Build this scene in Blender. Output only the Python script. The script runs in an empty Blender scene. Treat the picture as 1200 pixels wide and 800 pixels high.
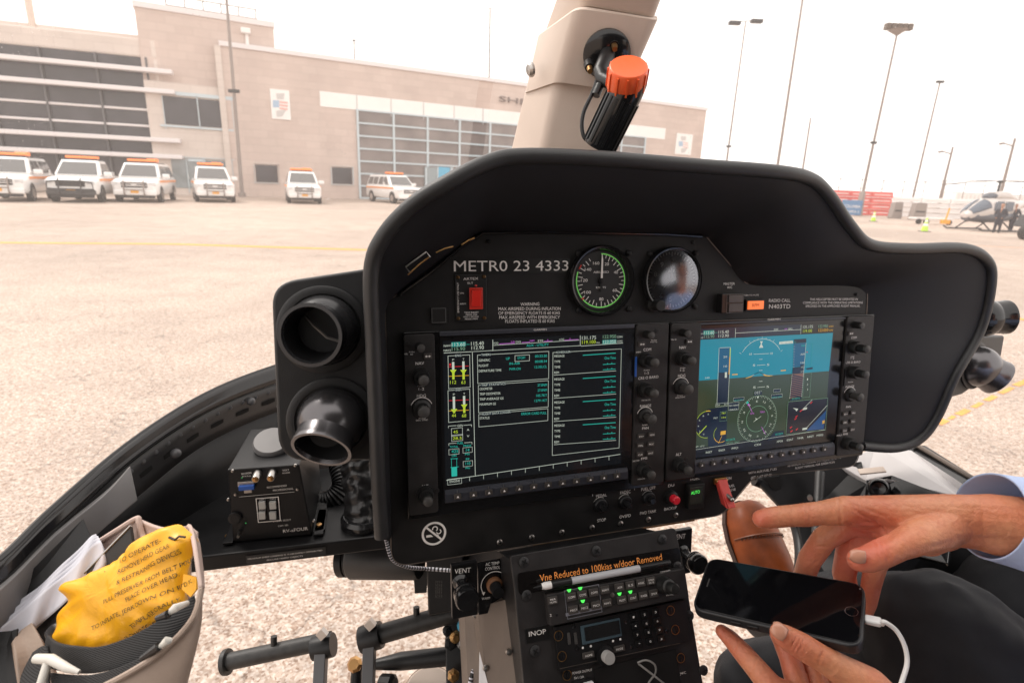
import bpy, bmesh, math, random
from mathutils import Vector, Matrix, noise
random.seed(7)
V = Vector
rad = math.radians
# ------------------------------------------------------------------ camera
FPX = 647.0                     # focal length in pixels of the 1200 px wide photograph
CAMH = 1.70
_dn = V((-0.0388 * 2300, 2300, 647)).normalized()
_Z = -_dn
_f = V((0, 0, 1))
_Y = (_f - _f.dot(_Z) * _Z).normalized()
_X = _Y.cross(_Z)
def D(p):                       # camera-space direction (x right, y down, z forward) to world
    p = V(p)
    return V((_X.dot(p), _Y.dot(p), _Z.dot(p)))
CAM = V((0, 0, CAMH))
scene = bpy.context.scene
cd = bpy.data.cameras.new("camera")
cam = bpy.data.objects.new("camera", cd)
scene.collection.objects.link(cam)
cx_, cy_, cz_ = D((1, 0, 0)), D((0, -1, 0)), D((0, 0, -1))
cam.matrix_world = Matrix(((cx_.x, cy_.x, cz_.x, CAM.x), (cx_.y, cy_.y, cz_.y, CAM.y), (cx_.z, cy_.z, cz_.z, CAM.z), (0, 0, 0, 1)))
cd.sensor_width = 36
cd.lens = FPX * 36 / 1200
cd.clip_start = 0.02
cd.clip_end = 3000
cd.dof.use_dof = True
cd.dof.focus_distance = 0.62
cd.dof.aperture_fstop = 9.0
scene.camera = cam
# ------------------------------------------------------------------ world, sun, exposure
SUN_EL, SUN_AZ = rad(52), rad(-60)      # azimuth from +Y towards +X
world = bpy.data.worlds.new("World"); scene.world = world
world.use_nodes = True
wn = world.node_tree.nodes; wl = world.node_tree.links
bg = wn["Background"]
sky = wn.new("ShaderNodeTexSky"); sky.sky_type = 'NISHITA'; sky.sun_disc = False
sky.sun_elevation = SUN_EL; sky.sun_rotation = SUN_AZ; sky.dust_density = 4; sky.air_density = 1.2
hs = wn.new("ShaderNodeHueSaturation"); hs.inputs["Saturation"].default_value = 0.08
mx = wn.new("ShaderNodeMix"); mx.data_type = 'RGBA'; mx.inputs[0].default_value = 0.80
mx.inputs[7].default_value = (15.5, 14.6, 13.9, 1)      # the even overcast cloud layer
wl.new(sky.outputs[0], hs.inputs["Color"]); wl.new(hs.outputs[0], mx.inputs[6]); wl.new(mx.outputs[2], bg.inputs["Color"])
bg.inputs["Strength"].default_value = 0.10
sd = bpy.data.lights.new("sun", 'SUN'); sd.energy = 1.5; sd.angle = rad(14); sd.color = (1, .93, .85)
so = bpy.data.objects.new("sun", sd); scene.collection.objects.link(so)
sdir = V((math.sin(SUN_AZ) * math.cos(SUN_EL), math.cos(SUN_AZ) * math.cos(SUN_EL), math.sin(SUN_EL)))
so.rotation_euler = sdir.to_track_quat('Z', 'Y').to_euler()
so.location = (0, 0, 30)
scene.view_settings.view_transform = 'Standard'
scene.view_settings.look = 'None'
scene.view_settings.exposure = 0.50
scene.view_settings.gamma = 1.0
scene.cycles.max_bounces = 8
scene.cycles.transparent_max_bounces = 12
scene.cycles.use_denoising = True

# ------------------------------------------------------------------ geometry helpers
def ray(px, py): return D(((px - 600) / FPX, (py - 400) / FPX, 1))
def C(px, py, d): return CAM + ray(px, py) * d
def G(px, py):
    r = ray(px, py); return CAM + r * (CAM.z / -r.z)
def AY(px, py, y):
    r = ray(px, py); return CAM + r * (y / r.y)
def AZ(px, py, z):
    r = ray(px, py); return CAM + r * ((z - CAM.z) / r.z)

class Frame:
    def __init__(s, o, a, b, c=None):
        s.o = V(o); s.a = V(a).normalized(); b = V(b); s.b = (b - b.dot(s.a) * s.a).normalized(); s.c = s.a.cross(s.b)
    def mat(s):
        return Matrix(((s.a.x, s.b.x, s.c.x, s.o.x), (s.a.y, s.b.y, s.c.y, s.o.y), (s.a.z, s.b.z, s.c.z, s.o.z), (0, 0, 0, 1)))
    def pix(s, px, py, h=0.0):
        r = ray(px, py); q = s.o + s.c * h
        t = (q - CAM).dot(s.c) / r.dot(s.c); p = CAM + r * t - s.o
        return V((p.dot(s.a), p.dot(s.b), h))
    def wld(s, p): return s.o + s.a * p[0] + s.b * p[1] + s.c * p[2]
    def loc(s, w):
        p = V(w) - s.o; return V((p.dot(s.a), p.dot(s.b), p.dot(s.c)))
    def at(s, px, py, h=0.0): return Frame(s.wld(s.pix(px, py, h)), s.a, s.b)
def WF(o): return Frame(o, (1, 0, 0), (0, 1, 0))
PF = Frame(CAM + D((.0281, .0722, .6172)), D((.9539, -.0444, .2967)), D((-.0038, -.9907, -.136)))
CF = Frame(C(717, 690, .575), D((.9539, -.0444, .2967)), D((-.10, -.978, .18)))

COL = scene.collection
FR = {}
def setp(o, label=None, cat=None, group=None, kind=None):
    if label: o['label'] = label
    if cat: o['category'] = cat
    if group: o['group'] = group
    if kind: o['kind'] = kind
    return o
def thing(name, label, cat, frame, group=None):
    o = bpy.data.objects.new(name, None); COL.objects.link(o); o.matrix_world = frame.mat(); o.empty_display_size = .05
    FR[o.name] = frame
    return setp(o, label, cat, group)
def copy_tree(o, parent=None):
    c = o.copy(); COL.objects.link(c); c.parent = parent
    for ch in list(o.children): copy_tree(ch, c)
    return c

_txt = {}
def text_mesh(s):
    if s in _txt: return _txt[s]
    cu = bpy.data.curves.new("t", 'FONT'); cu.body = s; cu.size = 1; cu.resolution_u = 3
    ob = bpy.data.objects.new("t", cu); COL.objects.link(ob)
    dg = bpy.context.evaluated_depsgraph_get()
    me = bpy.data.meshes.new_from_object(ob.evaluated_get(dg))
    vs = [v.co.copy() for v in me.vertices]; fs = [tuple(p.vertices) for p in me.polygons]
    bpy.data.objects.remove(ob); bpy.data.meshes.remove(me); bpy.data.curves.remove(cu)
    x0 = min(v.x for v in vs); x1 = max(v.x for v in vs)
    _txt[s] = ([(v.x - x0, v.y) for v in vs], fs, x1 - x0)
    return _txt[s]
CAP = 0.729

class MB:
    def __init__(s): s.v = []; s.f = []; s.mi = []; s.cur = 0; s.sm = []; s.smooth = False
    def m(s, i): s.cur = i; return s
    def add(s, vs, fs, smooth=None):
        n = len(s.v); s.v += [V(p) for p in vs]
        for f in fs: s.f.append(tuple(i + n for i in f)); s.mi.append(s.cur); s.sm.append(s.smooth if smooth is None else smooth)
        return s
    def box(s, x0, y0, z0, x1, y1, z1):
        s.add([(x0, y0, z0), (x1, y0, z0), (x1, y1, z0), (x0, y1, z0), (x0, y0, z1), (x1, y0, z1), (x1, y1, z1), (x0, y1, z1)],
              [(0, 3, 2, 1), (4, 5, 6, 7), (0, 1, 5, 4), (1, 2, 6, 5), (2, 3, 7, 6), (3, 0, 4, 7)], False); return s
    def hexa(s, p):     # 8 points: bottom 4, top 4
        return s.add(p, [(0, 3, 2, 1), (4, 5, 6, 7), (0, 1, 5, 4), (1, 2, 6, 5), (2, 3, 7, 6), (3, 0, 4, 7)], False)
    def prism(s, pts, z0, z1):      # polygon in xy
        n = len(pts)
        s.add([(p[0], p[1], z0) for p in pts] + [(p[0], p[1], z1) for p in pts],
              [tuple(range(n))[::-1], tuple(range(n, 2 * n))] + [(i, (i + 1) % n, n + (i + 1) % n, n + i) for i in range(n)], False); return s
    def rings(s, rs, cap0=True, cap1=True, closed=True, smooth=True):
        n = len(rs[0]); vs = [p for r in rs for p in r]; fs = []
        for k in range(len(rs) - 1):
            for i in range(n if closed else n - 1):
                j = (i + 1) % n
                fs.append((k * n + i, k * n + j, (k + 1) * n + j, (k + 1) * n + i))
        s.add(vs, fs, smooth)
        if cap0: s.add(rs[0], [tuple(range(n))[::-1]], False)
        if cap1: s.add(rs[-1], [tuple(range(n))], False)
        return s
    def lathe(s, prof, o=(0, 0, 0), ax=(0, 0, 1), n=24, sx=(1, 1), smooth=True, cap0=True, cap1=True):   # prof: (r, h)
        o = V(o); ax = V(ax).normalized(); t = V((1, 0, 0)) if abs(ax.x) < .9 else V((0, 1, 0))
        a = ax.cross(t).normalized(); b = ax.cross(a); rs = []
        for r, h in prof:
            rs.append([o + ax * h + (a * math.cos(6.28318530718 * i / n) + b * math.sin(6.28318530718 * i / n)) * max(r, 1e-5) for i in range(n)])
        return s.rings(rs, cap0, cap1, True, smooth)
    def cyl(s, p0, p1, r0, r1=None, n=16, smooth=True):
        p0 = V(p0); p1 = V(p1); L = (p1 - p0).length
        return s.lathe([(r0, 0), (r0 if r1 is None else r1, L)], p0, p1 - p0, n, smooth=smooth)
    def sphere(s, c, r, n=16, sc=(1, 1, 1)):
        c = V(c); rs = []
        for k in range(n // 2 + 1):
            th = math.pi * k / (n // 2)
            rs.append([c + V((r * sc[0] * math.sin(th) * math.cos(6.2831853 * i / n), r * sc[1] * math.sin(th) * math.sin(6.2831853 * i / n), r * sc[2] * math.cos(th))) for i in range(n)])
        return s.rings(rs, False, False)
    def tube(s, pts, r, n=8, caps=True):
        pts = [V(p) for p in pts]; rr = r if isinstance(r, (list, tuple)) else [r] * len(pts)
        rs = []; up = None
        for i, p in enumerate(pts):
            t = (pts[min(i + 1, len(pts) - 1)] - pts[max(i - 1, 0)]).normalized()
            if up is None: up = t.orthogonal().normalized()
            up = (up - up.dot(t) * t).normalized(); b = t.cross(up)
            rs.append([p + (up * math.cos(6.2831853 * k / n) + b * math.sin(6.2831853 * k / n)) * rr[i] for k in range(n)])
        return s.rings(rs, caps, caps)
    def patch(s, rows, smooth=True):
        n = len(rows[0]); vs = [p for r in rows for p in r]; fs = []
        for k in range(len(rows) - 1):
            for i in range(n - 1): fs.append((k * n + i, k * n + i + 1, (k + 1) * n + i + 1, (k + 1) * n + i))
        return s.add(vs, fs, smooth)
    # --- drawing on a frame, positions in photograph pixels
    def ln(s, F, A, B, w, z=0.0):
        a = F.pix(*A, z); b = F.pix(*B, z); d = (b - a)
        if d.length < 1e-6: return s
        nrm = V((-d.y, d.x, 0)).normalized() * w / 2
        return s.add([a - nrm, b - nrm, b + nrm, a + nrm], [(0, 1, 2, 3)], False)
    def fill(s, F, pts, z=0.0):
        p = [F.pix(*q, z) for q in pts]; return s.add(p, [tuple(range(len(p)))], False)
    def rect(s, F, A, B, z=0.0):
        a = F.pix(*A, z); b = F.pix(*B, z)
        return s.add([(a.x, a.y, z), (b.x, a.y, z), (b.x, b.y, z), (a.x, b.y, z)], [(0, 1, 2, 3)], False)
    def orect(s, F, A, B, w, z=0.0):
        a = F.pix(*A, z); b = F.pix(*B, z)
        x0, x1 = sorted((a.x, b.x)); y0, y1 = sorted((a.y, b.y)); h = w / 2
        for (p, q, r_, t) in ((x0 - h, y0 - h, x1 + h, y0 + h), (x0 - h, y1 - h, x1 + h, y1 + h), (x0 - h, y0 + h, x0 + h, y1 - h), (x1 - h, y0 + h, x1 + h, y1 - h)):
            s.add([(p, q, z), (r_, q, z), (r_, t, z), (p, t, z)], [(0, 1, 2, 3)], False)
        return s
    def bx(s, F, A, B, z0, z1, r=0.0):      # box from pixel corners
        a = F.pix(*A, z0); b = F.pix(*B, z0); x0, x1 = sorted((a.x, b.x)); y0, y1 = sorted((a.y, b.y))
        if r: return s.prism(rpoly([(x0, y0), (x1, y0), (x1, y1), (x0, y1)], r), z0, z1)
        return s.box(x0, y0, z0, x1, y1, z1)
    def arc(s, F, c, r, a0, a1, w, z=0.0, n=40, local=None):
        o = local if local is not None else F.pix(*c, z)
        pts = []
        for i in range(n + 1):
            t = rad(a0 + (a1 - a0) * i / n); pts.append((math.cos(t), math.sin(t)))
        vs = [(o[0] + x * (r - w / 2), o[1] + y * (r - w / 2), z) for x, y in pts] + [(o[0] + x * (r + w / 2), o[1] + y * (r + w / 2), z) for x, y in pts]
        return s.add(vs, [(i, i + 1, n + 2 + i, n + 1 + i) for i in range(n)], False)
    def disc(s, F, c, r, z=0.0, n=32, local=None):
        o = local if local is not None else F.pix(*c, z)
        return s.add([(o[0] + r * math.cos(6.2831853 * i / n), o[1] + r * math.sin(6.2831853 * i / n), z) for i in range(n)], [tuple(range(n))], False)
    def txt(s, F, st, A, B, h, z=0.0):   # baseline from A to B (pixels), cap height h in pixels
        vs, fs, w = text_mesh(st); a = F.pix(*A, z); b = F.pix(*B, z); d = b - a
        t = F.pix(A[0], A[1] - h, z); hh = abs(t.y - a.y) / CAP
        ux = d / w; n_ = V((-d.y, d.x, 0)).normalized() * hh
        s.add([a + ux * x + n_ * y for x, y in vs], fs, False); return s
    def ltxt(s, st, x, y, w, h, z=0.0, rot=0):   # local: lower left, width, cap height
        vs, fs, tw = text_mesh(st); k = w / tw; hh = h / CAP; c_, s_ = math.cos(rot), math.sin(rot)
        s.add([(x + (p * k) * c_ - q * hh * s_, y + (p * k) * s_ + q * hh * c_, z) for p, q in vs], fs, False); return s
    def build(s, name, mats, parent=None, bevel=0, seg=2, world=False, solid=0, sub=0, auto=False):
        me = bpy.data.meshes.new(name)
        vs = s.v
        if world and parent is not None:
            root = parent
            while root.parent is not None: root = root.parent
            f = FR[root.name]; vs = [f.loc(p) for p in s.v]
        me.from_pydata([tuple(p) for p in vs], [], s.f)
        if not isinstance(mats, (list, tuple)): mats = [mats]
        for m_ in mats: me.materials.append(m_)
        me.polygons.foreach_set("material_index", s.mi)
        me.polygons.foreach_set("use_smooth", s.sm)
        me.update()
        if any(s.sm): me.set_sharp_from_angle(angle=rad(38))
        o = bpy.data.objects.new(name, me); COL.objects.link(o); o.parent = parent
        if solid:
            md = o.modifiers.new("s", 'SOLIDIFY'); md.thickness = solid; md.offset = 0
        if bevel:
            md = o.modifiers.new("b", 'BEVEL'); md.width = bevel; md.segments = seg; md.limit_method = 'ANGLE'; md.angle_limit = rad(40); md.harden_normals = False
        if sub:
            md = o.modifiers.new("u", 'SUBSURF'); md.levels = sub; md.render_levels = sub
        return o

def rpoly(pts, r, n=5):
    out = []; N = len(pts)
    for i in range(N):
        p = V((*pts[i][:2], 0)); a = V((*pts[i - 1][:2], 0)); b = V((*pts[(i + 1) % N][:2], 0))
        rr = r[i] if isinstance(r, (list, tuple)) else r
        u = (a - p); w = (b - p); lu, lw = u.length, w.length; u /= lu; w /= lw
        if rr <= 0: out.append((p.x, p.y)); continue
        ang = math.acos(max(-1, min(1, u.dot(w)))); t = min(rr / math.tan(ang / 2), lu * .48, lw * .48)
        q0 = p + u * t; q1 = p + w * t
        for k in range(n + 1):
            s_ = k / n; q = q0 * (1 - s_) ** 2 + p * 2 * s_ * (1 - s_) + q1 * s_ ** 2
            out.append((q.x, q.y))
    return out
def spline(pts, n):     # Catmull-Rom through tuples
    out = []; N = len(pts); P = [pts[0]] + list(pts) + [pts[-1]]
    for i in range(N - 1):
        p0, p1, p2, p3 = P[i], P[i + 1], P[i + 2], P[i + 3]
        for k in range(n):
            t = k / n
            out.append(tuple(.5 * (2 * b + (c - a) * t + (2 * a - 5 * b + 4 * c - d) * t * t + (-a + 3 * b - 3 * c + d) * t ** 3) for a, b, c, d in zip(p0, p1, p2, p3)))
    out.append(tuple(pts[-1])); return out

def blob(name, caps, voxel, it, mat, parent, seg=2):
    """one continuous surface grown from tapered limbs (p0, r0, p1, r1) in world coordinates"""
    bm = bmesh.new()
    for p0, r0, p1, r1 in caps:
        b2 = bmesh.new()
        bmesh.ops.create_icosphere(b2, subdivisions=seg, radius=r0, matrix=Matrix.Translation(V(p0)))
        bmesh.ops.create_icosphere(b2, subdivisions=seg, radius=r1, matrix=Matrix.Translation(V(p1)))
        bmesh.ops.delete(b2, geom=b2.edges[:], context='EDGES_FACES')
        bmesh.ops.convex_hull(b2, input=b2.verts[:])
        bmesh.ops.delete(b2, geom=[v for v in b2.verts if not v.link_faces], context='VERTS')
        m2 = bpy.data.meshes.new("c")
        b2.to_mesh(m2); bm.from_mesh(m2); b2.free(); bpy.data.meshes.remove(m2)
    root = parent
    if parent is not None:
        while root.parent is not None: root = root.parent
        f = FR[root.name]
        bm.transform(f.mat().inverted())
    me = bpy.data.meshes.new("raw"); bm.to_mesh(me); bm.free()
    ob = bpy.data.objects.new("raw", me); COL.objects.link(ob)
    md = ob.modifiers.new("r", 'REMESH'); md.mode = 'VOXEL'; md.voxel_size = voxel; md.use_smooth_shade = True
    if it:
        md = ob.modifiers.new("s", 'SMOOTH'); md.factor = .5; md.iterations = it
    dg = bpy.context.evaluated_depsgraph_get()
    out = bpy.data.meshes.new_from_object(ob.evaluated_get(dg)); out.name = name
    bpy.data.objects.remove(ob); bpy.data.meshes.remove(me)
    out.materials.clear(); out.materials.append(mat)
    out.polygons.foreach_set("use_smooth", [True] * len(out.polygons))
    o = bpy.data.objects.new(name, out); COL.objects.link(o); o.parent = parent
    return o

# ------------------------------------------------------------------ materials
MATS = {}
def mat(name, col, rough=.5, metal=0, bump=0, bscale=800, var=0, vscale=20, coat=0, spec=.5, emit=None, estr=1, sss=0):
    if name in MATS: return MATS[name]
    m = bpy.data.materials.new(name); m.use_nodes = True; nt = m.node_tree; N = nt.nodes; L = nt.links
    p = N["Principled BSDF"]; p.inputs["Base Color"].default_value = (*col, 1); p.inputs["Roughness"].default_value = rough
    p.inputs["Metallic"].default_value = metal; p.inputs["Specular IOR Level"].default_value = spec
    if coat: p.inputs["Coat Weight"].default_value = coat; p.inputs["Coat Roughness"].default_value = .08
    if sss: p.inputs["Subsurface Weight"].default_value = sss; p.inputs["Subsurface Radius"].default_value = (.012, .005, .003); p.inputs["Subsurface Scale"].default_value = 1
    tc = N.new("ShaderNodeTexCoord")
    if bump:
        n = N.new("ShaderNodeTexNoise"); n.inputs["Scale"].default_value = bscale; n.inputs["Detail"].default_value = 3
        b = N.new("ShaderNodeBump"); b.inputs["Strength"].default_value = bump; b.inputs["Distance"].default_value = .001
        L.new(tc.outputs["Object"], n.inputs["Vector"]); L.new(n.outputs["Fac"], b.inputs["Height"]); L.new(b.outputs[0], p.inputs["Normal"])
    if var:
        n = N.new("ShaderNodeTexNoise"); n.inputs["Scale"].default_value = vscale; n.inputs["Detail"].default_value = 5
        r = N.new("ShaderNodeMapRange"); r.inputs[1].default_value = .3; r.inputs[2].default_value = .7; r.inputs[3].default_value = 1 - var; r.inputs[4].default_value = 1 + var
        x = N.new("ShaderNodeVectorMath"); x.operation = 'SCALE'; x.inputs[0].default_value = col
        L.new(tc.outputs["Object"], n.inputs["Vector"]); L.new(n.outputs["Fac"], r.inputs[0]); L.new(r.outputs[0], x.inputs["Scale"]); L.new(x.outputs[0], p.inputs["Base Color"])
        r2 = N.new("ShaderNodeMapRange"); r2.inputs[3].default_value = rough * .85; r2.inputs[4].default_value = min(1, rough * 1.15)
        L.new(n.outputs["Fac"], r2.inputs[0]); L.new(r2.outputs[0], p.inputs["Roughness"])
    if emit: p.inputs["Emission Color"].default_value = (*emit, 1); p.inputs["Emission Strength"].default_value = estr
    MATS[name] = m; return m
def srgb(r, g, b):
    f = lambda c: (c / 255 / 12.92) if c <= 10 else ((c / 255 + .055) / 1.055) ** 2.4
    return (f(r), f(g), f(b))

M_panel = mat("panel_black_paint", (.0125, .0118, .0118), .5, bump=.3, bscale=1500, var=.4, vscale=22, spec=.32)
M_bezel = mat("bezel_dark_grey", (.022, .020, .020), .45, bump=.35, bscale=2500, var=.3, vscale=50, spec=.4)
M_hood = mat("hood_textured_black", (.0145, .0145, .0175), .58, bump=.25, bscale=2200, var=.25, vscale=6, spec=.28)
M_rim = mat("hood_edge_rubber", (.022, .022, .023), .42, bump=.3, bscale=1200, var=.15, vscale=40)
M_gloss = mat("glossy_black_plastic", (.010, .010, .011), .16, bump=.03, bscale=400)
M_knob = mat("knob_rubber", (.012, .012, .012), .42, bump=.1, spec=.4)
M_knobtop = mat("knob_grey_cap", (.05, .048, .046), .5, bump=.1)
M_white = mat("white_marking", (.86, .83, .80), .55)
M_alu = mat("brushed_metal", (.42, .40, .38), .33, metal=1, bump=.1, bscale=500)
M_brass = mat("brass_plating", (.50, .29, .12), .35, metal=1, bump=.2, bscale=900)
M_dark = mat("black_paint_satin", (.010, .010, .011), .4, bump=.15, bscale=900, var=.4, vscale=25, spec=.35)
M_greymetal = mat("grey_structure_paint", (.16, .155, .155), .42, bump=.1, bscale=900, var=.12, vscale=15)
M_key = mat("key_brown_grey", (.050, .044, .040), .5)
M_softbar = mat("softkey_bar_paint", (.050, .053, .066), .35, metal=.3, bump=.15, bscale=2500)
M_red = mat("red_plastic", (.62, .035, .02), .35)
M_redguard = mat("red_guard_paint", (.60, .06, .05), .35, var=.1, vscale=80)
M_orange = mat("orange_plastic", (.86, .13, .035), .35, bump=.1, sss=.1)
M_beige = mat("beige_trim_paint", (.60, .50, .43), .55, bump=.25, bscale=900, var=.05, vscale=12)
M_taupe = mat("taupe_console_paint", (.125, .098, .080), .5, bump=.3, bscale=1500, var=.15, vscale=25)
def emi(name, c, s=1.0, base=(0.01, .01, .01), rough=.15): return mat(name, base, rough, emit=c, estr=s * .68)
E_cyan = emi("screen_cyan", (.04, .70, .56), .6)
E_white = emi("screen_white", (.66, .72, .62), .8)
E_green = emi("screen_lime", (.55, .72, .05), .85)
E_red = emi("screen_red", (.75, .03, .04), .8)
E_mag = emi("screen_magenta", (.62, .15, .70), .8)
E_amber = emi("screen_amber", (.85, .45, .04), .8)
E_black = emi("screen_black", (.006, .008, .011), .6)
E_tint = emi("screen_teal_fill", (.02, .30, .26), .8)
E_sky = emi("screen_sky_blue", (.0, .25, .34), .85)
E_land = emi("screen_ground_olive", (.035, .055, .028), .9)
E_tape = emi("screen_tape_blue", (.0, .095, .19), .9)
E_navy = emi("screen_navy", (.006, .016, .035), .9)
E_map = emi("screen_map_blue", (.01, .07, .20), .9)
E_brown = emi("screen_hatch_brown", (.20, .09, .06), .9)
E_arc = emi("screen_rose_ring", (.20, .36, .24), .9)
E_led = emi("lamp_green", (.10, .95, .12), 1.3)
E_org = emi("lamp_orange", (1.0, .18, .03), 1.1)
E_otext = mat("orange_tape_lettering", (.85, .30, .07), .5, emit=(.85, .30, .07), estr=.12)  # plain tape print, brightened by a faint added glow

def ground_mat():
    m = bpy.data.materials.new("apron_concrete"); m.use_nodes = True; nt = m.node_tree; N = nt.nodes; L = nt.links; p = N["Principled BSDF"]
    tc = N.new("ShaderNodeTexCoord"); p.inputs["Roughness"].default_value = .8; p.inputs["Specular IOR Level"].default_value = .3
    def noise(sc, det=4): n = N.new("ShaderNodeTexNoise"); n.inputs["Scale"].default_value = sc; n.inputs["Detail"].default_value = det; L.new(tc.outputs["Object"], n.inputs["Vector"]); return n.outputs["Fac"]
    def ramp(fac, stops):
        r = N.new("ShaderNodeValToRGB"); e = r.color_ramp.elements
        for i, (ps, c) in enumerate(stops):
            if i < 2: el = e[i]
            else: el = e.new(ps)
            el.position = ps; el.color = (*c, 1) if isinstance(c, tuple) else (c, c, c, 1)
        L.new(fac, r.inputs[0]); return r.outputs[0]
    def mul(a, b, f=1):
        x = N.new("ShaderNodeMix"); x.data_type = 'RGBA'; x.blend_type = 'MULTIPLY'; x.inputs[0].default_value = f; L.new(a, x.inputs[6]); L.new(b, x.inputs[7]); return x.outputs[2]
    v = N.new("ShaderNodeTexVoronoi"); v.inputs["Scale"].default_value = 110; L.new(tc.outputs["Object"], v.inputs["Vector"])
    bw = N.new("ShaderNodeSeparateColor"); L.new(v.outputs["Color"], bw.inputs[0])
    stones = ramp(bw.outputs[0], [(0, (.28, .185, .135)), (.25, (.43, .325, .26)), (.6, (.53, .43, .36)), (1, (.66, .57, .505))])
    base = mul(stones, ramp(noise(26, 6), [(.3, .70), (.68, 1.12)]))
    base = mul(base, ramp(noise(1.3, 7), [(.3, .86), (.62, 1.04)]))
    base = mul(base, ramp(noise(.12, 4), [(.36, .80), (.62, 1.02)]))
    # cracks
    w = N.new("ShaderNodeTexVoronoi"); w.feature = 'DISTANCE_TO_EDGE'; w.inputs["Scale"].default_value = .55
    dn = N.new("ShaderNodeTexNoise"); dn.inputs["Scale"].default_value = 2.2; dn.inputs["Detail"].default_value = 6; L.new(tc.outputs["Object"], dn.inputs["Vector"])
    ad = N.new("ShaderNodeMix"); ad.data_type = 'RGBA'; ad.blend_type = 'ADD'; ad.inputs[0].default_value = .9; L.new(tc.outputs["Object"], ad.inputs[6]); L.new(dn.outputs["Color"], ad.inputs[7]); L.new(ad.outputs[2], w.inputs["Vector"])
    crk = ramp(w.outputs["Distance"], [(.0, .45), (.006, 1.0)])
    base = mul(base, crk, .75)
    L.new(base, p.inputs["Base Color"])
    b = N.new("ShaderNodeBump"); b.inputs["Strength"].default_value = .35; b.inputs["Distance"].default_value = .004; L.new(bw.outputs[0], b.inputs["Height"]); L.new(b.outputs[0], p.inputs["Normal"])
    return m
M_ground = ground_mat()
def block_mat(name, c1, c2, bw_=1.2, bh=.6, mortar=.02):
    m = bpy.data.materials.new(name); m.use_nodes = True; nt = m.node_tree; N = nt.nodes; L = nt.links; p = N["Principled BSDF"]; p.inputs["Roughness"].default_value = .85
    tc = N.new("ShaderNodeTexCoord"); b = N.new("ShaderNodeTexBrick"); b.inputs["Scale"].default_value = 1; b.inputs["Brick Width"].default_value = bw_; b.inputs["Row Height"].default_value = bh; b.inputs["Mortar Size"].default_value = mortar
    b.inputs["Color1"].default_value = (*c1, 1); b.inputs["Color2"].default_value = (*c2, 1); b.inputs["Mortar"].default_value = (c1[0] * .84, c1[1] * .83, c1[2] * .83, 1)
    L.new(tc.outputs["Object"], b.inputs["Vector"])
    n = N.new("ShaderNodeTexNoise"); n.inputs["Scale"].default_value = .35; n.inputs["Detail"].default_value = 6; L.new(tc.outputs["Object"], n.inputs["Vector"])
    x = N.new("ShaderNodeMix"); x.data_type = 'RGBA'; x.blend_type = 'MULTIPLY'; x.inputs[0].default_value = .28; L.new(b.outputs["Color"], x.inputs[6]); L.new(n.outputs["Fac"], x.inputs[7]); L.new(x.outputs[2], p.inputs["Base Color"])
    return m
M_wall = block_mat("facade_tan_block", (.68, .56, .50), (.63, .51, .455))
M_wall2 = block_mat("facade_pale_block", (.74, .65, .59), (.71, .62, .56))
M_glassfar = mat("facade_dark_glass", (.05, .048, .055), .12, var=.25, vscale=.8, spec=.35)
M_louver = mat("louver_white_metal", (.72, .68, .68), .4)
M_bluefr = mat("window_frame_pale_blue", (.50, .58, .62), .45)
M_whitepanel = mat("white_wall_panel", (.82, .80, .78), .5, var=.03, vscale=1)
M_carw = mat("vehicle_white_paint", (.80, .79, .78), .25, coat=.6)
M_carglass = mat("vehicle_dark_glass", (.10, .10, .10), .08, spec=.8)
M_carblack = mat("vehicle_black_plastic", (.03, .03, .032), .5)
M_tire = mat("tyre_rubber", (.025, .025, .025), .8)
M_chrome = mat("vehicle_chrome", (.6, .6, .6), .2, metal=1)
M_stripe = mat("vehicle_orange_stripe", (.85, .27, .04), .4)
M_beacon = mat("beacon_orange_lens", (.90, .22, .05), .3, emit=(1, .22, .04), estr=.35)
M_lens = mat("headlamp_lens", (.65, .65, .65), .1)
M_pole = mat("galvanised_pole", (.26, .22, .20), .6, var=.1, vscale=1)
M_yellow = mat("yellow_road_paint", (.80, .31, .05), .7, var=.15, vscale=6)
M_paintw = mat("white_road_paint", (.72, .68, .64), .7, var=.15, vscale=6)
M_skin = None
# ================================================================== THE APRON
mb = MB(); mb.add([(-600, -600, 0), (600, -600, 0), (600, 900, 0), (-600, 900, 0)], [(0, 1, 2, 3)])
setp(mb.build("ground", M_ground), kind='structure')
def strip(name, pts, w, m, z):
    mb = MB(); P = [V((p.x, p.y, z)) for p in pts]; rs = []
    for i, p in enumerate(P):
        t = (P[min(i + 1, len(P) - 1)] - P[max(i - 1, 0)]).normalized(); n = V((-t.y, t.x, 0)) * w / 2
        rs.append([p - n, p + n])
    mb.patch(rs, False); return setp(mb.build(name, m), kind='structure')
strip("road_marking", [G(-60, 284), G(200, 286), G(430, 293)], .36, M_yellow, .004)
strip("road_marking", [G(1160, 370), G(1260, 381)], .22, M_yellow, .004)
strip("road_marking", [G(1040, 284), G(1130, 287.5), G(1210, 291)], .12, M_stripe, .004)
pts = [G(1098, 497), G(1140, 477), G(1166, 464), G(1215, 440)]
for a_, b_, w_ in (((1099, 497), (1109, 492), .05), ((1112, 491), (1118, 487.5), .03), ((1122, 486), (1134, 480), .055), ((1140, 477.5), (1150, 472), .04), ((1155, 469.5), (1166, 464), .05), ((1172, 461), (1186, 454), .045), ((1190, 452), (1215, 440), .06)): strip("road_marking", [G(*a_), G((a_[0] + b_[0]) / 2, (a_[1] + b_[1]) / 2 + .6), G(*b_)], w_, M_yellow, .004)
for px in (48, 132, 208, 388, 445):
    a = G(px, 232); b = a + V((1.2, -5.0, 0)); strip("parking_line", [a, b], .14, M_paintw, .004)

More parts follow.
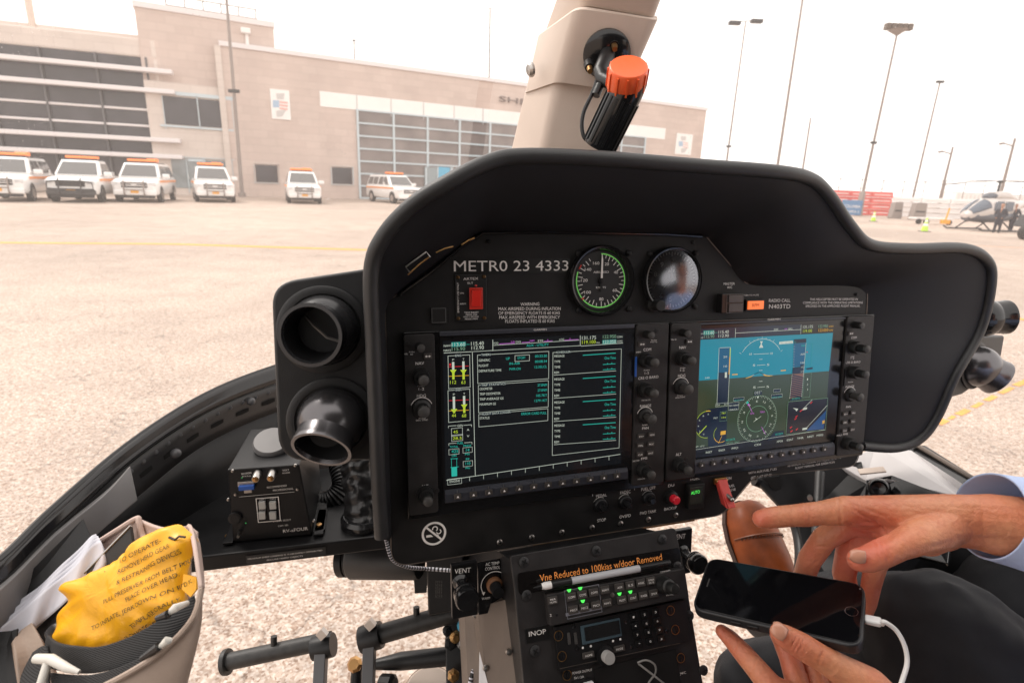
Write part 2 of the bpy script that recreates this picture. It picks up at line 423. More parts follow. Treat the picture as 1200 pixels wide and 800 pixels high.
# ================================================================== THE TERMINAL BUILDING
def at_hor(px, Y): r = ray(px, 230); return V((r.x / r.y * Y, Y, 0))
A1 = at_hor(275, 48); B1 = at_hor(828, 74)
FM = Frame(A1, B1 - A1, (0, 0, 1))                  # main facade, c towards the apron
wd = rad(69.5); A0 = at_hor(200, 46.3)
FW_ = Frame(A0, (math.sin(wd), math.cos(wd), 0), (0, 0, 1))
bld = thing("terminal_building", "long tan block airport terminal with louvred dark glass wing and tall gridded windows", "building", FM)
def fbox(F, P, A, B, z0, z1, name, m, bev=0, parent=bld):
    """box given by pixel corners on the facade plane F, written into the building's own frame"""
    a = F.pix(*A); b = F.pix(*B); x0, x1 = sorted((a.x, b.x)); y0, y1 = sorted((a.y, b.y))
    P.hexa([FM.loc(F.wld(q)) for q in ((x0, y0, z0), (x1, y0, z0), (x1, y1, z0), (x0, y1, z0), (x0, y0, z1), (x1, y0, z1), (x1, y1, z1), (x0, y1, z1))])
def Fz(F, px, py): return F.pix(px, py)
ztop = Fz(FM, 290, 58).y; xend = Fz(FM, 828, 130).x
ztw = Fz(FM, 250, 20).y; xtw0 = Fz(FM, 156, 5).x; xtw1 = Fz(FM, 321, 28).x
mb = MB(); mb.box(0, 0, -25, xend, ztop, 0)
mb.build("wall", M_wall, bld)
mb = MB(); mb.box(-.1, ztop, -25.1, xend + .1, ztop + .35, .12); mb.build("parapet_cap", M_louver, bld)
mb = MB(); mb.box(xtw0, 0, -20, -.02, ztw, -.5); mb.box(-.02, ztop + .35, -20, xtw1, ztw, -.5); mb.build("wall", M_wall, bld)['label'] = "taller tan wall rising behind the glass wing"
mb = MB(); mb.box(xtw0 - .1, ztw, -20, xtw1 + .1, ztw + .4, -.4); mb.build("parapet_cap", M_louver, bld)
mb = MB(); t0 = Fz(FM, 170, 2); 
for i in range(6): mb.tube([(xtw0 + 2 + i * 1.3, ztw + .4, -3), (xtw0 + 2 + i * 1.3, ztw + 1.7, -3)], .05)
for h in (1.0, 1.7): mb.tube([(xtw0 + 2, ztw + h, -3), (xtw0 + 8.6, ztw + h, -3)], .05)
mb.build("roof_railing", M_pole, bld)
# pale lower band in front of the tower wall, with window band and door
zb = Fz(FM, 235, 100).y
mb = MB(); mb.box(xtw0, 0, -.5, -.05, zb, -.12); mb.build("lower_wall", M_wall2, bld)
mb = MB()
fbox(FM, mb, (190, 112), (274, 151), -.1, -.06, "", None); w_ = mb.build("window", M_glassfar, bld)
mb = MB()
for A, B in (((188, 110), (274, 114)), ((188, 148), (274, 152)), ((190, 112), (194, 151)), ((231, 112), (234, 151)), ((271, 112), (274, 151))): fbox(FM, mb, A, B, -.12, .02, "", None)
mb.build("frame", M_bluefr, w_)
mb = MB(); fbox(FM, mb, (200, 186), (275, 222), -.1, -.06, "", None); w_ = mb.build("window", mat("lobby_glass", (.22, .25, .26), .15, var=.3, vscale=.6), bld)
mb = MB()
for A, B in (((218, 184), (222, 226)), ((239, 186), (242, 226)), ((220, 186), (241, 190)), ((272, 186), (275, 226)), ((200, 184), (275, 187))): fbox(FM, mb, A, B, -.12, .02, "", None)
mb.build("frame", M_bluefr, w_)
# glass wing with louvres
gl0 = Fz(FW_, -320, 40).x; gz = Fz(FW_, 120, 63).y; g1 = Fz(FW_, 182, 100).x
pz = Fz(FW_, 150, 44).y; gs = Fz(FW_, 100, 196).y
def wb(mb, x0, y0, z0, x1, y1, z1):
    mb.hexa([FM.loc(FW_.wld(q)) for q in ((x0, y0, z0), (x1, y0, z0), (x1, y1, z0), (x0, y1, z0), (x0, y0, z1), (x1, y0, z1), (x1, y1, z1), (x0, y1, z1))])
mb = MB(); wb(mb, gl0, gz, -14, g1 + .35, pz, .1); wb(mb, g1, 0, -14, g1 + .35, gz, .1); mb.build("parapet_wall", M_wall2, bld, bevel=.12)
mb = MB(); wb(mb, gl0, 0, -14, g1, gz, 0); mb.build("glass_wall", M_glassfar, bld)
mb = MB()
for px, py in ((100, 78), (100, 102), (100, 123.5), (100, 143), (100, 160.5), (100, 180)):
    y = Fz(FW_, px, py).y; big = py in (78, 102, 160.5, 180)
    mb = MB(); wb(mb, gl0, y - .12, .25 if big else .0, g1 + (1.4 if big else 0), y + (.20 if big else .06), .95 if big else .18)
    mb.build("louver", M_louver, bld, bevel=.05)
mb = MB()
for px in (-60, 0, 62, 125, 182): x = Fz(FW_, px, 150).x; wb(mb, x - .06, .2, 0, x + .06, gz, .28)
mb.build("mullion", mat("mullion_dark", (.10, .10, .105), .5), bld)
# second roof level behind the wing
mb = MB(); wb(mb, gl0, pz - .4, -16, Fz(FW_, 158, 50).x, pz + 1.15, -5.0); mb.build("upper_wall", M_wall2, bld)
# stair rail / stack at the far left roof
mb = MB(); p = FM.loc(FW_.wld((Fz(FW_, 3, 20).x, pz + .4, -5))); mb.tube([p, p + V((0, 3.0, 0))], .25); mb.build("roof_pipe", M_beige, bld)
# small windows
for A, B in (((299, 193), (326, 214)), ((389, 196), (413, 216))):
    mb = MB(); fbox(FM, mb, A, B, -.05, .03, "", None); w_ = mb.build("window", M_glassfar, bld)
    mb = MB(); x0, y0 = A; x1, y1 = B
    for a, b in (((x0 - 1.5, y0 - 1.5), (x1 + 1.5, y0)), ((x0 - 1.5, y1), (x1 + 1.5, y1 + 1.5)), ((x0 - 1.5, y0), (x0, y1)), ((x1, y0), (x1 + 1.5, y1))): fbox(FM, mb, a, b, 0, .1, "", None)
    mb.build("frame", M_bluefr, w_)
# white spandrel band and gridded curtain windows
def bigwin(x0, x1, cols, rows, ytp, ybt, n0):
    za = Fz(FM, n0, ytp).y; zz = .1; xa = Fz(FM, x0, 150).x; xb = Fz(FM, x1, 150).x
    mb = MB(); mb.box(xa, zz, -.1, xb, za, .03); g = mb.build("window", mat("curtain_glass", (.20, .17, .16), .2, var=.25, vscale=.5, spec=.4), bld)
    mb = MB()
    for i in range(cols + 1): x = xa + (xb - xa) * i / cols; mb.box(x - .09, zz, .03, x + .09, za, .18)
    for i in range(rows + 1): y = zz + (za - zz) * i / rows; mb.box(xa - .09, y - .07, .04, xb + .09, y + .07, .16)
    mb.build("frame", M_bluefr, g)
    return xa, xb, za
xa, xb, za = bigwin(419, 640, 6, 7, 129, 225, 420)
zs = Fz(FM, 376, 107).y
mb = MB(); mb.box(Fz(FM, 375, 120).x, Fz(FM, 376, 125).y, 0, Fz(FM, 780, 150).x, zs, .06); mb.build("spandrel_panel", M_whitepanel, bld)
for px in (418, 458, 496, 532, 566):
    mb = MB(); x = Fz(FM, px, 120).x; mb.box(x - .04, zs - 1.5, .05, x + .04, zs, .09); mb.build("panel_seam", mat("seam_grey", (.5, .5, .5), .6), bld)
xa2 = Fz(FM, 700, 150).x; xb2 = Fz(FM, 757, 150).x
mb = MB(); mb.box(xa2, .1, -.1, xb2, za, .03); g = mb.build("window", MATS["curtain_glass"], bld)
mb = MB()
for i in range(3): x = xa2 + (xb2 - xa2) * i / 2; mb.box(x - .09, .1, .03, x + .09, za, .18)
for i in range(8): y = .1 + (za - .1) * i / 7; mb.box(xa2, y - .07, .04, xb2, y + .07, .16)
mb.build("frame", M_bluefr, g)
# entrance door in the curtain window
mb = MB(); fbox(FM, mb, (497, 196), (528, 222), .03, .3, "", None); dr = mb.build("door", mat("lobby_glass_door", (.25, .30, .32), .15), bld)
mb = MB()
for A, B in (((497, 195), (529, 197)), ((497, 196), (499, 222)), ((511, 196), (513, 222)), ((527, 196), (529, 222))): fbox(FM, mb, A, B, .25, .36, "", None)
mb.build("frame", M_bluefr, dr)
mb = MB(); mb.ln(FM, (514, 203), (527, 204), 1.2, .4); mb.build("notice", mat("notice_blue", (.1, .4, .6), .5), dr)
# raised letters
mb = MB()
for ch, x0, x1 in (("SHELTAIR", 585, 668),): mb.txt(FM, ch, (x0, 119), (x1, 130), 7, .12)
mb.build("sign_lettering", mat("dark_letters", (.16, .12, .11), .5), bld, solid=.08)
# roof antennas
mb = MB()
for px, h in ((812, 1.6), (817, 2.0), (822, 2.6)): x = Fz(FM, px, 128).x; mb.tube([(x, ztop + .3, -1), (x, ztop + h, -1)], .12)
mb.build("roof_antenna", M_whitepanel, bld)
mb = MB(); x = Fz(FM, 290, 50).x; mb.box(x - .1, ztop + .35, -.6, x + .15, ztop + 1.5, -.4); mb.box(x - .4, ztop + 1.2, -.6, x + .3, ztop + 1.6, -.1); mb.build("roof_camera", M_whitepanel, bld, bevel=.05)
mb = MB(); mb.box(-.45, 0, 0, 0, ztop, .1); mb.build("corner_pilaster", M_wall2, bld)
# banner with a flag, and a second one at the far end
for (A, B, lab, nm) in (((316, 104), (341, 141), "white banner with a faded flag on the tan wall left of the gridded windows", 1), ((793, 156), (809, 182), "small pale poster near the far right end of the tan building", 2)):
    o = thing("wall_banner", lab, "banner", Frame(FM.wld(FM.pix(A[0], B[1])), FM.a, FM.b), group="banners on the terminal wall")
    f2 = FR[o.name]; mb = MB(); mb.bx(f2, A, B, .02, .08); mb.build("sheet", M_whitepanel, o)
    mb = MB(); w = B[0] - A[0]; h = B[1] - A[1]
    bl = mat("print_pale_blue", (.36, .48, .62), .6); rd = mat("print_pale_red", (.72, .40, .36), .6); gy = mat("print_pale_grey", (.55, .53, .52), .6)
    x0, y0 = A
    mb.m(0).fill(f2, [(x0 + w * .15, y0 + h * .36), (x0 + w * .45, y0 + h * .38), (x0 + w * .45, y0 + h * .6), (x0 + w * .15, y0 + h * .6)], .09)
    for k in range(3): mb.m(1).ln(f2, (x0 + w * .46, y0 + h * (.42 + .1 * k)), (x0 + w * .85, y0 + h * (.46 + .1 * k)), .05 * (3 if nm == 1 else 2), .092)
    mb.m(2).fill(f2, [(x0 + w * .3, y0 + h * .15), (x0 + w * .7, y0 + h * .15), (x0 + w * .66, y0 + h * .34), (x0 + w * .34, y0 + h * .34)], .091)
    mb.m(2).fill(f2, [(x0 + w * .3, y0 + h * .7), (x0 + w * .8, y0 + h * .66), (x0 + w * .6, y0 + h * .88), (x0 + w * .34, y0 + h * .9)], .091)
    mb.build("print", [bl, rd, gy], o)
# vehicles seen parked beyond are part of the lobby view; utility box by the pole foot
o = thing("utility_box", "tan utility cabinet at the foot of the light pole by the wall", "utility box", WF(G(287, 228)))
mb = MB(); mb.box(-.5, -.3, 0, .5, .3, 1.0); mb.build("cabinet", M_beige, o, bevel=.03); mb = MB(); mb.box(-.56, -.36, 1.0, .56, .36, 1.06); mb.build("lid", M_wall2, o)

# ================================================================== LIGHT POLES
def pole(base, toppix, r, label, head, group="apron poles", extra=()):
    r_ = ray(*toppix); Y = base.y; top = CAM + r_ * (Y / r_.y)
    o = thing("light_pole" if head else "utility_pole", label, "pole", WF(base), group=group)
    h = top.z; lean = V((top.x - base.x, 0, 0)) * .45
    mb = MB(); mb.tube([(0, 0, 0), V((0, 0, h)) + lean], [r, r * .6], 8); mb.build("shaft", M_pole, o)
    mb = MB(); mb.tube([(0, 0, 0), (0, 0, .35)], r * 1.9, 8); mb.build("base_flange", M_pole, o)
    T = V((0, 0, h)) + lean
    if head == 'twin':
        mb = MB(); mb.tube([T + V((-1.2, 0, 0)), T + V((1.2, 0, .2))], .06); mb.build("arm", M_pole, o)
        for sx in (-1, 1):
            mb = MB(); mb.box(T.x + sx * 1.4 - .75, -.35, T.z - .25 + sx * .15, T.x + sx * 1.4 + .75, .35, T.z + .2 + sx * .15); mb.build("floodlight", M_carblack, o, bevel=.08)
    if head == 'cluster':
        mb = MB(); mb.lathe([(.15, -.6), (.9, -.1)], T, n=10); mb.build("bracket", M_pole, o)
        for k in range(5):
            mb = MB(); x = (k - 2) * .55; mb.box(T.x + x - .24, -.3, T.z - .15, T.x + x + .24, .3, T.z + .45); mb.build("floodlight", mat("flood_bronze", (.10, .07, .05), .5), o, bevel=.06)
    if head == 'small':
        mb = MB(); mb.box(T.x - .45, -.2, T.z - .05, T.x + .45, .2, T.z + .22); mb.build("floodlight", M_carblack, o, bevel=.05)
    if head == 'tee':
        mb = MB(); mb.tube([T + V((-.8, 0, 0)), T + V((.8, 0, .05))], .09); mb.build("crossbar", M_pole, o)
    if head == 'arm':
        mb = MB(); mb.tube([T + V((0, 0, -1)), T + V((-1.4, 0, -.7))], .09); mb.tube([T + V((-1.3, 0, -.7)), T + V((-1.9, 0, -.8))], .15); mb.build("lamp_arm", M_pole, o)
    for z, w in extra:
        mb = MB(); mb.box(-w + lean.x * z / h, -.15, z - .12, w + lean.x * z / h, .15, z + .12); mb.build("bracket", M_carblack, o, bevel=.03)
    return o
pole(G(284, 231) + V((0, 0, 0)), (268, -12), .16, "tall pole standing in front of the tan wall left of the flag banner", None, extra=((8.0, .4),))
pole(G(848, 238) * V((1, 1, 0)) if False else V((at_hor(846, 80).x, 80, 0)), (874, 26), .16, "pole with two floodlights just right of the building", 'twin', extra=((8.0, .35),))
pole(V((at_hor(906, 60).x, 60, 0)), (942, -30), .17, "thick bare pole rising out of the top of the picture", None)
pole(V((at_hor(936, 90).x, 90, 0)), (948, 138), .2, "short pole between the bare pole and the cluster light", None)
pole(V((at_hor(1010, 62).x, 62, 0)), (1056, 34), .16, "pole topped by a bronze cluster of floodlights behind the red barriers", 'cluster', extra=((7.5, .3),))
pole(V((at_hor(1070, 75).x, 75, 0)), (1103, 97), .15, "slim pole with a single small floodlight behind the white barriers", 'small')
pole(V((at_hor(1102, 85).x, 85, 0)), (1118, 172), .22, "short pole with a lamp arm left of the parked helicopter", 'arm')
pole(V((at_hor(1172, 80).x, 80, 0)), (1189, 162), .24, "pole with a lamp arm directly behind the parked helicopter", 'arm')
pole(V((at_hor(571, 150).x, 150, 0)), (572, 10), .28, "distant pole with a crossbar seen above the terminal roof", 'tee')
pole(V((at_hor(419, 150).x, 150, 0)), (418, 48), .28, "distant pole peeping over the roof above the gridded windows", 'small')

# ================================================================== VEHICLES
def vehicle(kind):
    o = thing("parked_car", "proto", "car", WF((0, 0, 0)), group="white service vehicles parked by the terminal")
    # x forward, y left
    L0, L1, W = -2.75, 2.55, 1.0
    zb = 1.18
    def rr(x, hw, z0, z1, tap=.0, n=3):
        pts = []
        prof = [(-hw * .93, z0), (-hw, z0 + .12), (-hw, z1 - .12), (-hw + tap + .05, z1), (hw - tap - .05, z1), (hw, z1 - .12), (hw, z0 + .12), (hw * .93, z0)]
        return [V((x, y, z)) for y, z in prof]
    mb = MB()
    secs = [(2.60, .80, .50, .95, .1), (2.55, .90, .42, 1.02, .08), (2.35, .99, .38, 1.10, .06), (1.25, 1.0, .36, 1.20, .04), (0, 1.0, .36, 1.24, .02), (L0 + .15, 1.0, .38, 1.24, .02), (L0, .93, .48, 1.12, .05)]
    if kind == 'pickup': secs[4] = (0, 1, .36, 1.24, .02)
    mb.rings([rr(*s_) for s_ in secs]); body = mb.build("body", M_carw, o, bevel=.03, sub=0)
    # cabin
    ct = 1.93; back = (-2.55 if kind != 'pickup' else -.75)
    def cab(x0b, x1b, x0t, x1t, z0, z1, hb, ht, g=0):
        return [V((x0b, -hb, z0)), V((x1b, -hb, z0)), V((x1b, hb, z0)), V((x0b, hb, z0)), V((x0t, -ht, z1)), V((x1t, -ht, z1)), V((x1t, ht, z1)), V((x0t, ht, z1))]
    mb = MB(); mb.hexa(cab(back - .12, 1.35, back + .12, .55, 1.2, ct, .94, .76)); mb.build("cabin", M_carw, o, bevel=.09, seg=3)
    # windshield & windows, slightly proud of the cabin
    def quad(p, t=.012):
        a, b, c, d = [V(q) for q in p]; n = (b - a).cross(d - a).normalized() * t
        return [a, b, c, d, a + n, b + n, c + n, d + n]
    def lerp(a, b, t): return a + (b - a) * t
    f0, f1, f2, f3 = V((1.35, -.94, 1.2)), V((1.35, .94, 1.2)), V((.55, .76, ct)), V((.55, -.76, ct))
    mb = MB(); mb.hexa(quad([lerp(lerp(f0, f1, .07), lerp(f3, f2, .07), .08), lerp(lerp(f0, f1, .93), lerp(f3, f2, .93), .08), lerp(lerp(f0, f1, .92), lerp(f3, f2, .92), .86), lerp(lerp(f0, f1, .08), lerp(f3, f2, .08), .86)]))
    mb.build("windscreen", M_carglass, o)
    for sy in (-1, 1):
        def P(x, z):
            t = (z - 1.2) / (ct - 1.2); return V((x, sy * (.94 + (.76 - .94) * t), z))
        wins = [((.95, 1.27), (.10, 1.27), (.10, 1.80), (.50, 1.80)), ((.02, 1.27), (-.68, 1.27), (-.60, 1.80), (.02, 1.80))]
        if kind != 'pickup': wins += [((-.82, 1.27), (-1.55, 1.27), (-1.5, 1.80), (-.78, 1.80)), ((-1.65, 1.27), (-2.45, 1.27), (-2.3, 1.78), (-1.6, 1.80))]
        for w in wins:
            q = [P(*k) for k in w]; q = q if sy < 0 else q[::-1]
            mb = MB(); mb.hexa(quad(q[::-1] if (q[1] - q[0]).cross(q[3] - q[0]).y * sy < 0 else q)); mb.build("side_window", M_carglass, o)
        mb = MB(); mb.box(-2.6, sy * 1.005 - .006, 1.02, 1.9, sy * 1.005 + .006, 1.10); mb.box(-2.6, sy * 1.003 - .004, .98, 1.9, sy * 1.003 + .004, 1.0); mb.build("side_stripe", M_stripe, o)
        mb = MB(); mb.box(.75, sy * 1.08 - .12, 1.20, .95, sy * 1.08 + .16 * sy + .06, 1.42); mb.build("mirror", M_carw, o, bevel=.04)
        for x in (1.65, -1.75):
            mb = MB(); mb.cyl((x, sy * .80, .38), (x, sy * 1.01, .38), .385, n=20); w = mb.build("wheel", M_tire, o, bevel=.02)
            mb = MB(); mb.cyl((x, sy * 1.0, .38), (x, sy * 1.02, .38), .235, n=16); mb.build("rim", M_chrome, w)
            mb = MB()
            a = [(x + .46 * math.cos(t), .38 + .46 * math.sin(t)) for t in [math.pi * k / 10 for k in range(11)]]
            mb.add([(p, sy * .9, q) for p, q in a] + [(p, sy * 1.004, q) for p, q in a], [(i, i + 1, 12 + i, 11 + i) for i in range(10)]); mb.add([(p, sy * 1.004, q) for p, q in a], [tuple(range(11))], False)
            mb.build("wheel_arch", M_carblack, o)
        mb = MB(); mb.box(2.42, sy * .78 - .17, .82, 2.60, sy * .78 + .13, 1.0); mb.build("headlight", M_lens, o, bevel=.03)
        mb = MB(); mb.box(2.53, sy * .72 - .1, .5, 2.64, sy * .72 + .1, .58); mb.build("fog_light", mat("amber_fog_lens", (.8, .55, .08), .2), o, bevel=.01)
    mb = MB(); mb.box(2.5, -.56, .72, 2.615, .56, .99); gr = mb.build("grille", M_carblack if kind != 'pickup' else M_carblack, o, bevel=.02)
    mb = MB(); mb.box(2.6, -.54, .80, 2.635, .54, .85); mb.box(2.6, -.54, .90, 2.635, .54, .93); mb.box(2.61, -.12, .81, 2.645, .12, .91); mb.build("grille_bar", M_chrome if kind != 'pickup' else M_carblack, gr)
    mb = MB(); mb.box(2.45, -.92, .36, 2.66, .92, .60); mb.build("bumper", M_carw if kind != 'pickup' else M_carblack, o, bevel=.05)
    mb = MB(); mb.box(2.3, -.8, .22, 2.5, .8, .38); mb.build("air_dam", M_carblack, o, bevel=.03)
    mb = MB(); mb.box(2.66, -.17, .46, 2.675, .17, .60); mb.build("number_plate", mat("plate_amber", (.85, .40, .05), .5), o)
    if kind != 'compact':
        mb = MB()
        for sy in (-.42, .42): mb.tube([(2.62, sy, .35), (2.78, sy, .45), (2.76, sy, 1.0), (2.62, sy, 1.08)], .035)
        for z in (.62, .98): mb.tube([(2.77, -.42, z), (2.77, .42, z)], .03)
        if kind == 'pickup':
            for sy in (-1, 1):
                mb.tube([(2.77, sy * .42, .98), (2.7, sy * .85, .92), (2.7, sy * .88, .62), (2.77, sy * .42, .6)], .035)
            mb.box(2.64, -.9, .38, 2.74, .9, .56)
        mb.build("push_bar", M_carblack if kind == 'pickup' else M_pole, o)
    # light bar with stand
    mb = MB(); mb.box(-.1, -.62, ct + .02, .22, .62, ct + .09); lb = mb.build("light_bar_base", M_carblack, o, bevel=.01)
    mb = MB(); mb.box(-.1, -.66, ct + .09, .22, .66, ct + .20); mb.build("light_bar_lens", M_beacon, lb, bevel=.03)
    if kind == 'suv':
        mb = MB(); mb.box(-.75, .1, ct + .08, -.4, .6, ct + .26); mb.build("beacon", M_beacon, lb, bevel=.03)
    if kind == 'pickup':
        mb = MB(); mb.box(-2.7, -.95, 1.24, -.8, -.88, 1.34); mb.box(-2.7, .88, 1.24, -.8, .95, 1.34); mb.build("bed_rail", M_carblack, o)
    if kind != 'pickup':
        mb = MB(); 
        for sy in (-.6, .6): mb.tube([(.3, sy, ct + .04), (-2.2, sy, ct + .04)], .02)
        mb.build("roof_rail", M_carblack, o)
    return o
protos = {}
cars = [ # px centre of front, ground py, heading offset deg, kind, scale, label
    (0, 235, 15, 'suv', 1, "white utility vehicle cut off by the left edge of the picture"),
    (86, 236, 15, 'pickup', 1, "white pickup truck with a big black front bumper guard"),
    (160, 236, 12, 'suv', 1, "white utility vehicle with orange stripe right beside the pickup truck"),
    (254, 236, -3, 'suv', 1, "white utility vehicle seen head on, directly before the tall pole and glass door"),
    (358, 237.5, -3, 'suv', .97, "white utility vehicle seen head on between the two small square windows"),
    (482, 238, -28, 'compact', 1, "white utility vehicle turned to its left in front of the gridded windows"),
]
for px, py, hd, kd, sc, lab in cars:
    if kd not in protos: o = protos[kd] = vehicle(kd)
    else: o = copy_tree(protos[kd])
    g = G(px, py + 1.6); o['label'] = lab
    view = math.atan2(CAM.y - g.y, CAM.x - g.x)         # straight at the camera
    sc *= 1.13
    ang = view - rad(hd)
    fwd = V((math.cos(ang), math.sin(ang), 0)); c = g - fwd * 2.6 * sc
    o.matrix_world = Matrix.Translation((c.x, c.y, 0)) @ Matrix.Rotation(ang, 4, 'Z') @ Matrix.Scale(sc, 4)

# ================================================================== BARRIERS, CONES, FENCE (right)
def yat(px, py): return G(px, py)
p0 = G(965, 250.5); p1 = G(1040, 253); p2 = G(1108, 256.5); p3 = G(1215, 261)
M_rb = mat("barrier_red", (.66, .12, .10), .5, var=.1, vscale=1); M_wb = mat("barrier_white", (.74, .70, .68), .5, var=.06, vscale=1)
def barrier_wall(a, b, n, rows, h, m, lab, cat_group):
    d = (b - a); L = d.length; d.normalize()
    for i in range(n):
        f = Frame(a + d * (L * i / n), d, (0, 0, 1)); w = L / n
        o = thing("traffic_barrier", lab(i), "barrier", f, group=cat_group)
        mb = MB()
        for r in range(rows):
            z = h * r / rows; mb.hexa([(.02, z + .02, -.30), (w - .02, z + .02, -.30), (w - .02, z + h / rows - .02, -.14), (.02, z + h / rows - .02, -.14)] + [(.02, z + .02, .30), (w - .02, z + .02, .30), (w - .02, z + h / rows - .02, .14), (.02, z + h / rows - .02, .14)])
        mb.build("shell", m, o, bevel=.03)
        mb = MB()
        for r in range(rows): z = h * (r + .5) / rows; mb.box(.3, z - .06, .20, w - .3, z + .03, .26)
        mb.build("rib", M_wb, o)
ords = ["first", "second", "third", "fourth", "fifth", "sixth"]
hb = AY(1039, 225, p1.y).z
barrier_wall(p0, p1, 3, 4, hb, M_rb, lambda i: "red stacked barrier, %s from the left of the red run" % ords[i], "red barriers")
hw_ = AY(1100, 232, p2.y).z
barrier_wall(p1 + V((.4, .3, 0)), p3, 5, 4, hw_, M_wb, lambda i: "white stacked barrier, %s from the left of the white run" % ords[i], "white barriers")
o = thing("banner_sign", "blue sign board with white lettering leaning before the red barriers", "sign", Frame(G(985, 252.5) + V((0, -.6, 0)), p1 - p0, (0, 0, 1)))
f2 = FR[o.name]; mb = MB(); mb.bx(f2, (984, 251.5), (1011, 235), 0, .06); mb.build("board", mat("sign_blue", (.12, .24, .42), .5), o)
mb = MB(); mb.txt(f2, "COLUMBIA", (989, 243), (1008, 244), 3.5, .07); mb.txt(f2, "HELI", (992, 248.5), (1006, 249.5), 2.5, .07); mb.build("lettering", M_white, o)
for (x0, x1, y0, y1, lab) in ((1042, 1058, 237, 254.5, "grey portable box leaning on the white barriers, nearer the red ones"), (1066, 1086, 238, 256, "wider grey portable box in front of the white barriers"), (1003, 1014, 224, 251.5, "dark grey panel standing right beside the blue sign")):
    g = G((x0 + x1) / 2, y1 + 1.6); f2 = Frame(g, (1, 0, 0), (0, 0, 1))
    o = thing("equipment_box", lab, "box", f2, group="grey boxes by the barriers"); mb = MB(); a = f2.pix(x0, y1); b = f2.pix(x1, y0)
    mb.prism(rpoly([(a.x, 0), (b.x, 0), (b.x - .15, b.y), (a.x + .15, b.y)], .12), -.35, .35); mb.build("case", mat("box_grey", (.30, .26, .24), .7), o)
    mb = MB(); mb.box(a.x + .2, b.y * .45, .35, b.x - .2, b.y * .52, .38); mb.build("strap", M_carblack, o)
for (x, y, lab) in ((1023, 259.5, "lime traffic cone farther from the camera, before the red barriers"), (1083, 271.5, "lime traffic cone nearer the camera, left of the helicopter skid")):
    g = G(x, y); o = thing("traffic_cone", lab, "cone", WF(g), group="lime cones on the apron")
    h = .8; mb = MB(); mb.box(-.24, -.24, 0, .24, .24, .04); mb.build("base", M_carblack, o, bevel=.01)
    mb = MB(); mb.lathe([(.19, .04), (.04, h)], n=16); mb.build("cone_body", mat("cone_lime", (.50, .75, .08), .5), o)
    mb = MB(); mb.lathe([(.135, .34), (.105, .48)], n=16); mb.lathe([(.09, .58), (.07, .68)], n=16); mb.build("reflective_band", M_white, o)
# chain-link fence on the barriers' far side
fa = V((at_hor(955, 78).x, 78, 0)); fb = V((at_hor(1260, 88).x, 88, 0))
o = thing("perimeter_fence", "long mesh fence with posts running behind the barriers and helicopter", "fence", Frame(fa, fb - fa, (0, 0, 1)))
L = (fb - fa).length; mb = MB(); hz = 4.3
for z in (2.0, 3.2, hz): mb.tube([(0, z, 0), (L, z, 0)], .035, 6)
mb.build("rail", M_pole, o)
for k in range(14):
    mb = MB(); mb.tube([(L * k / 13, 0, 0), (L * k / 13, hz + .3, 0)], .05, 6); mb.build("post", M_pole, o)
o = thing("storage_container", "long pale storage container beyond the fence on the far right", "container", Frame(V((at_hor(1120, 95).x, 95, 0)), (1, .1, 0), (0, 0, 1)))
mb = MB(); mb.box(0, 0, -3, 22, 3.4, 0); mb.build("shell", M_whitepanel, o); mb = MB()
for k in range(30): mb.box(.4 + k * .72, .2, 0, .7 + k * .72, 3.2, .06)
mb.build("corrugation", M_wb, o)

# ================================================================== PARKED HELICOPTER
g0 = G(1135, 270); hs_ = 1.0
vx = -1; base = V((g0.x, g0.y, 0))
hd = rad(200); fw = V((math.cos(hd), math.sin(hd), 0)); lf = V((-fw.y, fw.x, 0))
HF = Frame(base - fw * 1.6, fw, (0, 0, 1))       # a forward, b up, c right-hand side
o = thing("parked_helicopter", "small grey and white helicopter parked on skids on the right of the apron", "helicopter", HF)
def ell(x, hy, hz_, zc, n=20, e=2.3):
    out = []
    for i in range(n):
        t = 6.2831853 * i / n; ct, st = math.cos(t), math.sin(t)
        out.append(V((x, zc + hz_ * math.copysign(abs(st) ** (2 / e), st), hy * math.copysign(abs(ct) ** (2 / e), ct))))
    return out
mb = MB(); mb.smooth = True
mb.rings([ell(2.35, .15, .12, .95), ell(2.2, .38, .30, 1.0), ell(1.8, .60, .50, 1.12), ell(1.2, .72, .68, 1.28), ell(.5, .76, .80, 1.38), ell(-.6, .76, .82, 1.40), ell(-1.5, .66, .70, 1.48), ell(-2.3, .40, .42, 1.65), ell(-3.0, .22, .24, 1.78)])
hb_ = mb.build("fuselage", mat("heli_pale_paint", (.58, .53, .50), .3, coat=.4), o)
mb = MB(); mb.rings([ell(2.3, .22, .2, .86), ell(1.9, .56, .36, .95), ell(1.0, .735, .42, .95), ell(-.6, .775, .45, .98), ell(-1.6, .66, .40, 1.05), ell(-2.4, .3, .2, 1.3)]); mb.build("belly", mat("heli_grey_paint", (.10, .11, .13), .35), o)
